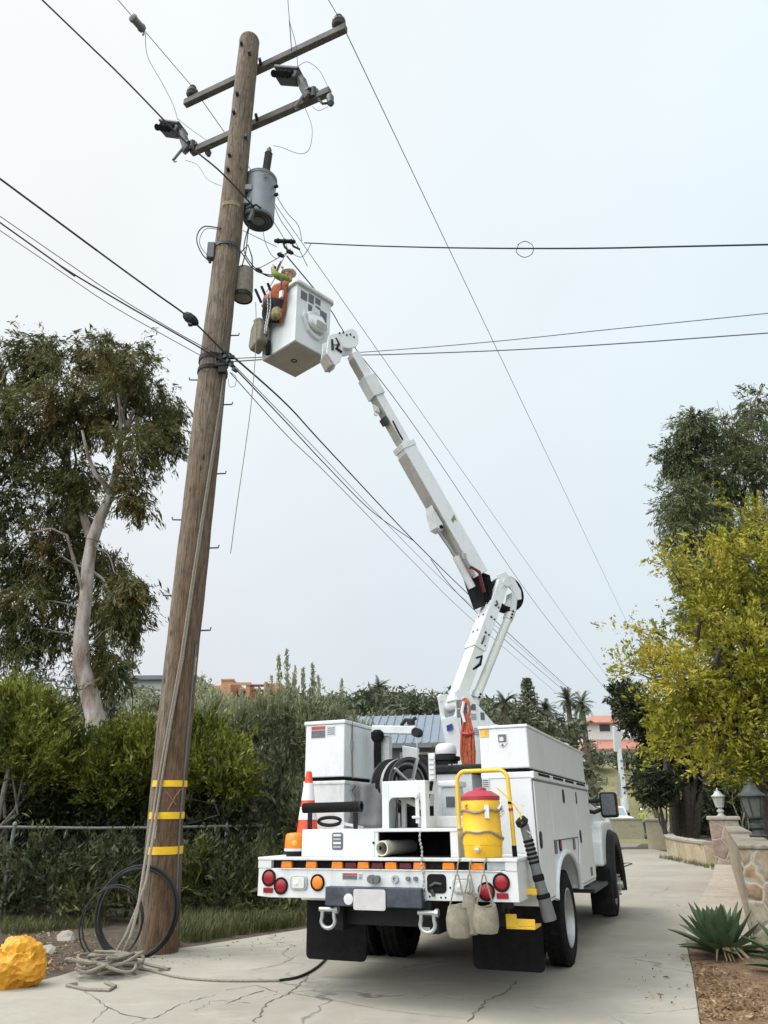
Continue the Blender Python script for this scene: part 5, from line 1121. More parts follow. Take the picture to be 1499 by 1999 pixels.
blades('grass', ground_scatter(1500, [(345, 1845), (352, 1760), (400, 1735), (480, 1745), (520, 1760), (600, 1775), (600, 1808), (470, 1826), (400, 1838)]), .22, .006, 'l_grass')
blades('grass', ground_scatter(500, [(0, 1790), (200, 1780), (200, 1810), (0, 1830)])+ground_scatter(160, [(270, 1858), (345, 1842), (340, 1850), (290, 1862)])+ground_scatter(120, [(1290, 1672), (1395, 1693), (1395, 1699), (1290, 1676)]), .14, .005, 'l_grass')
def litter(name, P, ln, wd):
    P = np.array([tuple(p+Vector((0, 0, random.uniform(.01, .03)))) for p in P]); d = rng.normal(size=P.shape); d[:, 2] *= .25; V, Q = leaf_quads(P, ln, wd, dirs=d*2); o = np_mesh(name, V, Q, M['l_litter']); o['kind'] = 'stuff'
litter('leaf_litter', ground_scatter(2600, [(1352, 1885), (1499, 1880), (1520, 1999), (1370, 1999)])+ground_scatter(1200, [(0, 1830), (160, 1815), (270, 1850), (235, 1868), (110, 1900), (0, 1928)])+ground_scatter(40, [(1210, 1860), (1345, 1860), (1365, 1990), (1290, 1990), (1230, 1930)])+ground_scatter(60, [(250, 1870), (590, 1818), (600, 1850), (300, 1900)]), .035, .015)
def agave(lab, u, v, size, n=30, tilt=0., seed=1):
    rr = random.Random(seed); c = gpt(u, v, .02); t = empty('agave_plant', c, lab, 'agave'); b = MB(); dry = MB()
    for i in range(n):
        s_ = i/n; az = i*2.399+rr.uniform(-.2, .2); el = R_(3+80*s_**.85+rr.uniform(-5, 5)); Lf = size*rr.uniform(.85, 1.1)*(1 if s_ < .8 else .9); W = size*.145
        d = Vector((math.cos(az)*math.cos(el), math.sin(az)*math.cos(el), math.sin(el))); side = Vector((-math.sin(az), math.cos(az), 0)); nn = side.cross(d)*-1
        vs = []; p = Vector((math.cos(az)*.05, math.sin(az)*.05, .05)); K = 7
        for k in range(K+1):
            q = k/K; w = W*(.65+1.3*q-1.0*q*q)*(1-q**4) if k < K else .002; th = .035*size*(1-q)+.003; dd = (d+Vector((0, 0, .18*(q-.5)*(1 if el > .6 else -.6)))).normalized(); pos = p+dd*Lf*q
            vs += [pos-side*w+nn*w*.35, pos-nn*th, pos+side*w+nn*w*.35, pos+nn*th*.2]
        fs = []
        for k in range(K): fs += [(4*k+j, 4*k+(j+1) % 4, 4*k+4+(j+1) % 4, 4*k+4+j) for j in range(4)]
        fs += [(0, 3, 2, 1), (4*K, 4*K+1, 4*K+2, 4*K+3)]; b.add(vs, fs)
    b.build('rosette', M['l_agave'], t, smooth=False)
    for i in range(9):
        az = rr.uniform(-1.0, .6)-1.2; dry.tube([(math.cos(az)*.06, math.sin(az)*.06, .10), (math.cos(az)*size*.4, math.sin(az)*size*.4, .12), (math.cos(az)*size*.65, math.sin(az)*size*.65, .02)], .022, 5, .006)
    dry.build('dry_leaf', M['l_agavedry'], t)
agave('large spiky green agave growing beside the road edge at the foot of the stone wall', 1412, 1874, .50, 46, seed=3)
agave('second agave cut off by the right edge of the picture', 1575, 1915, .55, 26, seed=8)

# ------------------------------------------------------------------ the bucket truck (x right, y forward, z up; ground at z = -0.14)
TY, TPT, TRL = .3886, -.0179, -.0118
TM = Matrix.Translation(Vector((-.058, 7.176, .14))) @ Matrix.Rotation(-TY, 4, 'Z') @ Matrix.Rotation(TPT, 4, 'X') @ Matrix.Rotation(TRL, 4, 'Y')
T = empty('bucket_truck', TM @ Matrix.Translation(Vector((0, 0, -.14))), 'white utility bucket truck with raised articulated boom and open rear deck', 'bucket truck')
class TB(MB):
    def build(s, *a, **k):
        s.v = [(p[0], p[1], p[2]+.14) for p in s.v]; return MB.build(s, *a, **k)
def tthing(name, base, label, cat, group=None): return empty(name, TM @ Matrix.Translation(Vector(base)), label, cat, group)
def rr(x0, z0, x1, z1, r, n=5):
    P = []
    for cx, cz, a0 in ((x1-r, z1-r, 0), (x0+r, z1-r, 90), (x0+r, z0+r, 180), (x1-r, z0+r, 270)):
        for i in range(n+1): a_ = R_(a0+90*i/n); P.append((cx+r*math.cos(a_), cz+r*math.sin(a_)))
    return P
XZ = lambda a, b, d: (a, d, b)
YZ = lambda a, b, d: (d, a, b)
W = 1.23
# --- chassis
b = TB()
for s in (-1, 1): b.box((s*.45-.04, .12, .40), (s*.45+.04, 7.9, .62))
for y in (.2, 1.2, 3.4, 5.0, 7.4): b.box((-.45, y, .44), (.45, y+.1, .58))
b.cyl((-.85, 2.45, .31), (.85, 2.45, .31), .075); b.lathe((0, 2.45, .31), (0, 1, 0), [(-.2, .05), (-.15, .17), (0, .2), (.15, .16), (.22, .08)], 16)
b.cyl((-.95, 7.05, .31), (.95, 7.05, .31), .06); b.cyl((0, 2.6, .33), (0, 6.2, .5), .045); b.cyl((-.62, 3.4, .42), (-.62, 4.6, .42), .2, n=18)
for s in (-1, 1): b.beam((s*.52, 1.75, .50), (s*.52, 3.15, .48), .08, .07); b.box((s*.52-.05, 2.3, .33), (s*.52+.05, 2.6, .5))
b.box((-.95, .95, .55), (.95, 1.02, .66)); b.build('chassis', M['blackpaint'], T)
for s in (-1, 1):
    b = TB(); b.prism(rr(s*.87-.33, .03, s*.87+.33, .62, .05), XZ, .93, .945); b.build('mud_flap', M['black'], T)
# --- tail bumper
b = TB()
b.add([(-1.235, 0, .664), (-1.10, 0, .655), (W, 0, .668), (W, 0, .897), (-1.235, 0, .897), (-1.235, .07, .664), (-1.10, .07, .655), (W, .07, .668), (W, .07, .897), (-1.235, .07, .897)],
      [(0, 1, 2, 3, 4), (9, 8, 7, 6, 5), (0, 5, 6, 1), (1, 6, 7, 2), (2, 7, 8, 3), (3, 8, 9, 4), (4, 9, 5, 0)])
b.box((-1.24, -.005, .897), (-1.10, .07, .966)); b.box((1.13, -.005, .897), (W, .07, .966)); b.box((-1.0, -.012, .890), (1.1, .05, .899))
b.box((-1.242, -.012, .9665), (1.24, .84, .992)); b.box((-1.235, .07, .66), (-1.19, .84, .966)); b.box((1.19, .07, .668), (W, .84, .966))
tb = b.build('tail_bumper', M['white2'], T, bevel=.006)
TB().box((-1.10, .045, .90), (1.13, .068, .966)).build('light_bar', M['black'], tb)
for x in (-.945, -.688, -.424, -.166, .10, .367, .633, .887): 
    b = TB(); b.prism([(x-.056, .902), (x+.056, .902), (x+.05, .956), (x-.05, .956)], XZ, .005, .044); b.build('amber_lamp', M['amber'], tb, bevel=.006)
for x in (-.295, -.033, .233): b = TB(); b.prism([(x-.06, .903), (x+.06, .903), (x+.05, .95), (x-.05, .95)], XZ, .02, .044); b.build('red_lamp', M['darkred'], tb, bevel=.005)
TB().box((.97, .02, .902), (1.128, .044, .962)).build('end_plate', M['steel'], tb)
def roundlamp(x, z, r, m, name):
    b = TB(); b.ring((x, -.014, z), (x, .0, z), r+.012, r-.002, 28); o = b.build(name, M['black'], tb, smooth=True)
    c = TB(); c.lathe((x, -.001, z), (0, -1, 0), [(0, r-.002), (.008, r-.003), (.016, r*.8), (.02, r*.4), (.021, .002)], 28); c.build('lens', m, o, smooth=True)
    d = TB()
    for ring_, k in ((.35, 6), (.68, 12)):
        for i in range(k): a_ = 2*math.pi*i/k; d.lathe((x+math.cos(a_)*r*ring_, -.0175 if ring_ < .5 else -.014, z+math.sin(a_)*r*ring_), (0, -1, 0), [(0, r*.12), (.005, r*.07)], 8)
    d.build('reflector', m, o)
for x, z in ((-1.117, .817), (-.986, .752), (.959, .743), (1.09, .812)): roundlamp(x, z, .060, M['red'], 'tail_light')
roundlamp(-.609, .785, .058, M['amber'], 'turn_signal')
for x in (-.80, .757):
    b = TB(); b.prism(rr(x-.088, .72, x+.088, .84, .035), XZ, -.016, 0); o = b.build('reverse_light', M['steel'], tb, bevel=.004); c = TB(); c.prism(rr(x-.065, .735, x+.065, .825, .02), XZ, -.026, -.0165); c.build('lens', M['lens'], o, bevel=.005)
    d = TB(); d.lathe((x-.02, -.027, .78), (0, -1, 0), [(0, .025), (.006, .018), (.009, .002)], 12); d.build('bulb', M['reflect'], o, smooth=True)
for x in (-1.12, 1.093): TB().box((x-.05, -.012, .692), (x+.05, 0, .735)).build('side_marker', M['red'], tb, bevel=.004)
def label(x0, z0, x1, z1, y, scheme, parent, fn=XZ, d=-1, name='warning_sticker'):
    """small printed sticker: plate, header strip and lines of print"""
    b = TB(); b.prism([(x0, z0), (x1, z0), (x1, z1), (x0, z1)], fn, y, y+d*.0022); b.mat(1); h = z1-z0; w = x1-x0
    if scheme == 'danger':
        b.prism([(x0+w*.04, z0+h*.68), (x1-w*.04, z0+h*.68), (x1-w*.04, z1-h*.05), (x0+w*.04, z1-h*.05)], fn, y+d*.0023, y+d*.0036); b.mat(2)
        b.prism([(x0+w*.04, z0+h*.05), (x1-w*.04, z0+h*.05), (x1-w*.04, z0+h*.64), (x0+w*.04, z0+h*.64)], fn, y+d*.0023, y+d*.0036); mats = ['sticker', 'stickerred', 'stickerdark']
    elif scheme == 'dark': 
        b.prism([(x0+w*.1, z0+h*.1), (x1-w*.1, z0+h*.1), (x1-w*.1, z1-h*.1), (x0+w*.1, z1-h*.1)], fn, y+d*.0023, y+d*.0036); mats = ['sticker', 'stickerdark']
    elif scheme == 'lines':
        for i in range(4): b.prism([(x0+w*.1, z0+h*(.12+.2*i)), (x1-w*.1, z0+h*(.12+.2*i)), (x1-w*.1, z0+h*(.22+.2*i)), (x0+w*.1, z0+h*(.22+.2*i))], fn, y+d*.0023, y+d*.0036)
        mats = ['sticker', 'stickerdark']
    elif scheme == 'yellow': 
        b.prism([(x0+w*.08, z0+h*.08), (x0+w*.55, z0+h*.08), (x0+w*.55, z1-h*.1), (x0+w*.08, z1-h*.1)], fn, y+d*.0023, y+d*.0036); mats = ['stickeryel', 'yelrail']
    return b.build(name, [M[k] for k in mats], parent)
label(-.367, .813, -.212, .868, -.0005, 'danger', tb); label(-.205, .815, -.165, .866, -.0005, 'lines', tb)
b = TB(); b.box((-.485, -.10, .612), (.42, -.001, .762)); tow = b.build('tow_plate', M['navy'], tb, bevel=.008)
b = TB(); b.prism(rr(-.205, .587, .097, .748, .02), XZ, -.112, -.104); lp = b.build('licence_plate', M['plate'], tow, bevel=.003)
b = TB(); b.lathe((-.255, -.101, .668), (0, -1, 0), [(0, .045), (.004, .045), (.006, .02)], 14); b.build('round_sticker', M['sticker'], tow)
b = TB(); b.prism(rr(.44, .72, .612, .868, .035), XZ, -.006, -.001); hz_ = b.build('hitch_opening', M['black'], tb)
b = TB(); b.tube([(.47, -.012, .775), (.52, -.02, .80), (.57, -.012, .79)], .012, 6); b.tube([(.48, -.012, .75), (.50, -.012, .70)], .016, 6); b.build('cable_end', M['darkgrey'], hz_, smooth=True)
b = TB(); b.ring((.147, -.02, .824), (.147, 0, .824), .032, .016, 18); b.build('eye_ring', M['steel'], tb, smooth=True)
for x, r in ((-.07, .034), (-.02, .03)): b = TB(); b.cyl((x, -.05, .822), (x, 0, .824), r, n=14); b.build('socket', M['grey'], tb, smooth=True)
for x in (.27, .34): b = TB(); b.cyl((x, -.03, .83), (x, 0, .83), .018, n=10); b.build('bolt', M['grey'], tb, smooth=True)
for x, z in ((.46, .695), (.56, .69), (.60, .69), (.645, .765)): b = TB(); b.cyl((x, -.004, z), (x, 0, z), .008, n=8); b.build('bolt_hole', M['black'], tb)
for x in (-.49, .44):
    b = TB(); P = [(x-.055, -.02, .575), (x-.058, -.02, .52)]+[(x-.058*math.cos(a_)*(1.15), -.02, .485-.055*math.sin(a_)) for a_ in np.linspace(.0, math.pi, 9)]+[(x+.058, -.02, .52), (x+.055, -.02, .575)]; b.tube(P, .017, 8); b.cyl((x-.085, -.02, .575), (x+.095, -.02, .575), .019, n=10); b.cyl((x+.07, -.02, .575), (x+.10, -.02, .575), .032, n=8); b.build('tow_shackle', M['steel'], tb, smooth=True)
    TB().box((x-.03, -.015, .54), (x+.03, .05, .66)).build('shackle_tab', M['blackpaint'], tb)
b = TB()
for i in range(18): 
    z = 1.20-.032*i; x = .395+.025*(i/18); b.lathe((x, -.02-.02*math.sin(i), z), (0, .3, 1), [(-.016, .005), (0, .012), (.016, .005)], 6)
b.build('safety_chain', M['steel'], tb)
# --- deck
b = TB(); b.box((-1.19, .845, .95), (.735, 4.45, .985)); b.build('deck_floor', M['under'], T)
b = TB(); b.box((-.84, .10, .9925), (-.092, .80, 1.226)); db = b.build('drawer_box', M['white'], T, bevel=.008)
b = TB(); b.prism(rr(-.52, 1.05, -.408, 1.198, .02), XZ, .094, .0995); lt = b.build('louvre_latch', M['stickerdark'], db, bevel=.002)
for i in range(4): TB().box((-.503, .088, 1.066+.033*i), (-.425, .0935, 1.085+.033*i)).build('louvre', M['sticker' if i % 2 else 'steel'], lt)
TB().cyl((-.10, .09, 1.11), (-.10, .0995, 1.11), .01, n=8).build('lock', M['black'], db)
b = TB()
b.box((-.09, .10, .9925), (-.055, .80, 1.2245)); b.box((.63, .10, .9925), (.70, .80, 1.2245)); b.box((-.055, .78, .9925), (.63, .80, 1.2)); b.box((-.09, .092, 1.2), (.70, .80, 1.228)); cub = b.build('deck_cubby', M['white2'], T, bevel=.004)
b = TB(); b.box((-.053, .12, .9935), (.628, .778, .998)); b.box((-.053, .12, 1.194), (.628, .778, 1.199)); b.box((-.0545, .12, .998), (-.05, .778, 1.194)); b.box((.625, .12, .998), (.6295, .778, 1.194)); b.box((-.05, .772, .998), (.625, .778, 1.194)); b.build('liner', M['black'], cub)
# reel frame
b = TB(); P = rr(.03, 1.231, .345, 1.49, .045)
# front plate as three bars with curved inner corners
b.box((-.035, .15, 1.229), (.032, .165, 1.635)); b.box((.345, .15, 1.229), (.395, .165, 1.635)); b.box((.032, .15, 1.49), (.345, .165, 1.635))
for sx_, x in ((1, .032), (-1, .345)): b.prism([(x, 1.49), (x+sx_*.05, 1.49), (x+sx_*.022, 1.482), (x+sx_*.008, 1.465), (x, 1.44)], XZ, .1505, .1645)
b.box((-.035, .1655, 1.615), (.395, .52, 1.635)); b.box((-.035, .1655, 1.229), (-.018, .52, 1.6145)); 
b.box((.377, .1655, 1.229), (.395, .26, 1.6145)); b.box((.377, .42, 1.229), (.395, .52, 1.6145)); b.box((.377, .26, 1.52), (.395, .42, 1.6145)); b.box((.377, .26, 1.229), (.395, .42, 1.33))
rf = b.build('reel_frame', M['white'], T, bevel=.004)
b = TB(); b.box((.30, .135, 1.27), (.335, .149, 1.53)); b.cyl((.27, .13, 1.32), (.34, .13, 1.32), .012, n=8); b.cyl((.31, .12, 1.50), (.31, .149, 1.50), .02, n=10); b.build('latch_bar', M['sticker'], rf, smooth=True)
b = TB(); b.cyl((.05, .42, 1.50), (.33, .3, 1.40), .03, n=12); b.build('hydraulic_hose', M['fibre'], rf, smooth=True)
b = TB(); b.box((.06, .40, 1.231), (.10, .44, 1.48)); b.build('frame_post', M['sticker'], rf)
b = TB(); b.lathe((.26, .45, 1.455), (0, -1, .1), [(0, .02), (.01, .04), (.04, .045), (.06, .02)], 12); b.build('red_cap', M['redlid'], rf, smooth=True)
TB().box((.0, .5, 1.231), (.36, .6, 1.42)).build('motor', M['blackpaint'], rf, bevel=.02)
# hose reel
rc = Vector((-.06, .72, 1.62)); ax = Vector((math.cos(R_(-32)), math.sin(R_(-32)), 0)); b = TB()
for s in (-.15, .15): b.ring(rc+ax*(s-.008), rc+ax*(s+.008), .265, .235, 40); b.ring(rc+ax*(s-.006), rc+ax*(s+.006), .15, .05, 30)
reel = b.build('hose_reel', M['darkgrey'], T, smooth=True)
b = TB(); k = 0
for lay, r in ((0, .17), (1, .205), (2, .24)):
    for i in range(7-lay % 2):
        x = -.125+.042*i+.02*(lay % 2); x_, y_, a_ = frame(ax); P = [rc+ax*x+x_*math.cos(q)*r+y_*math.sin(q)*r for q in np.linspace(0, 2*math.pi, 33)]; b.mat(1 if (i*3+lay) % 5 == 1 else 0); b.tube(P, .019, 6)
b.build('wound_hose', [M['black'], M['steel']], reel, smooth=True)
b = TB(); b.cyl(rc-ax*.19, rc+ax*.20, .06, n=16)
for i in range(5): q = 2*math.pi*i/5; x_, y_, a_ = frame(ax); b.beam(rc+ax*.168+(x_*math.cos(q)+y_*math.sin(q))*.05, rc+ax*.168+(x_*math.cos(q)+y_*math.sin(q))*.255, .04, .018)
b.build('hub_spoke', M['steel'], reel)
b = TB(); b.tube([(.22, .52, 1.88), (.34, .40, 1.82), (.40, .33, 1.70), (.41, .30, 1.62), (.40, .28, 1.55)], .018, 7); b.build('hose_end', M['black'], reel, smooth=True)
b = TB(); [b.box((.40, .25, 1.645+.045*i), (.455, .262, 1.67+.045*i)) for i in range(5)]; b.box((.395, .264, 1.63), (.46, .27, 1.88)); b.build('hose_guide', M['sticker'], reel)
for x0, y0, x1, y1, z0, z1, m, nm in ((.10, 1.35, .50, 2.1, .986, 1.75, 'sticker', 'deck_locker'), (.30, .9, .46, 1.15, 1.25, 1.60, 'sticker', 'control_box'), (.20, .45, .66, .85, 1.229, 1.33, 'white', 'step_box')):
    o = TB().box((x0, y0, z0), (x1, y1, z1)).build(nm, M[m], T, bevel=.012)
    if nm == 'deck_locker': TB().box((x0-.3, y0-.03, z1+.001), (x1+.15, y1+.03, z1+.09)).build('lid', M['blackpaint'], o, bevel=.02)
    if nm == 'control_box': TB().box((x0-.03, y0-.03, z1+.001), (x1+.03, y1+.03, z1+.06)).build('lid', M['white'], o, bevel=.015); TB().box((x0+.05, y0-.006, z0+.16), (x1-.02, y0-.0005, z0+.26)).build('label_plate', M['stickerdark'], o)
b = TB(); b.lathe((-.05, 2.2, 1.86), (0, 0, 1), [(0, .20), (.03, .20), (.04, .14), (.08, .14), (.09, .17), (.13, .17), (.14, .12), (.16, .12)], 24); b.mat(1); b.lathe((-.05, 2.2, 2.021), (0, 0, 1), [(0, .125), (.03, .13), (.09, .12), (.12, .09), (.13, .02)], 24); b.build('dome_cap', [M['blackpaint'], M['white']], T, smooth=True)
# grey post of the deck winch (davit) and its arm
b = TB(); b.box((-.58, 1.42, .986), (-.47, 1.52, 2.19)); dv_ = b.build('winch_post', M['white2'], T, bevel=.008)
b = TB(); b.cyl((-.585, 1.36, 1.84), (-.585, 1.36, 2.17), .04, n=14); b.lathe((-.585, 1.36, 2.12), (0, 0, 1), [(0, .05), (.04, .075), (.10, .075), (.13, .04)], 14); b.build('winch_motor', M['black'], dv_, smooth=True)
b = TB(); b.beam((-.66, 1.40, 2.26), (-.13, 1.40, 2.225), .09, .09); wa = b.build('winch_arm', M['sticker'], dv_, bevel=.012)
b = TB(); b.tube([(-.30, 1.38, 2.29), (-.24, 1.36, 2.34), (-.17, 1.38, 2.33), (-.12, 1.38, 2.36)], .022, 7); b.box((-.22, 1.35, 2.29), (-.16, 1.45, 2.33)); b.cyl((-.12, 1.34, 2.2), (-.12, 1.46, 2.2), .05, n=14); b.build('clamp', M['blackpaint'], wa, smooth=True)
b = TB(); b.tube([(-.12, 1.37, 2.19), (-.11, 1.36, 2.0), (-.115, 1.35, 1.8)], .006, 5); b.build('winch_cable', M['steel'], wa)
b = TB(); b.prism([(-.42, 1.75), (-.22, 1.75), (-.22, 2.06), (-.42, 2.10)], XZ, 1.7, 1.74); b.build('mast_guard', M['sticker'], T, bevel=.01)
# --- left boxes
b = TB(); b.box((-W, .845, .56), (-.735, 4.48, 1.02)); b.box((-1.2, .80, 1.0205), (-.73, 4.48, 1.66)); b.box((-1.215, .79, 1.655), (-.72, 4.48, 1.692)); lbx = b.build('side_body', M['white2'], T, bevel=.008)
lbx['label'] = 'low side body with white panels behind the cone'
b = TB(); [b.box((-.7295, .95+i*.33, 1.60), (-.724, 1.2+i*.33, 1.635)) for i in range(2)]; b.build('side_slot', M['black'], lbx)
b = TB(); b.box((-1.15, .85, 1.6925), (-.78, 1.58, 1.73)); b.build('dark_gap_slab', M['black'], T)  # black slab put in for shade in the gap under the tool box
b = TB(); b.box((-1.205, .80, 1.731), (-.735, 1.60, 2.272)); ltb = b.build('tool_box', M['white'], T, bevel=.01)
b = TB(); b.box((-1.222, .785, 2.2725), (-.722, 1.615, 2.312)); b.build('lid', M['white'], ltb, bevel=.01)
label(-1.141, 2.128, -.958, 2.262, .7995, 'danger', ltb); label(-.95, 2.15, -.84, 2.255, .7995, 'lines', ltb)
b = TB(); b.tube([(-.729, .98, 2.318), (-.722, .98, 2.27), (-.727, .98, 2.1), (-.728, .985, 1.98), (-.72, .99, 1.72)], .009, 5); b.mat(1); b.box((-.733, .95, 2.0), (-.722, 1.02, 2.1)); b.build('tie_strap', [M['rope'], M['steel']], ltb)
# --- right side body with wheel arch
ya, yb, zb, zt = .86, 4.48, .56, 1.66
arch = [(3.10, zb-.02)]+[(2.33+.77*math.cos(a_)*1.0, .54+.42*math.sin(a_)) for a_ in np.linspace(.12, math.pi-.12, 15)]+[(1.55, zb)]
poly = [(ya, zb), (ya, zt), (yb, zt), (yb, .54)]+arch
b = TB(); b.prism(poly[::-1], YZ, .745, W); b.box((.735, ya-.005, 1.6605), (W+.005, yb, 1.719)); sb = b.build('side_body', M['white'], T, bevel=.008)
sb['label'] = 'tall right side body with compartment doors and wheel arch'
b = TB(); b.box((W-.004, ya-.01, 1.655), (W+.032, yb+.01, 1.722)); b.build('drip_rail', M['white'], sb, bevel=.008)
b = TB(); [b.box((W+.0321, a_, 1.69), (W+.0345, c_, 1.716)) for a_, c_ in ((1.06, 1.65), (1.85, 2.46), (2.62, 3.22), (3.44, 4.16))]; b.build('vent_slot', M['black'], sb)
b = TB(); P = [(W+.012, y, z) for y, z in arch]; b.tube(P, .028, 8); b.build('wheel_arch_trim', M['white'], sb, smooth=True)
def door(y0, z0, y1, z1, latch=None, poly=None):
    P = poly or rr(y0, z0, y1, z1, .025, 3); b = TB(); b.prism(P, YZ, W+.0005, W+.018); d = b.build('compartment_door', M['white'], sb, bevel=.005)
    cy_ = sum(p[0] for p in P)/len(P); cz_ = sum(p[1] for p in P)/len(P); g_ = TB(); g_.prism([(a_+.012*(1 if a_ > cy_ else -1), c_+.012*(1 if c_ > cz_ else -1)) for a_, c_ in P], YZ, W+.0002, W+.004); g_.build('dark_seam', M['grey'], d)  # darker plate behind the door outlines its seam
    if latch:
        y, z = latch; c = TB(); c.prism(rr(y-.06, z-.075, y+.06, z+.075, .045), YZ, W+.0185, W+.024); l = c.build('latch', M['blackpaint'], d, bevel=.002); TB().prism(rr(y-.035, z-.05, y+.035, z+.05, .03), YZ, W+.0245, W+.029).build('paddle', M['darkgrey'], l)
door(.89, .60, 1.585, 1.635, (.98, 1.11), poly=[(.89, .60), (1.50, .60), (1.585, .82), (1.63, .92), (1.63, 1.635), (.89, 1.635)])
door(1.665, 1.09, 3.27, 1.635, (2.46, 1.53))
door(3.31, .58, 4.44, 1.635, (3.42, 1.09), poly=[(3.22, .58), (4.40, .58), (4.44, .70), (4.44, 1.635), (3.31, 1.635), (3.31, 1.0), (3.18, .80)])
b = TB(); b.prism(rr(3.34, 1.46, 3.42, 1.60, .03), YZ, W+.0185, W+.024); b.build('upper_latch', M['darkgrey'], sb)
b = TB(); b.prism(rr(2.0, .975, 2.12, 1.085, .04), YZ, W+.001, W+.012); fl = b.build('fuel_filler', M['blackpaint'], sb); TB().prism(rr(2.02, .99, 2.10, 1.07, .03), YZ, W+.0125, W+.016).build('cap', plain('rusty_brown_cap', (.22, .08, .03), .6), fl)
for y in (1.80, 2.98): b = TB(); b.prism(rr(y-.07, .96, y+.03, 1.075, .01), YZ, W+.001, W+.014); b.build('grab_recess', M['grey'], sb)
b = TB(); b.prism(rr(3.95, .62, 4.12, .72, .01), YZ, W+.0185, W+.022); b.build('vent_plate', M['grey'], sb)
label(.745, 1.575, .815, 1.67, ya-.0055, 'lines', sb, name='information_sticker')
# rear closing panel below and bumper-side corner
TB().box((.9, .845, .60), (W-.01, .8595, .9655)).build('corner_panel', M['white2'], sb)
b = TB(); b.box((1.10, .30, .70), (1.31, .50, .745)); b.build('yellow_corner', M['yelrail'], T, bevel=.006)
b = TB(); b.box((1.06, .18, .46), (1.15, .20, .565)); b.box((1.06, .18, .455), (1.30, .44, .475)); b.box((1.15, .19, .475), (1.30, .205, .53)); b.build('yellow_step', M['yelrail'], T, bevel=.004)
b = TB(); b.box((1.0, .1, .58), (1.06, .5, .66)); b.box((.98, .2, .47), (1.08, .26, .60)); b.build('step_bracket', M['blackpaint'], T)
# top box
b = TB(); b.box((.74, .86, 1.754), (W-.005, 4.5, 2.135)); rtb = b.build('top_box', M['white'], T, bevel=.012); TB().box((.78, .9, 1.7195), (W-.04, 4.45, 1.7535)).build('dark_gap_slab', M['black'], T)  # black slab stands for the shaded gap below the top box
b = TB(); b.box((.728, .85, 2.1355), (W+.004, 4.51, 2.164)); b.build('lid', M['white'], rtb, bevel=.008)
b = TB(); b.lathe((1.1, 3.6, 2.164), (0, 0, 1), [(0, .1), (.03, .1), (.05, .05)], 14); b.build('vent_cap', M['white'], rtb, smooth=True)
label(.753, 2.055, .84, 2.128, .8595, 'yellow', rtb)
P = [(.93, 2.08), (.93, 1.985), (.945, 1.97), (.975, 1.95), (1.005, 1.97), (1.02, 1.985), (1.02, 2.08)]
b = TB(); b.prism(P, XZ, .850, .8595); la = b.build('paddle_latch', M['sticker'], rtb, bevel=.003); TB().prism(rr(.936, 2.0, 1.014, 2.075, .008), XZ, .8465, .8495).build('recess', M['stickerdark'], la); TB().prism(rr(.948, 2.01, .99, 2.05, .006), XZ, .842, .846).build('handle', M['sticker'], la)
TB().cyl((.975, .845, 1.973), (.975, .8495, 1.973), .011, n=10).build('lock', M['stickerdark'], la)
b = TB(); b.box((.60, 3.0, 1.9), (.73, 4.4, 2.36)); b.build('boom_cradle', M['white2'], T, bevel=.02)
# --- beacon, grab rail
b = TB(); b.lathe((-.96, .20, .9925), (0, 0, 1), [(0, .085), (.025, .09), (.03, .105), (.045, .105)], 28); bc = b.build('beacon_light', M['blackpaint'], T, smooth=True)
TB().ring((-.96, .20, 1.0375), (-.96, .20, 1.06), .107, .08, 28).build('collar', M['sticker'], bc, smooth=True)
b = TB(); b.lathe((-.96, .20, 1.0605), (0, 0, 1), [(0, .104), (.06, .103), (.115, .098), (.13, .085), (.137, .05), (.139, .003)], 28); b.build('dome', M['amber'], bc, smooth=True); b = TB(); b.lathe((-.925, .115, 1.11), (.2, -1, .2), [(0, .03), (.012, .025), (.02, .004)], 12); b.build('bulb_glow', M['amberbright'], bc, smooth=True)
b = TB(); P = [(.645, .34, 1.228), (.645, .34, 1.62)]+[(.725-.08*math.cos(a_), .34, 1.62+.09*math.sin(a_)) for a_ in np.linspace(.2, math.pi/2, 6)]+[(1.045+.08*math.cos(a_), .34, 1.62+.09*math.sin(a_)) for a_ in np.linspace(math.pi/2, .2, 6)]+[(1.125, .34, 1.60), (1.135, .34, 1.30), (1.14, .34, .9925)]
b.tube(P, .0185, 10); gr = b.build('grab_rail', M['yelrail'], T, smooth=True)
TB().cyl((1.139, .34, .993), (1.138, .34, 1.08), .0215, n=10).build('foot', M['black'], gr); TB().cyl((1.131, .34, 1.42), (1.1306, .34, 1.44), .0215, n=10).build('tape', M['black'], gr); TB().cyl((1.132, .34, 1.36), (1.1315, .34, 1.385), .021, n=10).build('tape', M['stickerred'], gr)
b = TB(); b.tube([(1.02, .33, 1.56), (1.13, .33, 1.46), (1.22, .32, 1.34), (1.23, .30, 1.26)], .007, 6); b.build('lanyard', M['yelrail'], T)
b = TB(); b.box((.17, 2.15, .986), (.23, 2.21, 2.62)); ps = b.build('control_post', M['blackpaint'], T, bevel=.005)
b = TB(); [b.box((.13+.07*(i % 2), 2.135, 2.43+.11*(i//2)), (.19+.07*(i % 2), 2.149, 2.53+.11*(i//2))) for i in range(4)]; b.build('control_panel', M['stickerdark'], ps)
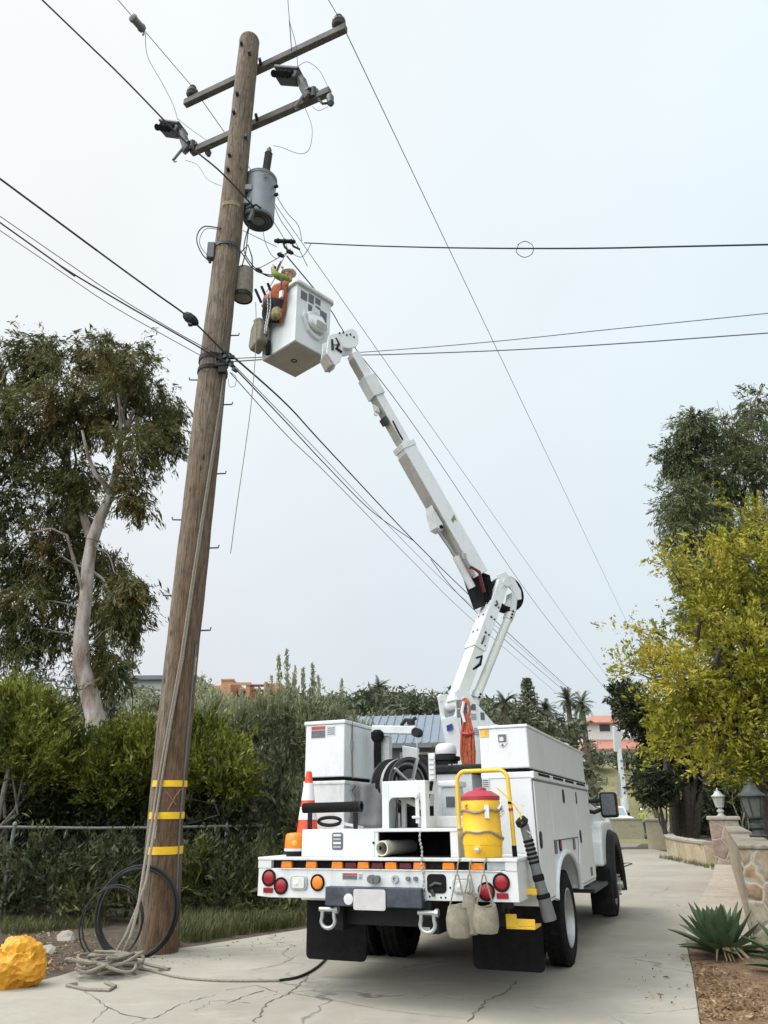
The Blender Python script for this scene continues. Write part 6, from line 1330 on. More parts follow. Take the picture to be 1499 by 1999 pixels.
# --- wheels
def wheel(x, y, side, dual=False):
    z = .31; r = .452; o = TB(); wd = .235
    def tyre(b, xc, w):
        b.lathe((xc, y, z), (1, 0, 0), [(-w/2+.015, .275), (-w/2, .31), (-w/2-.004, .38), (-w/2+.012, .428), (-w/2+.03, .446), (-w/2+.05, r), (w/2-.05, r), (w/2-.03, .446), (w/2-.012, .428), (w/2+.004, .38), (w/2, .31), (w/2-.015, .275)], 48, caps=False)
    root = bpy.data.objects.new('wheel', None); COL.objects.link(root); root.parent = T; root.empty_display_size = .1
    xs_ = [x-side*wd/2] + ([x-side*(wd*1.5+.09)] if dual else [])
    for c in xs_:
        b = TB(); tyre(b, c, wd)
        for i in range(40):
            a_ = 2*math.pi*i/40
            for q in (-.075, 0, .075):
                a2 = a_+(.04 if q == 0 else 0); d = Vector((0, math.cos(a2), math.sin(a2))); p = Vector((c+q, y, z))+d*(r+.002); b.beam(p-d*.012, p+d*.008, .052, .038, up=(1, 0, 0))
        b.build('tyre', M['black'], root, smooth=True)
    b = TB()
    if dual: b.lathe((x, y, z), (side, 0, 0), [(-wd+.03, .282), (-.03, .282), (-.008, .286), (-.004, .27), (-.03, .262), (-.10, .25), (-.125, .20), (-.13, .11), (-.06, .105), (-.05, .06), (-.048, .003)], 40, caps=False)
    else: b.lathe((x, y, z), (side, 0, 0), [(-wd+.03, .282), (-.03, .282), (-.008, .286), (-.004, .27), (-.03, .262), (-.06, .25), (.0, .19), (.03, .17), (.035, .11), (.08, .10), (.085, .06), (.12, .05), (.121, .003)], 40, caps=False)
    b.build('rim', M['rim'], root, smooth=True)
    for i in range(10): b = TB(); a_ = 2*math.pi*i/10; d = Vector((0, math.cos(a_), math.sin(a_)))*(.155 if dual else .14); p = Vector((x, y, z))+d; q = side*(-.125 if dual else .035); b.cyl(p+Vector((q, 0, 0)), p+Vector((q+side*.045, 0, 0)), .016, n=6); b.build('lug_nut', M['rim'], root)
    return root
wheel(1.20, 2.45, 1, True); wheel(-1.20, 2.45, -1, True); wheel(1.17, 7.0, 1); wheel(-1.17, 7.0, -1)
b = TB(); b.prism([(1.2, .93), (1.7, 1.0), (2.45, 1.02), (3.2, .95), (3.2, .92), (2.45, .99), (1.7, .97), (1.2, .90)], YZ, .5, W-.01); b.build('wheel_liner', M['black'], T)
# --- cab
b = TB(); prof = [(4.55, .50), (4.55, 1.55), (4.62, 1.98), (4.80, 2.06), (5.95, 2.05), (6.55, 1.52), (7.75, 1.42), (7.98, 1.30), (8.02, .75), (7.9, .55), (7.6, .50)]
b.prism(prof, YZ, -1.0, 1.0); cab = b.build('cab', M['white'], T, bevel=.05, seg=3)
b = TB(); b.prism([(4.75, 1.52), (4.80, 1.95), (5.85, 1.95), (6.35, 1.52)], YZ, 1.001, 1.01); b.build('side_window', M['glass'], cab); b = TB(); b.prism([(4.75, 1.52), (4.80, 1.95), (5.85, 1.95), (6.35, 1.52)], YZ, -1.01, -1.001); b.build('side_window', M['glass'], cab)
b = TB(); b.prism(rr(-.8, 1.58, .8, 1.93, .05), lambda a_, c_, d: (a_, d+(c_-1.55)*.163, c_), 4.535, 4.545); b.build('rear_window', M['glass'], cab)
for s in (-1, 1):
    b = TB(); b.prism([(4.66, .56), (4.66, 1.48), (6.05, 1.50), (6.15, 1.1), (6.15, .62)], YZ, s*1.001, s*1.02); d = b.build('cab_door', M['white'], cab, bevel=.008); TB().box((4.75, 0, 0), (4.75, 0, 0)) if 0 else None
    TB().box((s*1.021, 4.78, 1.28), (s*1.045, 4.95, 1.33)).build('handle', M['blackpaint'], d, bevel=.006)
# widened front fender with dark flare (right and left)
for s in (-1, 1):
    b = TB(); P = [(5.95+.0, .62), (6.0, .95), (6.2, 1.16), (6.5, 1.25), (7.5, 1.25), (7.8, 1.05), (7.9, .7)]
    inn = [(7.82, .7)]+[(7.0+.62*math.cos(a_), .36+.66*math.sin(a_)) for a_ in np.linspace(.5, math.pi-.3, 9)]+[(6.35, .62)]
    b.prism(P+inn, YZ, s*.98, s*1.16); b.build('front_fender', M['white'], cab, bevel=.04, seg=3)
    b = TB(); n = 24; vs = []; fs = []
    for i in range(n+1):
        a_ = math.radians(-12+204*i/n); ca, sa = math.cos(a_), math.sin(a_)
        for rr_, x in ((.60, 1.03), (.80, 1.03), (.79, 1.20), (.74, 1.27), (.66, 1.28), (.60, 1.24)): vs.append((s*x, 7.0+rr_*ca, .33+rr_*sa))
    for i in range(n): fs += [(6*i+k, 6*i+(k+1) % 6, 6*i+6+(k+1) % 6, 6*i+6+k) for k in range(6)]
    fs += [(0, 1, 2, 3, 4, 5), tuple(6*n+k for k in (5, 4, 3, 2, 1, 0))]; b.add(vs, fs); b.build('fender_flare', M['blackpaint'], cab, smooth=True)
    b = TB(); b.prism([(5.93, -.02), (6.02, -.02), (6.02, .50), (5.98, .6), (5.93, .6)], YZ, s*.92, s*1.24); b.build('mud_flap', M['black'], cab)
    b = TB(); b.box((s*.85, 4.5, .38), (s*1.2, 6.0, .43)); b.beam((s*.8, 4.9, .55), (s*1.1, 4.9, .4), .06, .05); b.beam((s*.8, 5.7, .55), (s*1.1, 5.7, .4), .06, .05); b.build('running_board', M['darkgrey'], cab, bevel=.01)
    b = TB(); b.prism(rr(s*1.33-.13, 1.30, s*1.33+.13, 1.67, .05), XZ, 5.98, 6.14); mr = b.build('side_mirror', M['blackpaint'], cab, bevel=.03, seg=3)
    TB().prism(rr(s*1.33-.10, 1.34, s*1.33+.10, 1.64, .03), XZ, 5.976, 5.9795).build('mirror_glass', M['stickerdark'], mr)
    b = TB(); b.tube([(s*1.0, 6.0, 1.40), (s*1.1, 6.03, 1.38), (s*1.2, 6.05, 1.42)], .03, 8); b.tube([(s*1.0, 6.0, 1.54), (s*1.1, 6.03, 1.54), (s*1.2, 6.05, 1.55)], .03, 8); b.build('mirror_arm', M['blackpaint'], mr, smooth=True)
    if s > 0: TB().box((1.455, 6.0, 1.36), (1.462, 6.1, 1.47)).build('mirror_reflector', M['orange'], mr)
TB().box((-.98, 7.98, .40), (.98, 8.12, .66)).build('front_bumper', M['steel'], cab, bevel=.02)

# --- boom: built in its own vertical plane (s along the plane, n across it)
BO = Vector((-.12, 3.2, 0)); BS = Vector((-.66, -.75, 0)).normalized()*-1; BN = Vector((.75, -.66, 0)).normalized()
def bpt(s, z, n=0.): return BO+BS*s+BN*n+Vector((0, 0, z))
SZ = lambda a_, c_, d: bpt(a_, c_, d)
boom = bpy.data.objects.new('boom', None); COL.objects.link(boom); boom.parent = T; boom.empty_display_size = .1
b = TB(); b.cyl((-.0, 3.3, .986), (-.0, 3.3, 1.30), .42, n=28); b.cyl((0, 3.3, 1.30), (0, 3.3, 1.42), .34, n=28); b.build('pedestal', M['white2'], boom, smooth=True)
tp = [(-.225, 2.80), (-.24, 2.86), (-.20, 2.90), (-.03, 2.86), (.11, 2.70), (.345, 2.47), (.50, 2.45), (.50, 1.45), (-.02, 1.43), (-.13, 2.15)]
b = TB()
for n in (-.25, .205): b.prism(tp, SZ, n, n+.045)
b.prism([(-.222, 2.56), (-.16, 2.56), (-.05, 1.43), (-.02, 1.43), (-.13, 2.15)], SZ, -.204, .204)
b.prism([(.30, 1.43), (.50, 1.43), (.50, 2.40), (.30, 2.40)], SZ, -.204, .204)
tr = b.build('turret', M['white'], boom, bevel=.008)
# rounded shoulders of the opening in the turret front
b = TB()
for sg in (-1, 1): 
    pl = [(sg*.204, 2.56), (sg*.204, 2.80)]+[(sg*(.204-.18*(1-math.cos(a_))*.5), 2.78-.22*math.sin(a_)) for a_ in np.linspace(0, math.pi/2, 6)]
    b.prism(pl, lambda a_, c_, d: bpt(d, c_, a_), -.215, -.17)
b.build('turret_cheek', M['white'], tr)
TB().cyl(bpt(-.08, 2.73, -.27), bpt(-.08, 2.73, .27), .075, n=18).build('pivot_pin', M['white2'], tr, smooth=True)
b = TB(); b.cyl(bpt(.0, 1.6, 0), bpt(-.02, 2.62, 0), .07, n=14); b.cyl(bpt(-.05, 2.52, -.19), bpt(-.05, 2.52, .19), .06, n=12); b.build('lift_cylinder', M['blackpaint'], tr, smooth=True)
b = TB(); b.prism([(-.06, 2.38), (.08, 2.40), (.09, 2.47), (-.06, 2.46)], lambda a_, c_, d: bpt(-.225+(2.56-c_)*.1+d, c_, a_), -.004, .0); b.build('oval_badge', M['stickerblue'], tr, bevel=.003)
for s0, z0, s1, z1, sch in ((-.16, 2.60, -.06, 2.78, 'dark'), (-.03, 2.62, .07, 2.72, 'dark'), (-.03, 2.50, .07, 2.60, 'lines'), (.12, 2.50, .20, 2.62, 'dark'), (.0, 2.30, .12, 2.42, 'lines')):
    label(s0, z0, s1, z1, .2505, sch, tr, fn=SZ, d=1)
ua = Vector((.4576, 0, .889))
def along(p, q, f_): return (p[0]+(q[0]-p[0])*f_, p[1]+(q[1]-p[1])*f_)
l0, l1 = (-.105, 2.74), (.775, 4.555); lm = along(l0, l1, .44)
b = TB(); b.beam(bpt(*l0), bpt(*lm), .235, .165, up=BN.cross(Vector((1, 0, 0)))) if 0 else b.beam(bpt(*l0), bpt(*lm), .165, .235, up=BN)
lo_b = b.build('lower_boom', M['fibre'], boom, bevel=.01)
b = TB(); b.beam(bpt(*along(l0, l1, .42)), bpt(*l1), .185, .265, up=BN); b.beam(bpt(*along(l0, l1, .42)), bpt(*along(l0, l1, .47)), .20, .28, up=BN); sl_ = b.build('boom_sleeve', M['white'], lo_b, bevel=.01)
def sbolt(p0, p1, r): b = TB(); b.cyl(p0, p1, r, n=8); b.build('sleeve_bolt', M['darkgrey'], lo_b)
for f_ in (.46, .55, .68, .78):
    p = along(l0, l1, f_)
    for nn in (-.06, .06): sbolt(bpt(p[0]-.889*.10, p[1]+.4576*.10, nn), bpt(p[0]-.889*.085, p[1]+.4576*.085, nn), .016)
    sbolt(bpt(p[0], p[1], .13), bpt(p[0], p[1], .142), .018); sbolt(bpt(p[0]+.05, p[1]-.03, .13), bpt(p[0]+.05, p[1]-.03, .142), .014)
b = TB(); b.tube([bpt(p[0], p[1], .145) for p in (along(l0, l1, .47), along(l0, l1, .52))], .012, 5); b.tube([bpt(p[0]+(.03 if i else -.02), p[1], .146) for i, p in enumerate((along(l0, l1, .82), along(l0, l1, .78)))], .012, 5); b.build('hose_clip', M['darkgrey'], lo_b)
b = TB(); b.tube([bpt(.20, 3.36, .1), bpt(.30, 3.40, .12), bpt(.26, 3.28, .12), bpt(.14, 3.20, .1)], .022, 7); b.build('hose_bulge', M['black'], lo_b, smooth=True)
b = TB(); b.cyl(bpt(.231, 2.75), bpt(.245, 2.85), .05, n=16); b.cyl(bpt(.25, 2.86), bpt(.87, 4.0), .062, n=20); rod = b.build('parallel_link', M['fibre'], boom, smooth=True)
b = TB(); b.cyl(bpt(.87, 4.0), bpt(.94, 4.14), .075, n=20); b.beam(bpt(.93, 4.12), bpt(.99, 4.40), .10, .16, up=BN); b.build('end_fitting', M['white2'], rod, bevel=.006); b = TB(); b.cyl(bpt(.235, 2.83), bpt(.28, 2.92), .075, n=20); b.build('end_fitting', M['white2'], rod, bevel=.006)
b = TB(); [b.cyl(bpt(.885+.02*i, 4.02+.05*i, .068), bpt(.885+.02*i, 4.02+.05*i, .085), .016, n=8) for i in range(3)]; [b.cyl(bpt(.245+.02*i, 2.84+.04*i, .068), bpt(.245+.02*i, 2.84+.04*i, .085), .016, n=8) for i in range(2)]; b.build('bolt', M['black'], rod)
# elbow sheave
ec = (.885, 4.395)
b = TB(); b.ring(bpt(*ec, n=-.09), bpt(*ec, n=.06), .275, .21, 40); el = b.build('elbow_sheave', M['black'], boom, smooth=True)
b = TB(); b.prism([(.79, 4.66), (.86, 4.68), (1.0, 4.62), (1.10, 4.45), (1.10, 4.32), (1.03, 4.30), (.95, 4.42), (.80, 4.56)], SZ, .061, .085); b.prism([(.66, 4.64), (.80, 4.70), (.86, 4.64), (.80, 4.50), (.70, 4.42)], SZ, .10, .14); b.prism([(.80, 4.20), (.95, 4.36), (1.03, 4.30), (.96, 4.15)], SZ, -.02, .05); b.build('sheave_plate', M['white'], el, bevel=.008)
TB().cyl(bpt(.80, 4.52, -.2), bpt(.80, 4.52, .16), .06, n=18).build('elbow_pin', M['white2'], el, smooth=True)
# upper boom
ud = Vector((-.5494, 0, .8356)); up_ = Vector((.8356, 0, .5494))
def uc(e, f_): return (e[0]+up_.x*f_, e[1]+up_.z*f_)       # from the lower edge towards the top
e0, e1 = (.30, 4.555), (-.90, 6.47)
c0, c1 = uc(e0, .115), uc(e1, .115)
b = TB(); b.beam(bpt(*c0), bpt(*c1), .235, .25, up=BN); b.beam(bpt(*along(c0, c1, .96)), bpt(*along(c0, c1, 1.0)), .26, .27, up=BN); ub = b.build('upper_boom', M['white'], boom, bevel=.008)
# darker grey underside plate and cylinder bracket
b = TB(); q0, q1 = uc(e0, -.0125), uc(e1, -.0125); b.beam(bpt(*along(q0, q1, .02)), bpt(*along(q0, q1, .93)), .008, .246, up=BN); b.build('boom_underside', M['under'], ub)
b = TB(); b.prism([(-.40, 5.58), (-.30, 5.42), (-.22, 5.30), (-.235, 5.20), (-.33, 5.235), (-.385, 5.45)], SZ, -.10, .10); b.build('cylinder_bracket', M['white2'], ub, bevel=.006)
TB().cyl(bpt(-.26, 5.25, .08), bpt(-.26, 5.25, .115), .03, n=10).build('bracket_pin', M['black'], ub)
b = TB(); b.cyl(bpt(-.26, 5.24), bpt(.04, 4.86), .027, n=12); cy = b.build('boom_cylinder', M['steel'], ub, smooth=True); TB().cyl(bpt(.035, 4.87), bpt(.285, 4.42), .058, n=18).build('barrel', M['white2'], cy, smooth=True)
b = TB(); b.prism([(.16, 4.72), (.56, 4.66), (.66, 4.5), (.45, 4.16), (.36, 4.12), (.26, 4.40)], SZ, -.11, .02); b.build('elbow_bracket', M['blackpaint'], ub, bevel=.01)
b = TB()
for i in range(7): n = -.09+.03*i; b.tube([bpt(.18+.02*i, 4.72-.01*i, n), bpt(.34+.03*i, 4.60, n+.02), bpt(.44+.02*i, 4.42, n), bpt(.40+.02*i, 4.22, n+.02), bpt(.52, 4.25+.03*i, n)], .017, 6)
b.build('hydraulic_hose', M['black'], ub, smooth=True)
b = TB(); b.tube([bpt(.20, 4.70, .10), bpt(.34, 4.63, .12), bpt(.38, 4.48, .11), bpt(.42, 4.34, .10)], .03, 8); b.build('red_hose', M['darkred'], ub, smooth=True)
b = TB(); b.prism([(-.16, 5.34), (-.125, 5.40), (-.10, 5.44), (-.055, 5.32), (-.09, 5.36), (-.12, 5.30)], lambda a_, c_, d: bpt(a_+.06, c_+.04, d), .1255, .1275); b.build('green_decal', plain('faded_green_decal', (.16, .26, .06), .6, 0, .4, 60), ub)
label(-.03, 4.86, .04, 4.95, .1255, 'lines', ub, fn=lambda a_, c_, d: bpt(a_+.1, c_-.05, d), d=1)
f0, f1 = (-.90, 6.60), (-1.56, 7.62)
i0, i1 = uc((-.87, 6.50), .095), uc((-1.72, 7.86), .095)
b = TB(); b.beam(bpt(*i0), bpt(*i1), .15, .17, up=BN); tip = b.build('telescopic_section', M['white'], boom, bevel=.008)
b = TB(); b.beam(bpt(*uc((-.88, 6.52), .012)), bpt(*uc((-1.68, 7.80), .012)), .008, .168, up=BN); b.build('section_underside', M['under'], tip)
cA, cB = uc((-1.32, 7.20), .10), uc((-1.50, 7.50), .10); b = TB(); b.beam(bpt(*cA), bpt(*cB), .21, .215, up=BN); b.build('boom_collar', M['white2'], tip, bevel=.008)
b = TB(); b.prism([(-1.30, 7.10), (-1.22, 7.06), (-1.20, 6.98), (-1.27, 7.0)], SZ, -.03, .03); b.ring(bpt(-1.255, 6.96, -.01), bpt(-1.255, 6.96, .01), .035, .02, 14); b.build('lifting_eye', M['white2'], tip)
b = TB(); p = uc((-1.08, 6.82), .0); b.beam(bpt(p[0], p[1]), bpt(p[0]-.06, p[1]+.09), .06, .15, up=BN); b.build('sensor_box', M['darkgrey'], tip); b = TB(); b.tube([bpt(-1.02, 6.85, .09), bpt(-.93, 6.68, .092), bpt(-.86, 6.56, .10)], .012, 6); b.build('hose', M['black'], tip)
# knuckle at the tip: two white plates carrying the bucket
kn = [(-1.60, 8.18), (-1.64, 8.27), (-1.72, 8.30), (-1.80, 8.24), (-1.90, 8.16), (-2.02, 8.10), (-2.10, 8.04), (-2.12, 7.72), (-2.06, 7.66), (-1.98, 7.55), (-1.90, 7.64), (-1.86, 7.78), (-1.86, 7.90), (-1.74, 7.92), (-1.64, 7.98), (-1.60, 8.06)]
b = TB(); b.prism(kn, SZ, -.13, -.10); b.prism(kn, SZ, .09, .12); kk = b.build('boom_tip_knuckle', M['white'], boom, bevel=.008)
b = TB(); b.cyl(bpt(-1.72, 8.12, -.10), bpt(-1.72, 8.12, .09), .09, n=16); b.cyl(bpt(-2.0, 7.95, -.14), bpt(-2.0, 7.95, .14), .05, n=14); b.cyl(bpt(-1.98, 7.68, -.10), bpt(-1.98, 7.68, .09), .06, n=14); b.build('knuckle_pin', M['white2'], kk, smooth=True)
b = TB(); b.tube([bpt(-1.98, 8.02, .125), bpt(-1.93, 7.92, .13), bpt(-1.97, 7.84, .13), bpt(-1.88, 7.80, .13)], .022, 7); b.build('tip_hose', M['blackpaint'], kk, smooth=True); b = TB(); b.tube([bpt(-2.04, 7.98, .125), bpt(-2.03, 7.80, .13)], .02, 7); b.build('tip_hose', M['blackpaint'], kk, smooth=True)
for i in range(5): b = TB(); b.cyl(bpt(-1.68-.06*i, 8.14+.03*(i % 2), .12), bpt(-1.68-.06*i, 8.14+.03*(i % 2), .135), .014, n=8); b.build('knuckle_bolt', M['blackpaint'], kk)
b = TB(); b.beam(bpt(-2.0, 7.56, -.02), bpt(-2.10, 7.75, -.02), .10, .22, up=BN); b.build('tip_cover', M['under'], kk, bevel=.02)
# bucket, placed in world axes and brought into the truck frame
Tinv = T.matrix_world.inverted() if False else (TM @ Matrix.Translation(Vector((0, 0, -.14)))).inverted()
BC = Vector((-1.385, 9.895, 8.10)); uX = Vector((math.cos(R_(47)), math.sin(R_(47)), 0)); uY = Vector((-uX.y, uX.x, 0))
BM = Tinv @ Matrix(((uX.x, uY.x, 0, BC.x), (uX.y, uY.y, 0, BC.y), (0, 0, 1, BC.z), (0, 0, 0, 1)))
bk = bpy.data.objects.new('bucket', None); COL.objects.link(bk); bk.parent = boom; bk.matrix_local = BM; bk.empty_display_size = .1
HX, HY, HB = .345, .40, 1.08
def shellv(z, gx_, inset): k = 1+.05*z/HB; return [(sx_*(HX*k-inset), sy_*(HY*k-inset), z) for sx_, sy_ in ((-1, -1), (1, -1), (1, 1), (-1, 1))]
b = MB(); o_, i_ = shellv(0, 0, 0)+shellv(HB, 0, 0), shellv(.03, 0, .02)+shellv(HB, 0, .02)
b.add(o_+i_, [(0, 3, 2, 1), (0, 1, 5, 4), (1, 2, 6, 5), (2, 3, 7, 6), (3, 0, 4, 7), (8, 9, 10, 11), (8, 12, 13, 9), (9, 13, 14, 10), (10, 14, 15, 11), (11, 15, 12, 8), (4, 5, 13, 12), (5, 6, 14, 13), (6, 7, 15, 14), (7, 4, 12, 15)])
b.build('bucket_shell', M['white'], bk, bevel=.025, seg=3)
b = MB(); K = 1.05; ro, ri = rr(-HX*K-.05, -HY*K-.05, HX*K+.05, HY*K+.05, .08), rr(-HX*K-.005, -HY*K-.005, HX*K+.005, HY*K+.005, .04); n = len(ro)
vs = [(x, y, HB-.05) for x, y in ro]+[(x, y, HB+.005) for x, y in ro]+[(x, y, HB+.005) for x, y in ri]+[(x, y, HB-.05) for x, y in ri]; fs = []
for k in range(4): fs += [(k*n+i, k*n+(i+1) % n, ((k+1) % 4)*n+(i+1) % n, ((k+1) % 4)*n+i) for i in range(n)]
b.add(vs, fs); b.build('bucket_rim', M['white2'], bk, bevel=.01)
b = MB(); b.box((-HX*.96, -HY*.96, -.012), (HX*.96, HY*.96, -.002)); b.build('bucket_base', M['under'], bk); b = MB(); b.ring((0, .02, -.02), (0, .02, -.012), .05, .03, 16); b.build('drain_ring', M['darkgrey'], bk)
# the right-hand face carries stickers and a rounded foot step (face at y = -HY)
fB = lambda a_, c_, d: (a_, -HY*(1+.05*c_/HB)+d, c_)
def bsticker(x0, z0, x1, z1, nm='warning_sticker', m='stickerdark'):
    MB().prism([(x0, z0), (x1, z0), (x1, z1), (x0, z1)], fB, -.004, -.0005).build(nm, M[m], bk)
for x0, z0, x1, z1 in ((-.28, .80, -.15, .95), (-.12, .82, -.01, .98), (.02, .87, .13, .98), (.03, .79, .13, .83), (-.12, .66, -.04, .78), (.13, .62, .27, .80)): bsticker(x0, z0, x1, z1)
bsticker(-.03, .70, .07, .80, m='sticker')
b = MB(); P = [(-.22, .60), (-.24, .48), (-.13, .28), (-.02, .22), (.10, .20), (.24, .33), (.25, .40), (.20, .36), (.10, .26), (-.01, .27), (-.10, .33), (-.20, .49), (-.20, .60)]; b.prism(P, fB, -.05, 0); b.build('step_lip', M['white2'], bk, bevel=.008)
b = MB(); P = rr(-.15, .34, .22, .66, .12, 6); b.prism(P, lambda a_, c_, d: fB(a_, c_, d*(1 if c_ < .5 else .35)), -.13, 0); stp = b.build('foot_step', M['white'], bk, bevel=.02)
MB().prism(rr(-.04, .35, .17, .47, .02), fB, -.136, -.131).build('step_tread', M['under'], stp)
b = MB(); b.box((.10, HY*.3, HB+.006), (.34, HY*1.0, HB+.06)); b.build('control_cover', M['white'], bk, bevel=.015)

# ------------------------------------------------------------------ loose gear on the truck (each its own thing)
c = (-.978, .47, .9925); t = tthing('traffic_cone', c, 'tall orange traffic cone with white bands on the left of the deck', 'traffic cone')
prof = [(0, .135), (.78, .028)]
def cr_(z): return .135+(.028-.135)*z/.78
def band_(z0, z1, m, nm, lift=0.): MB().lathe((0, 0, z0), (0, 0, 1), [(0, cr_(z0)+lift), (z1-z0, cr_(z1)+lift)], 24).build(nm, M[m], t, smooth=True)
b = MB(); b.box((-.133, -.133, 0), (.133, .133, .03)); b.lathe((0, 0, .03), (0, 0, 1), [(0, .130), (.745, .028), (.75, .02)], 24); b.build('cone_body', M['orange'], t, smooth=True)
band_(.50, .665, 'reflect', 'reflective_band', .004); band_(.32, .44, 'reflect', 'reflective_band', .004)
MB().tube([(.118*math.cos(a_), .118*math.sin(a_), .045) for a_ in np.linspace(0, 2*math.pi, 17)], .012, 6).build('foot_ring', M['orange'], t, smooth=True)
t = tthing('rubber_hose_cover', (-.55, .14, 1.37), 'length of black rubber tube lying across the deck in front of the cone', 'rubber tube')
MB().ring((-.30, 0, .045), (.30, 0, .05), .046, .034, 20).build('tube', M['black'], t, smooth=True); MB().ring((.298, 0, .05), (.312, 0, .05), .049, .030, 20).build('end_ring', M['blackpaint'], t, smooth=True)
for x in (-.78, -.30): TB().box((x-.02, .13, 1.227), (x+.02, .15, 1.369)).build('tube_support', M['blackpaint'], T)
t = tthing('hand_tool', (-.55, .30, 1.235), 'tool with black loop handle and pale blade lying on the deck box', 'hand tool')
b = MB(); b.tube([(-.09+.12*math.cos(a_), -.02, .06+.035*math.sin(a_)) for a_ in np.linspace(0, 2*math.pi, 21)], .017, 7); b.build('handle', M['blackpaint'], t, smooth=True); MB().beam((.03, -.02, .045), (.30, -.10, .0), .012, .025).build('blade', M['sticker'], t)
# grey rubber blanket
t = tthing('rubber_blanket', (-.25, .55, 1.228), 'grey rubber line blanket draped beside the reel frame', 'blanket')
vs = []; fs = []; nu, nv = 22, 16
for i in range(nu+1):
    for j in range(nv+1):
        a_, c_ = i/nu, j/nv; vs.append((-.27+.50*a_, .10*(1-c_)*0-.10*(1-c_)+.035*math.sin(a_*9+c_*2)+.02*math.sin(a_*17)-.10*max(0, .25-c_), .015+.42*c_-.03*math.sin(a_*5)*c_))
for i in range(nu):
    for j in range(nv): k = i*(nv+1)+j; fs.append((k, k+1, k+nv+2, k+nv+1))
o = MB().add(vs, fs).build('sheet', M['blanket'], t, smooth=True); s_ = o.modifiers.new('thickness', 'SOLIDIFY'); s_.thickness = .012
b = MB(); b.tube([(-.24, -.02, .40), (-.27, -.05, .34), (-.22, -.08, .26), (-.25, -.1, .18), (-.22, -.06, .10)], .022, 7); b.build('rolled_edge', M['blanket'], t, smooth=True)
t = tthing('plastic_pipe', (-.005, .06, 1.065), 'ivory plastic pipe poking out of the dark deck cubby', 'pipe')
MB().ring((0, 0, 0), (.05, .62, .0), .064, .054, 28).build('tube', M['pvc'], t, smooth=True); MB().ring((.004, .11, 0), (.006, .14, 0), .067, .0545, 28).build('coupling', M['pvc'], t, smooth=True)
# water cooler
t = tthing('water_cooler', (.905, .165, .9925), 'round yellow drink cooler with dark red lid strapped to the yellow rail', 'drink cooler')
MB().lathe((0, 0, 0), (0, 0, 1), [(0, .155), (.01, .163), (.10, .168), (.102, .172), (.20, .172), (.205, .168), (.36, .166), (.365, .172), (.44, .172), (.46, .165)], 40).build('barrel', M['yellow'], t, smooth=True)
MB().lathe((0, 0, .4605), (0, 0, 1), [(0, .172), (.03, .172), (.045, .15), (.075, .10), (.08, .06), (.10, .055), (.105, .01)], 40).build('lid', M['redlid'], t, smooth=True)
b = MB(); b.lathe((0, -.16, .075), (0, -1, 0), [(0, .035), (.01, .03), (.012, .016), (.045, .016)], 14); b.build('spigot_seat', M['yelrail'], t, smooth=True); b = MB(); b.lathe((0, -.175, .08), (0, -.6, -.4), [(0, .014), (.03, .02), (.04, .016), (.042, .002)], 12); b.build('spigot', M['sticker'], t, smooth=True)
MB().box((.075, -.163, .31), (.115, -.145, .42)).build('paper_tag', M['sticker'], t)
for z0, dz in ((.385, .02), (.155, -.05)):
    b = MB(); b.tube([(.178*math.cos(a_), .178*math.sin(a_), z0+dz*math.sin(a_*1.0)+.01*math.sin(a_*5)) for a_ in np.linspace(0, 2*math.pi, 33)], .010, 6); b.build('tie_rope', M['rope'], t, smooth=True)
b = MB(); b.tube([(.17, -.06, .38), (.19, -.03, .42), (.20, .0, .36), (.18, -.04, .33)], .014, 6); b.build('rope_knot', M['sticker'], t, smooth=True)
b = MB(); [b.tube([(x+.018*math.cos(a_), -.152-.004*abs(x), .405+.018*math.sin(a_)) for a_ in np.linspace(.6, 5.2, 9)], .006, 5) for x in (-.075, -.025)]; b.build('faded_lettering', M['orange'], t)
b = MB(); b.box((-.12, -.125, .0), (-.11, -.12, .0)) if 0 else None
# canvas tool bags hanging off the bumper
def bag(x, z0, z1, w, lab, y=-.095, sq=1.):
    t = tthing('tool_bag', (x, y, z0), lab, 'tool bag', 'canvas bags hanging from the bumper'); h = z1-z0; n = 22; b = MB(); vs = []; fs = []; L_ = [(0, .55), (.03, .85), (.25, 1.05), (.6, 1.0), (.85, .86), (.97, .80), (1.0, .84)]
    for k, (q, r_) in enumerate(L_):
        for i in range(n): a_ = 2*math.pi*i/n; rr2 = r_*(1+.06*math.sin(3*a_+q*5+x*9)); vs.append((math.cos(a_)*rr2*w/2, math.sin(a_)*rr2*w*.36*sq, q*h+.012*math.sin(2*a_+x*7)*(q > .5)))
    for k in range(len(L_)-1): fs += [(k*n+i, k*n+(i+1) % n, (k+1)*n+(i+1) % n, (k+1)*n+i) for i in range(n)]
    fs.append(tuple(range(n-1, -1, -1))); o = b.add(vs, fs).build('pouch', M['canvas'], t, smooth=True); s_ = o.modifiers.new('thickness', 'SOLIDIFY'); s_.thickness = .008
    b = MB(); b.lathe((0, 0, h*.93), (0, 0, 1), [(0, w*.30), (.001, .0)], 16, caps=False); b.build('dark_inside', M['black'], t)
    b = MB(); top = (.0, .085, .9935-z0)
    for s in (-1, 1): b.tube([(s*w*.38, 0, h*.96), (s*w*.2, .01, h+(.86-z0-h)*.5), (s*.01, .02, .87-z0)], .007, 5)
    b.tube([(0, .02, .865-z0), (.005, .03, .95-z0), (.01, .075, .985-z0), (.01, .12, .998-z0)], .007, 5); b.build('hanging_rope', M['rope'], t); return t
bag(.735, .415, .645, .185, 'left canvas tool bag hanging from the bumper below the yellow cooler'); bag(.835, .44, .72, .13, 'narrow middle canvas tool bag hanging between the two wider ones', y=-.07); bag(.965, .455, .65, .195, 'right canvas tool bag hanging below the red tail lights')
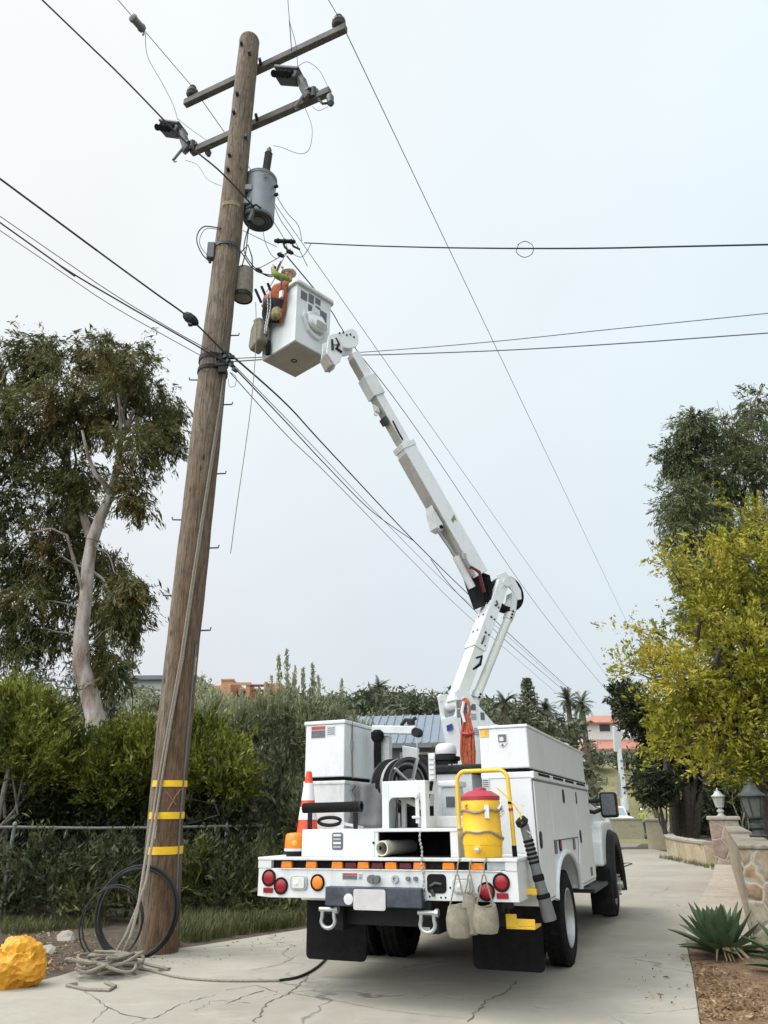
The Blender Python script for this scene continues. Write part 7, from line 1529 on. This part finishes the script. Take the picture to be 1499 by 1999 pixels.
# leaning grey stick at the right rear corner
p, q = Vector((1.235, .36, 1.25)), Vector((1.385, .40, .50)); t = tthing('insulated_stick', q, 'grey insulated pole with black bands strapped at the right rear corner', 'insulated pole'); d = p-q
MB().lathe((0, 0, 0), d, [(0, .055), (.02, .060), (.16, .054), (.30, .044), (d.length-.06, .040), (d.length, .040)], 18).build('shaft', M['grey'], t, smooth=True)
for f_, h_, r_ in [(.58+.045*i, .024, .044) for i in range(6)]+[(.40, .055, .047), (.22, .04, .056)]: MB().lathe(d*f_, d, [(0, r_-.004), (h_*.2, r_+.003), (h_*.8, r_+.003), (h_, r_-.004)], 18).build('rubber_band', M['black'], t, smooth=True)
b = MB(); b.lathe(d*.995, d+Vector((-.3, -.3, 0)), [(0, .045), (.02, .06), (.06, .05), (.07, .02)], 12); b.build('cap', M['blackpaint'], t, smooth=True); MB().tube([d*.93+Vector((.02, -.04, 0)), d*.9+Vector((.05, -.05, 0)), d*.86+Vector((.03, -.04, 0))], .008, 5).build('ring_clip', M['steel'], t)
# orange rope bundle on the control post
t = tthing('orange_rope_bundle', (.27, 2.10, 1.62), 'bundle of orange and brown ropes hanging from the black control post', 'rope bundle'); b = MB()
for i in range(16):
    ph = random.uniform(0, 6); x0 = random.uniform(-.06, .06); y0 = random.uniform(-.05, .02); L0 = random.uniform(.0, .25)
    b.tube([(x0*.5, y0, .80), (x0+.02*math.sin(ph), y0-.01, .62), (x0*1.25+.015*math.cos(ph), y0-.02, .40), (x0*1.1, y0-.015, .22), (x0*.6+.02, y0-.01, L0*.4)], .014, 6)
b.build('strands', M['orangerope'], t, smooth=True)
b = MB(); [b.tube([(.09*math.sin(a_)*.6-.01, -.03, .88+.10*math.cos(a_)+.02*k) for a_ in np.linspace(0, 2*math.pi, 13)], .013, 6) for k in range(3)]; b.build('loop', M['orangerope'], t, smooth=True); MB().tube([(-.02, -.05, .98), (-.05, -.055, .86), (-.02, -.06, .74)], .018, 6).build('pale_strap', M['sticker'], t, smooth=True); MB().tube([(-.07, -.03, .62), (.02, -.085, .60), (.08, -.03, .62)], .02, 6).build('binding', M['stickerred'], t, smooth=True)
t = tthing('coiled_leads', (.10, 2.0, 1.55), 'tangle of black and white jumper leads beside the orange ropes', 'jumper leads'); 
for m_, nm in (('black', 'dark_lead'), ('sticker', 'pale_lead')):
    b = MB()
    for i in range(7): x0 = random.uniform(-.10, .06); b.tube([(x0, 0, .34), (x0+random.uniform(-.04, .04), -.04, .2), (x0+random.uniform(-.06, .06), -.05, .02), (x0+random.uniform(-.06, .06), -.01, .12), (x0, .0, .30)], .013, 6)
    b.build(nm, M[m_], t, smooth=True)

# ------------------------------------------------------------------ gear on the bucket
BW = Matrix(((uX.x, uY.x, 0, BC.x), (uX.y, uY.y, 0, BC.y), (0, 0, 1, BC.z), (0, 0, 0, 1)))
def bthing(name, p, lab, cat): return empty(name, BW @ Matrix.Translation(Vector(p)), lab, cat)
XL = -HX*1.03     # outer left face of the bucket
t = bthing('tool_apron', (XL-.005, .02, .45), 'orange tool apron with dark pockets hanging on the bucket side', 'tool apron')
b = MB(); vs = []; fs = []; n = 16
for j in range(9):
    q = j/8; z = .66-.62*q
    for i in range(n+1): a_ = i/n; y = -.30+.62*a_; e = .05+.17*math.sin(math.pi*a_)*(.55+.6*math.sin(math.pi*min(1, q*1.15)))+.02*math.sin(a_*19+j); vs.append((-e, y*(1-.25*q)+.06*q, z+.05*math.sin(a_*7)*(q < .2)-.16*abs(a_-.55)*(q > .3)))
for j in range(8):
    for i in range(n): k = j*(n+1)+i; fs.append((k, k+1, k+n+2, k+n+1))
b.add(vs, fs); b.m = [0 if (k//n) < 3 or (k % n) in (0, 15) else 1 for k in range(len(fs))]; o = b.build('cloth', [M['orangecloth'], M['blackpaint']], t, smooth=True); s_ = o.modifiers.new('thickness', 'SOLIDIFY'); s_.thickness = .02
MB().lathe((-.12, -.10, .02), (.1, 0, 1), [(0, .06), (.04, .09), (.16, .085), (.20, .06)], 12).build('pouch', M['ring'], t, smooth=True)
b = MB(); [b.cyl((-.18, -.05+.14*i, .48), (-.24, -.0+.16*i, .68+.03*i), .022, n=8) for i in range(3)]; b.build('tool_handle', M['black'], t, smooth=True); MB().cyl((-.14, -.22, .50), (-.16, -.24, .70), .014, n=8).build('tool_handle', M['darkred'], t)
b = MB(); b.box((-.16, -.27, .34), (-.13, -.20, .46)); b.build('white_tag', M['sticker'], t)
t = bthing('chain_loop', (XL-.24, -.02, .12), 'pale chain loop hanging down in front of the orange apron', 'chain'); 
for y in (-.035, .035):
    b = MB()
    for i in range(24): z = .80-.031*i+(0 if y < 0 else -.02); b.lathe((.02*math.sin(i*.2), y*(1-.4*i/24), z), (.4*(-1)**i, .3, 1), [(-.017, .004), (-.006, .012), (.006, .012), (.017, .004)], 6)
    b.build('chain_strand', M['steel'], t)
MB().lathe((0, 0, .0), (0, 0, 1), [(0, .01), (.03, .028), (.07, .02), (.09, .008)], 8).build('hook', M['darkgrey'], t)
t = bthing('canvas_bag', (XL-.13, .30, .12), 'grey green canvas bag hanging at the left corner of the bucket', 'canvas bag')
b = MB(); b.prism([(-.13, .05), (.10, -.06), (.15, .04), (.12, .34), (.03, .48), (-.12, .44), (-.16, .28)], lambda a_, c_, d: (d, a_, c_), -.11, .09); b.build('bag_body', M['canvas'], t, bevel=.035, seg=3)
MB().prism([(-.13, .40), (.05, .44), (.05, .5), (-.11, .47)], lambda a_, c_, d: (d, a_, c_), -.115, .095).build('flap', M['canvas'], t, bevel=.02); MB().tube([(0, -.05, .48), (.02, -.04, .7), (.09, -.02, .93)], .009, 5).build('strap', M['rope'], t)
b = MB(); b.box((.06, -.16, -.14), (.105, -.09, .10)); t2 = b; b.build('scabbard', M['black'], t)

# ------------------------------------------------------------------ people
def skin(name, V, E_, mat, parent, sub=2):
    """V: (position, radius); one continuous surface grown over the joints"""
    me = bpy.data.meshes.new(name); me.from_pydata([tuple(v[0]) for v in V], E_, []); me.materials.append(mat)
    o = bpy.data.objects.new(name, me); COL.objects.link(o); o.parent = parent
    m = o.modifiers.new('skin', 'SKIN'); m.use_smooth_shade = True
    for i, sv in enumerate(me.skin_vertices[0].data):
        r = V[i][1]; sv.radius = r if isinstance(r, tuple) else (r, r); sv.use_root = i == 0
    s_ = o.modifiers.new('smooth', 'SUBSURF'); s_.levels = sub; s_.render_levels = sub; return o
def person(base, yaw, label, pose, legs, cat='person', shirt='hivis', trousers='trousers', glove=None, hat='hat'):
    """pose: per side (elbow, wrist, hand) in body axes: x right, y forward, z up; legs: per side (knee, ankle)"""
    t = empty('person', yawm(base, yaw), label, cat); v3 = Vector
    V = [(v3((0, 0, .95)), (.155, .115)), (v3((0, .01, 1.12)), (.135, .10)), (v3((0, .02, 1.32)), (.17, .115)), (v3((0, .0, 1.45)), (.10, .08)), (v3((0, .015, 1.52)), .056), (v3((0, .03, 1.60)), (.070, .082)), (v3((0, .025, 1.69)), (.076, .092)), (v3((0, .015, 1.755)), (.055, .07))]
    E_ = [(i, i+1) for i in range(7)]; A = []
    for s, (el, wr, hd) in zip((-1, 1), pose):
        el, wr, hd = v3(el), v3(wr), v3(hd); i0 = len(V); sh = v3((s*.185, .0, 1.42)); V += [(sh, .062), (el, .046), (wr, .030), (hd, (.038, .022))]; E_ += [(3, i0), (i0, i0+1), (i0+1, i0+2), (i0+2, i0+3)]
        d = (hd-wr).normalized(); sd_ = d.cross(v3((0, 1, .2))).normalized(); cu = sd_.cross(d)
        for k, (off, ln_) in enumerate(((-.027, .072), (-.009, .082), (.009, .078), (.027, .062))):
            j = len(V); a_ = hd+sd_*off+d*.035; V += [(a_, .0095), (a_+d*ln_*.5+cu*.012, .0085), (a_+d*ln_*.8+cu*.035, .0075)]; E_ += [(i0+3, j), (j, j+1), (j+1, j+2)]
        j = len(V); V += [(hd-d*.02+sd_*.045*-s, .011), (hd+d*.025+sd_*.062*-s+cu*.02, .009)]; E_ += [(i0+2, j), (j, j+1)]
        A.append((sh, el, wr, hd))
    for s, (kn, an) in zip((-1, 1), legs):
        i0 = len(V); kn, an = v3(kn), v3(an); hp = v3((s*.095, 0, .88)); V += [(hp, .092), (kn, .060), (an, .040), (an+v3((s*.02, .13, -.055)), (.042, .03))]; E_ += [(0, i0), (i0, i0+1), (i0+1, i0+2), (i0+2, i0+3)]
    skin('body', V, E_, M['skin'], t)
    V2 = [(v3((0, 0, .90)), (.175, .135)), (v3((0, .01, 1.12)), (.155, .12)), (v3((0, .02, 1.32)), (.19, .13)), (v3((0, .0, 1.455)), (.115, .095))]; E2 = [(0, 1), (1, 2), (2, 3)]
    for (sh, el, wr, hd) in A: i0 = len(V2); V2 += [(sh, .078), (sh.lerp(el, .95), .062), (el.lerp(wr, .8), .048)]; E2 += [(3, i0), (i0, i0+1), (i0+1, i0+2)]
    skin('jacket', V2, E2, M[shirt], t)
    V3 = [(v3((0, 0, .93)), (.165, .125))]; E3 = []
    for s, (kn, an) in zip((-1, 1), legs): i0 = len(V3); kn, an = v3(kn), v3(an); V3 += [(v3((s*.095, 0, .86)), .108), (kn, .078), (an+v3((0, 0, .02)), .062)]; E3 += [(0, i0), (i0, i0+1), (i0+1, i0+2)]
    skin('trousers', V3, E3, M[trousers], t)
    for s, (kn, an) in zip((-1, 1), legs): an = v3(an); skin('boot', [(an+v3((0, -.03, -.03)), .05), (an+v3((s*.01, .06, -.055)), (.052, .04)), (an+v3((s*.02, .15, -.06)), (.045, .032))], [(0, 1), (1, 2)], M['black'], t)
    MB().lathe((0, .02, 1.70), (0, 0, 1), [(0, .136), (.006, .138), (.012, .120), (.05, .116), (.09, .09), (.115, .05), (.12, .004)], 24).build('hard_hat', M[hat], t, smooth=True)
    b = MB(); b.lathe((0, .112, 1.625), (0, 1, -.35), [(-.02, .022), (.0, .017), (.022, .012), (.03, .003)], 8); b.build('nose', M['skin'], t, smooth=True)
    for s in (-1, 1): MB().lathe((s*.030, .102, 1.66), (0, 1, 0), [(0, .013), (.006, .010), (.009, .002)], 8).build('eye', M['black'], t, smooth=True); MB().lathe((s*.085, .02, 1.64), (s, -.2, 0), [(0, .02), (.012, .028), (.02, .015)], 8).build('ear', M['skin'], t, smooth=True)
    MB().tube([(-.028, .098, 1.578), (0, .107, 1.576), (.028, .098, 1.578)], .006, 5).build('mouth', M['redlid'], t)
    b = MB(); [b.ring((0, .02, z), (0, .02, z+.05), .196, .17, 20) for z in ()]
    if glove:
        for (sh, el, wr, hd) in A: skin('glove', [(wr, .04), (hd, (.05, .034)), (hd+(hd-wr).normalized()*.06, (.045, .03))], [(0, 1), (1, 2)], M[glove], t)
    return t
stand = (((-.10, .02, .50), (-.11, .0, .09)), ((.10, .02, .50), (.11, .0, .09)))
walk = (((-.10, .14, .50), (-.11, .10, .09)), ((.10, .02, .48), (.11, -.22, .12)))
# the line worker in the bucket, facing the pole with raised arms
wp = at(566, 528, 9.86); hp_ = wp.z-1.64; base = Vector((wp.x, 9.86, max(BC.z+.032, hp_)))
person(base, R_(78), 'line worker in hi vis shirt and white hard hat reaching up from the raised bucket', (((-.30, .16, 1.46), (-.16, .26, 1.70), (-.09, .27, 1.80)), ((.33, .10, 1.50), (.20, .12, 1.78), (.11, .14, 1.86))), stand, glove='glove', shirt='hivisdull').scale = (.93, .93, .93)
for (u, v, Yy, yw, lab, ps, lg, tr_) in ((1258, 1631, 58, 2.6, 'distant worker in hi vis vest and dark trousers between tan wall and pillar', (((-.26, .05, 1.18), (-.22, .22, 1.02), (-.20, .29, .98)), ((.27, .02, 1.17), (.26, .18, .98), (.25, .24, .93))), stand, 'trousers'),
                                        (1309, 1627, 60, -1.9, 'distant worker in hi vis shirt and khaki trousers beside the dark stems', (((-.26, .10, 1.20), (-.18, .32, 1.12), (-.15, .38, 1.12)), ((.26, .14, 1.20), (.16, .36, 1.14), (.13, .42, 1.14))), walk, 'khaki')):
    c = at(u, v, Yy); gzz = gz(Yy) if u < 1290 else c.z; person(Vector((c.x, Yy, c.z)), yw, lab, ps, lg, trousers=tr_)

# ------------------------------------------------------------------ far bucket truck, nose towards us
c = at(1222, 1640, 66); t = empty('bucket_truck', yawm((c.x, 66, gz(66)), .12), 'distant white bucket truck with its boom up beyond the tan wall', 'bucket truck')
YZ2 = lambda a_, c_, d: (d, a_, c_)
MB().prism([(0, .5), (0, 1.25), (.25, 1.42), (1.3, 1.52), (1.75, 2.15), (2.0, 2.25), (3.2, 2.25), (3.3, .5)], YZ2, -1.0, 1.0).build('cab', M['white'], t, bevel=.06, seg=3)
MB().add([(-.88, 1.28, 1.55), (.88, 1.28, 1.55), (.80, 1.71, 2.12), (-.80, 1.71, 2.12), (-.88, 1.31, 1.53), (.88, 1.31, 1.53), (.80, 1.74, 2.10), (-.80, 1.74, 2.10)], [(0, 1, 2, 3), (7, 6, 5, 4), (0, 4, 5, 1), (1, 5, 6, 2), (2, 6, 7, 3), (3, 7, 4, 0)]).build('windscreen', M['carglass'], t)
MB().box((-.6, -.03, .75), (.6, -.001, 1.15)).build('grille', M['stickerdark'], t)
for s in (-1, 1): MB().box((s*.66, -.03, .85), (s*.94, -.001, 1.12)).build('headlight', M['lens'], t, bevel=.02); MB().box((s*1.05, 1.5, 1.4), (s*1.28, 1.6, 1.75)).build('side_mirror', M['blackpaint'], t, bevel=.02)
MB().box((-1.05, -.18, .4), (1.05, -.035, .68)).build('front_bumper', M['steel'], t, bevel=.02)
MB().box((-1.2, 3.45, .6), (1.2, 7.5, 1.9)).build('service_body', M['white'], t, bevel=.03)
for x in (-.95, .95):
    for y in (.9, 5.4): w_ = MB().lathe((x, y, .43), (1, 0, 0), [(-.14, .25), (-.13, .40), (-.08, .43), (.08, .43), (.13, .40), (.14, .25)], 24).build('wheel', M['black'], t, smooth=True); MB().lathe((x, y, .43), (1, 0, 0), [(-.13, .26), (-.05, .1), (.05, .1), (.13, .26)], 16).build('rim', M['rim'], w_, smooth=True)
inv = t.matrix_world.inverted() if False else yawm((c.x, 66, gz(66)), .12).inverted()
bp_ = [inv @ at(u, v, yy) for u, v, yy in ((1218, 1558, 70), (1208, 1462, 70), (1203, 1418, 69.6), (1203, 1408, 69.5))]
MB().cyl((bp_[0].x, bp_[0].y, 1.9), bp_[0], .34, n=16).build('pedestal', M['white'], t, smooth=True)
o = MB().beam(bp_[0], bp_[1], .42, .42, w2=.34, h2=.34).build('lower_boom', M['white'], t, bevel=.02); MB().beam(bp_[0]+Vector((-.5, 0, .2)), bp_[0].lerp(bp_[1], .5)+Vector((-.22, 0, 0)), .2, .2).build('lift_cylinder', M['steel'], o)
b = MB(); [b.box(bp_[0].lerp(bp_[1], f_)+Vector((-.06, -.26, -.08)), bp_[0].lerp(bp_[1], f_)+Vector((.08, -.22, .08))) for f_ in (.1, .2, .4, .6, .75)]; b.build('bolt_plate', M['stickerdark'], o)
MB().beam(bp_[1]+Vector((-.1, .1, -.2)), bp_[2], .62, .4).build('upper_boom', M['white'], t, bevel=.02); MB().beam(bp_[2], (inv @ at(1252, 1447, 69)), .3, .3).build('jib', M['white'], t, bevel=.02)
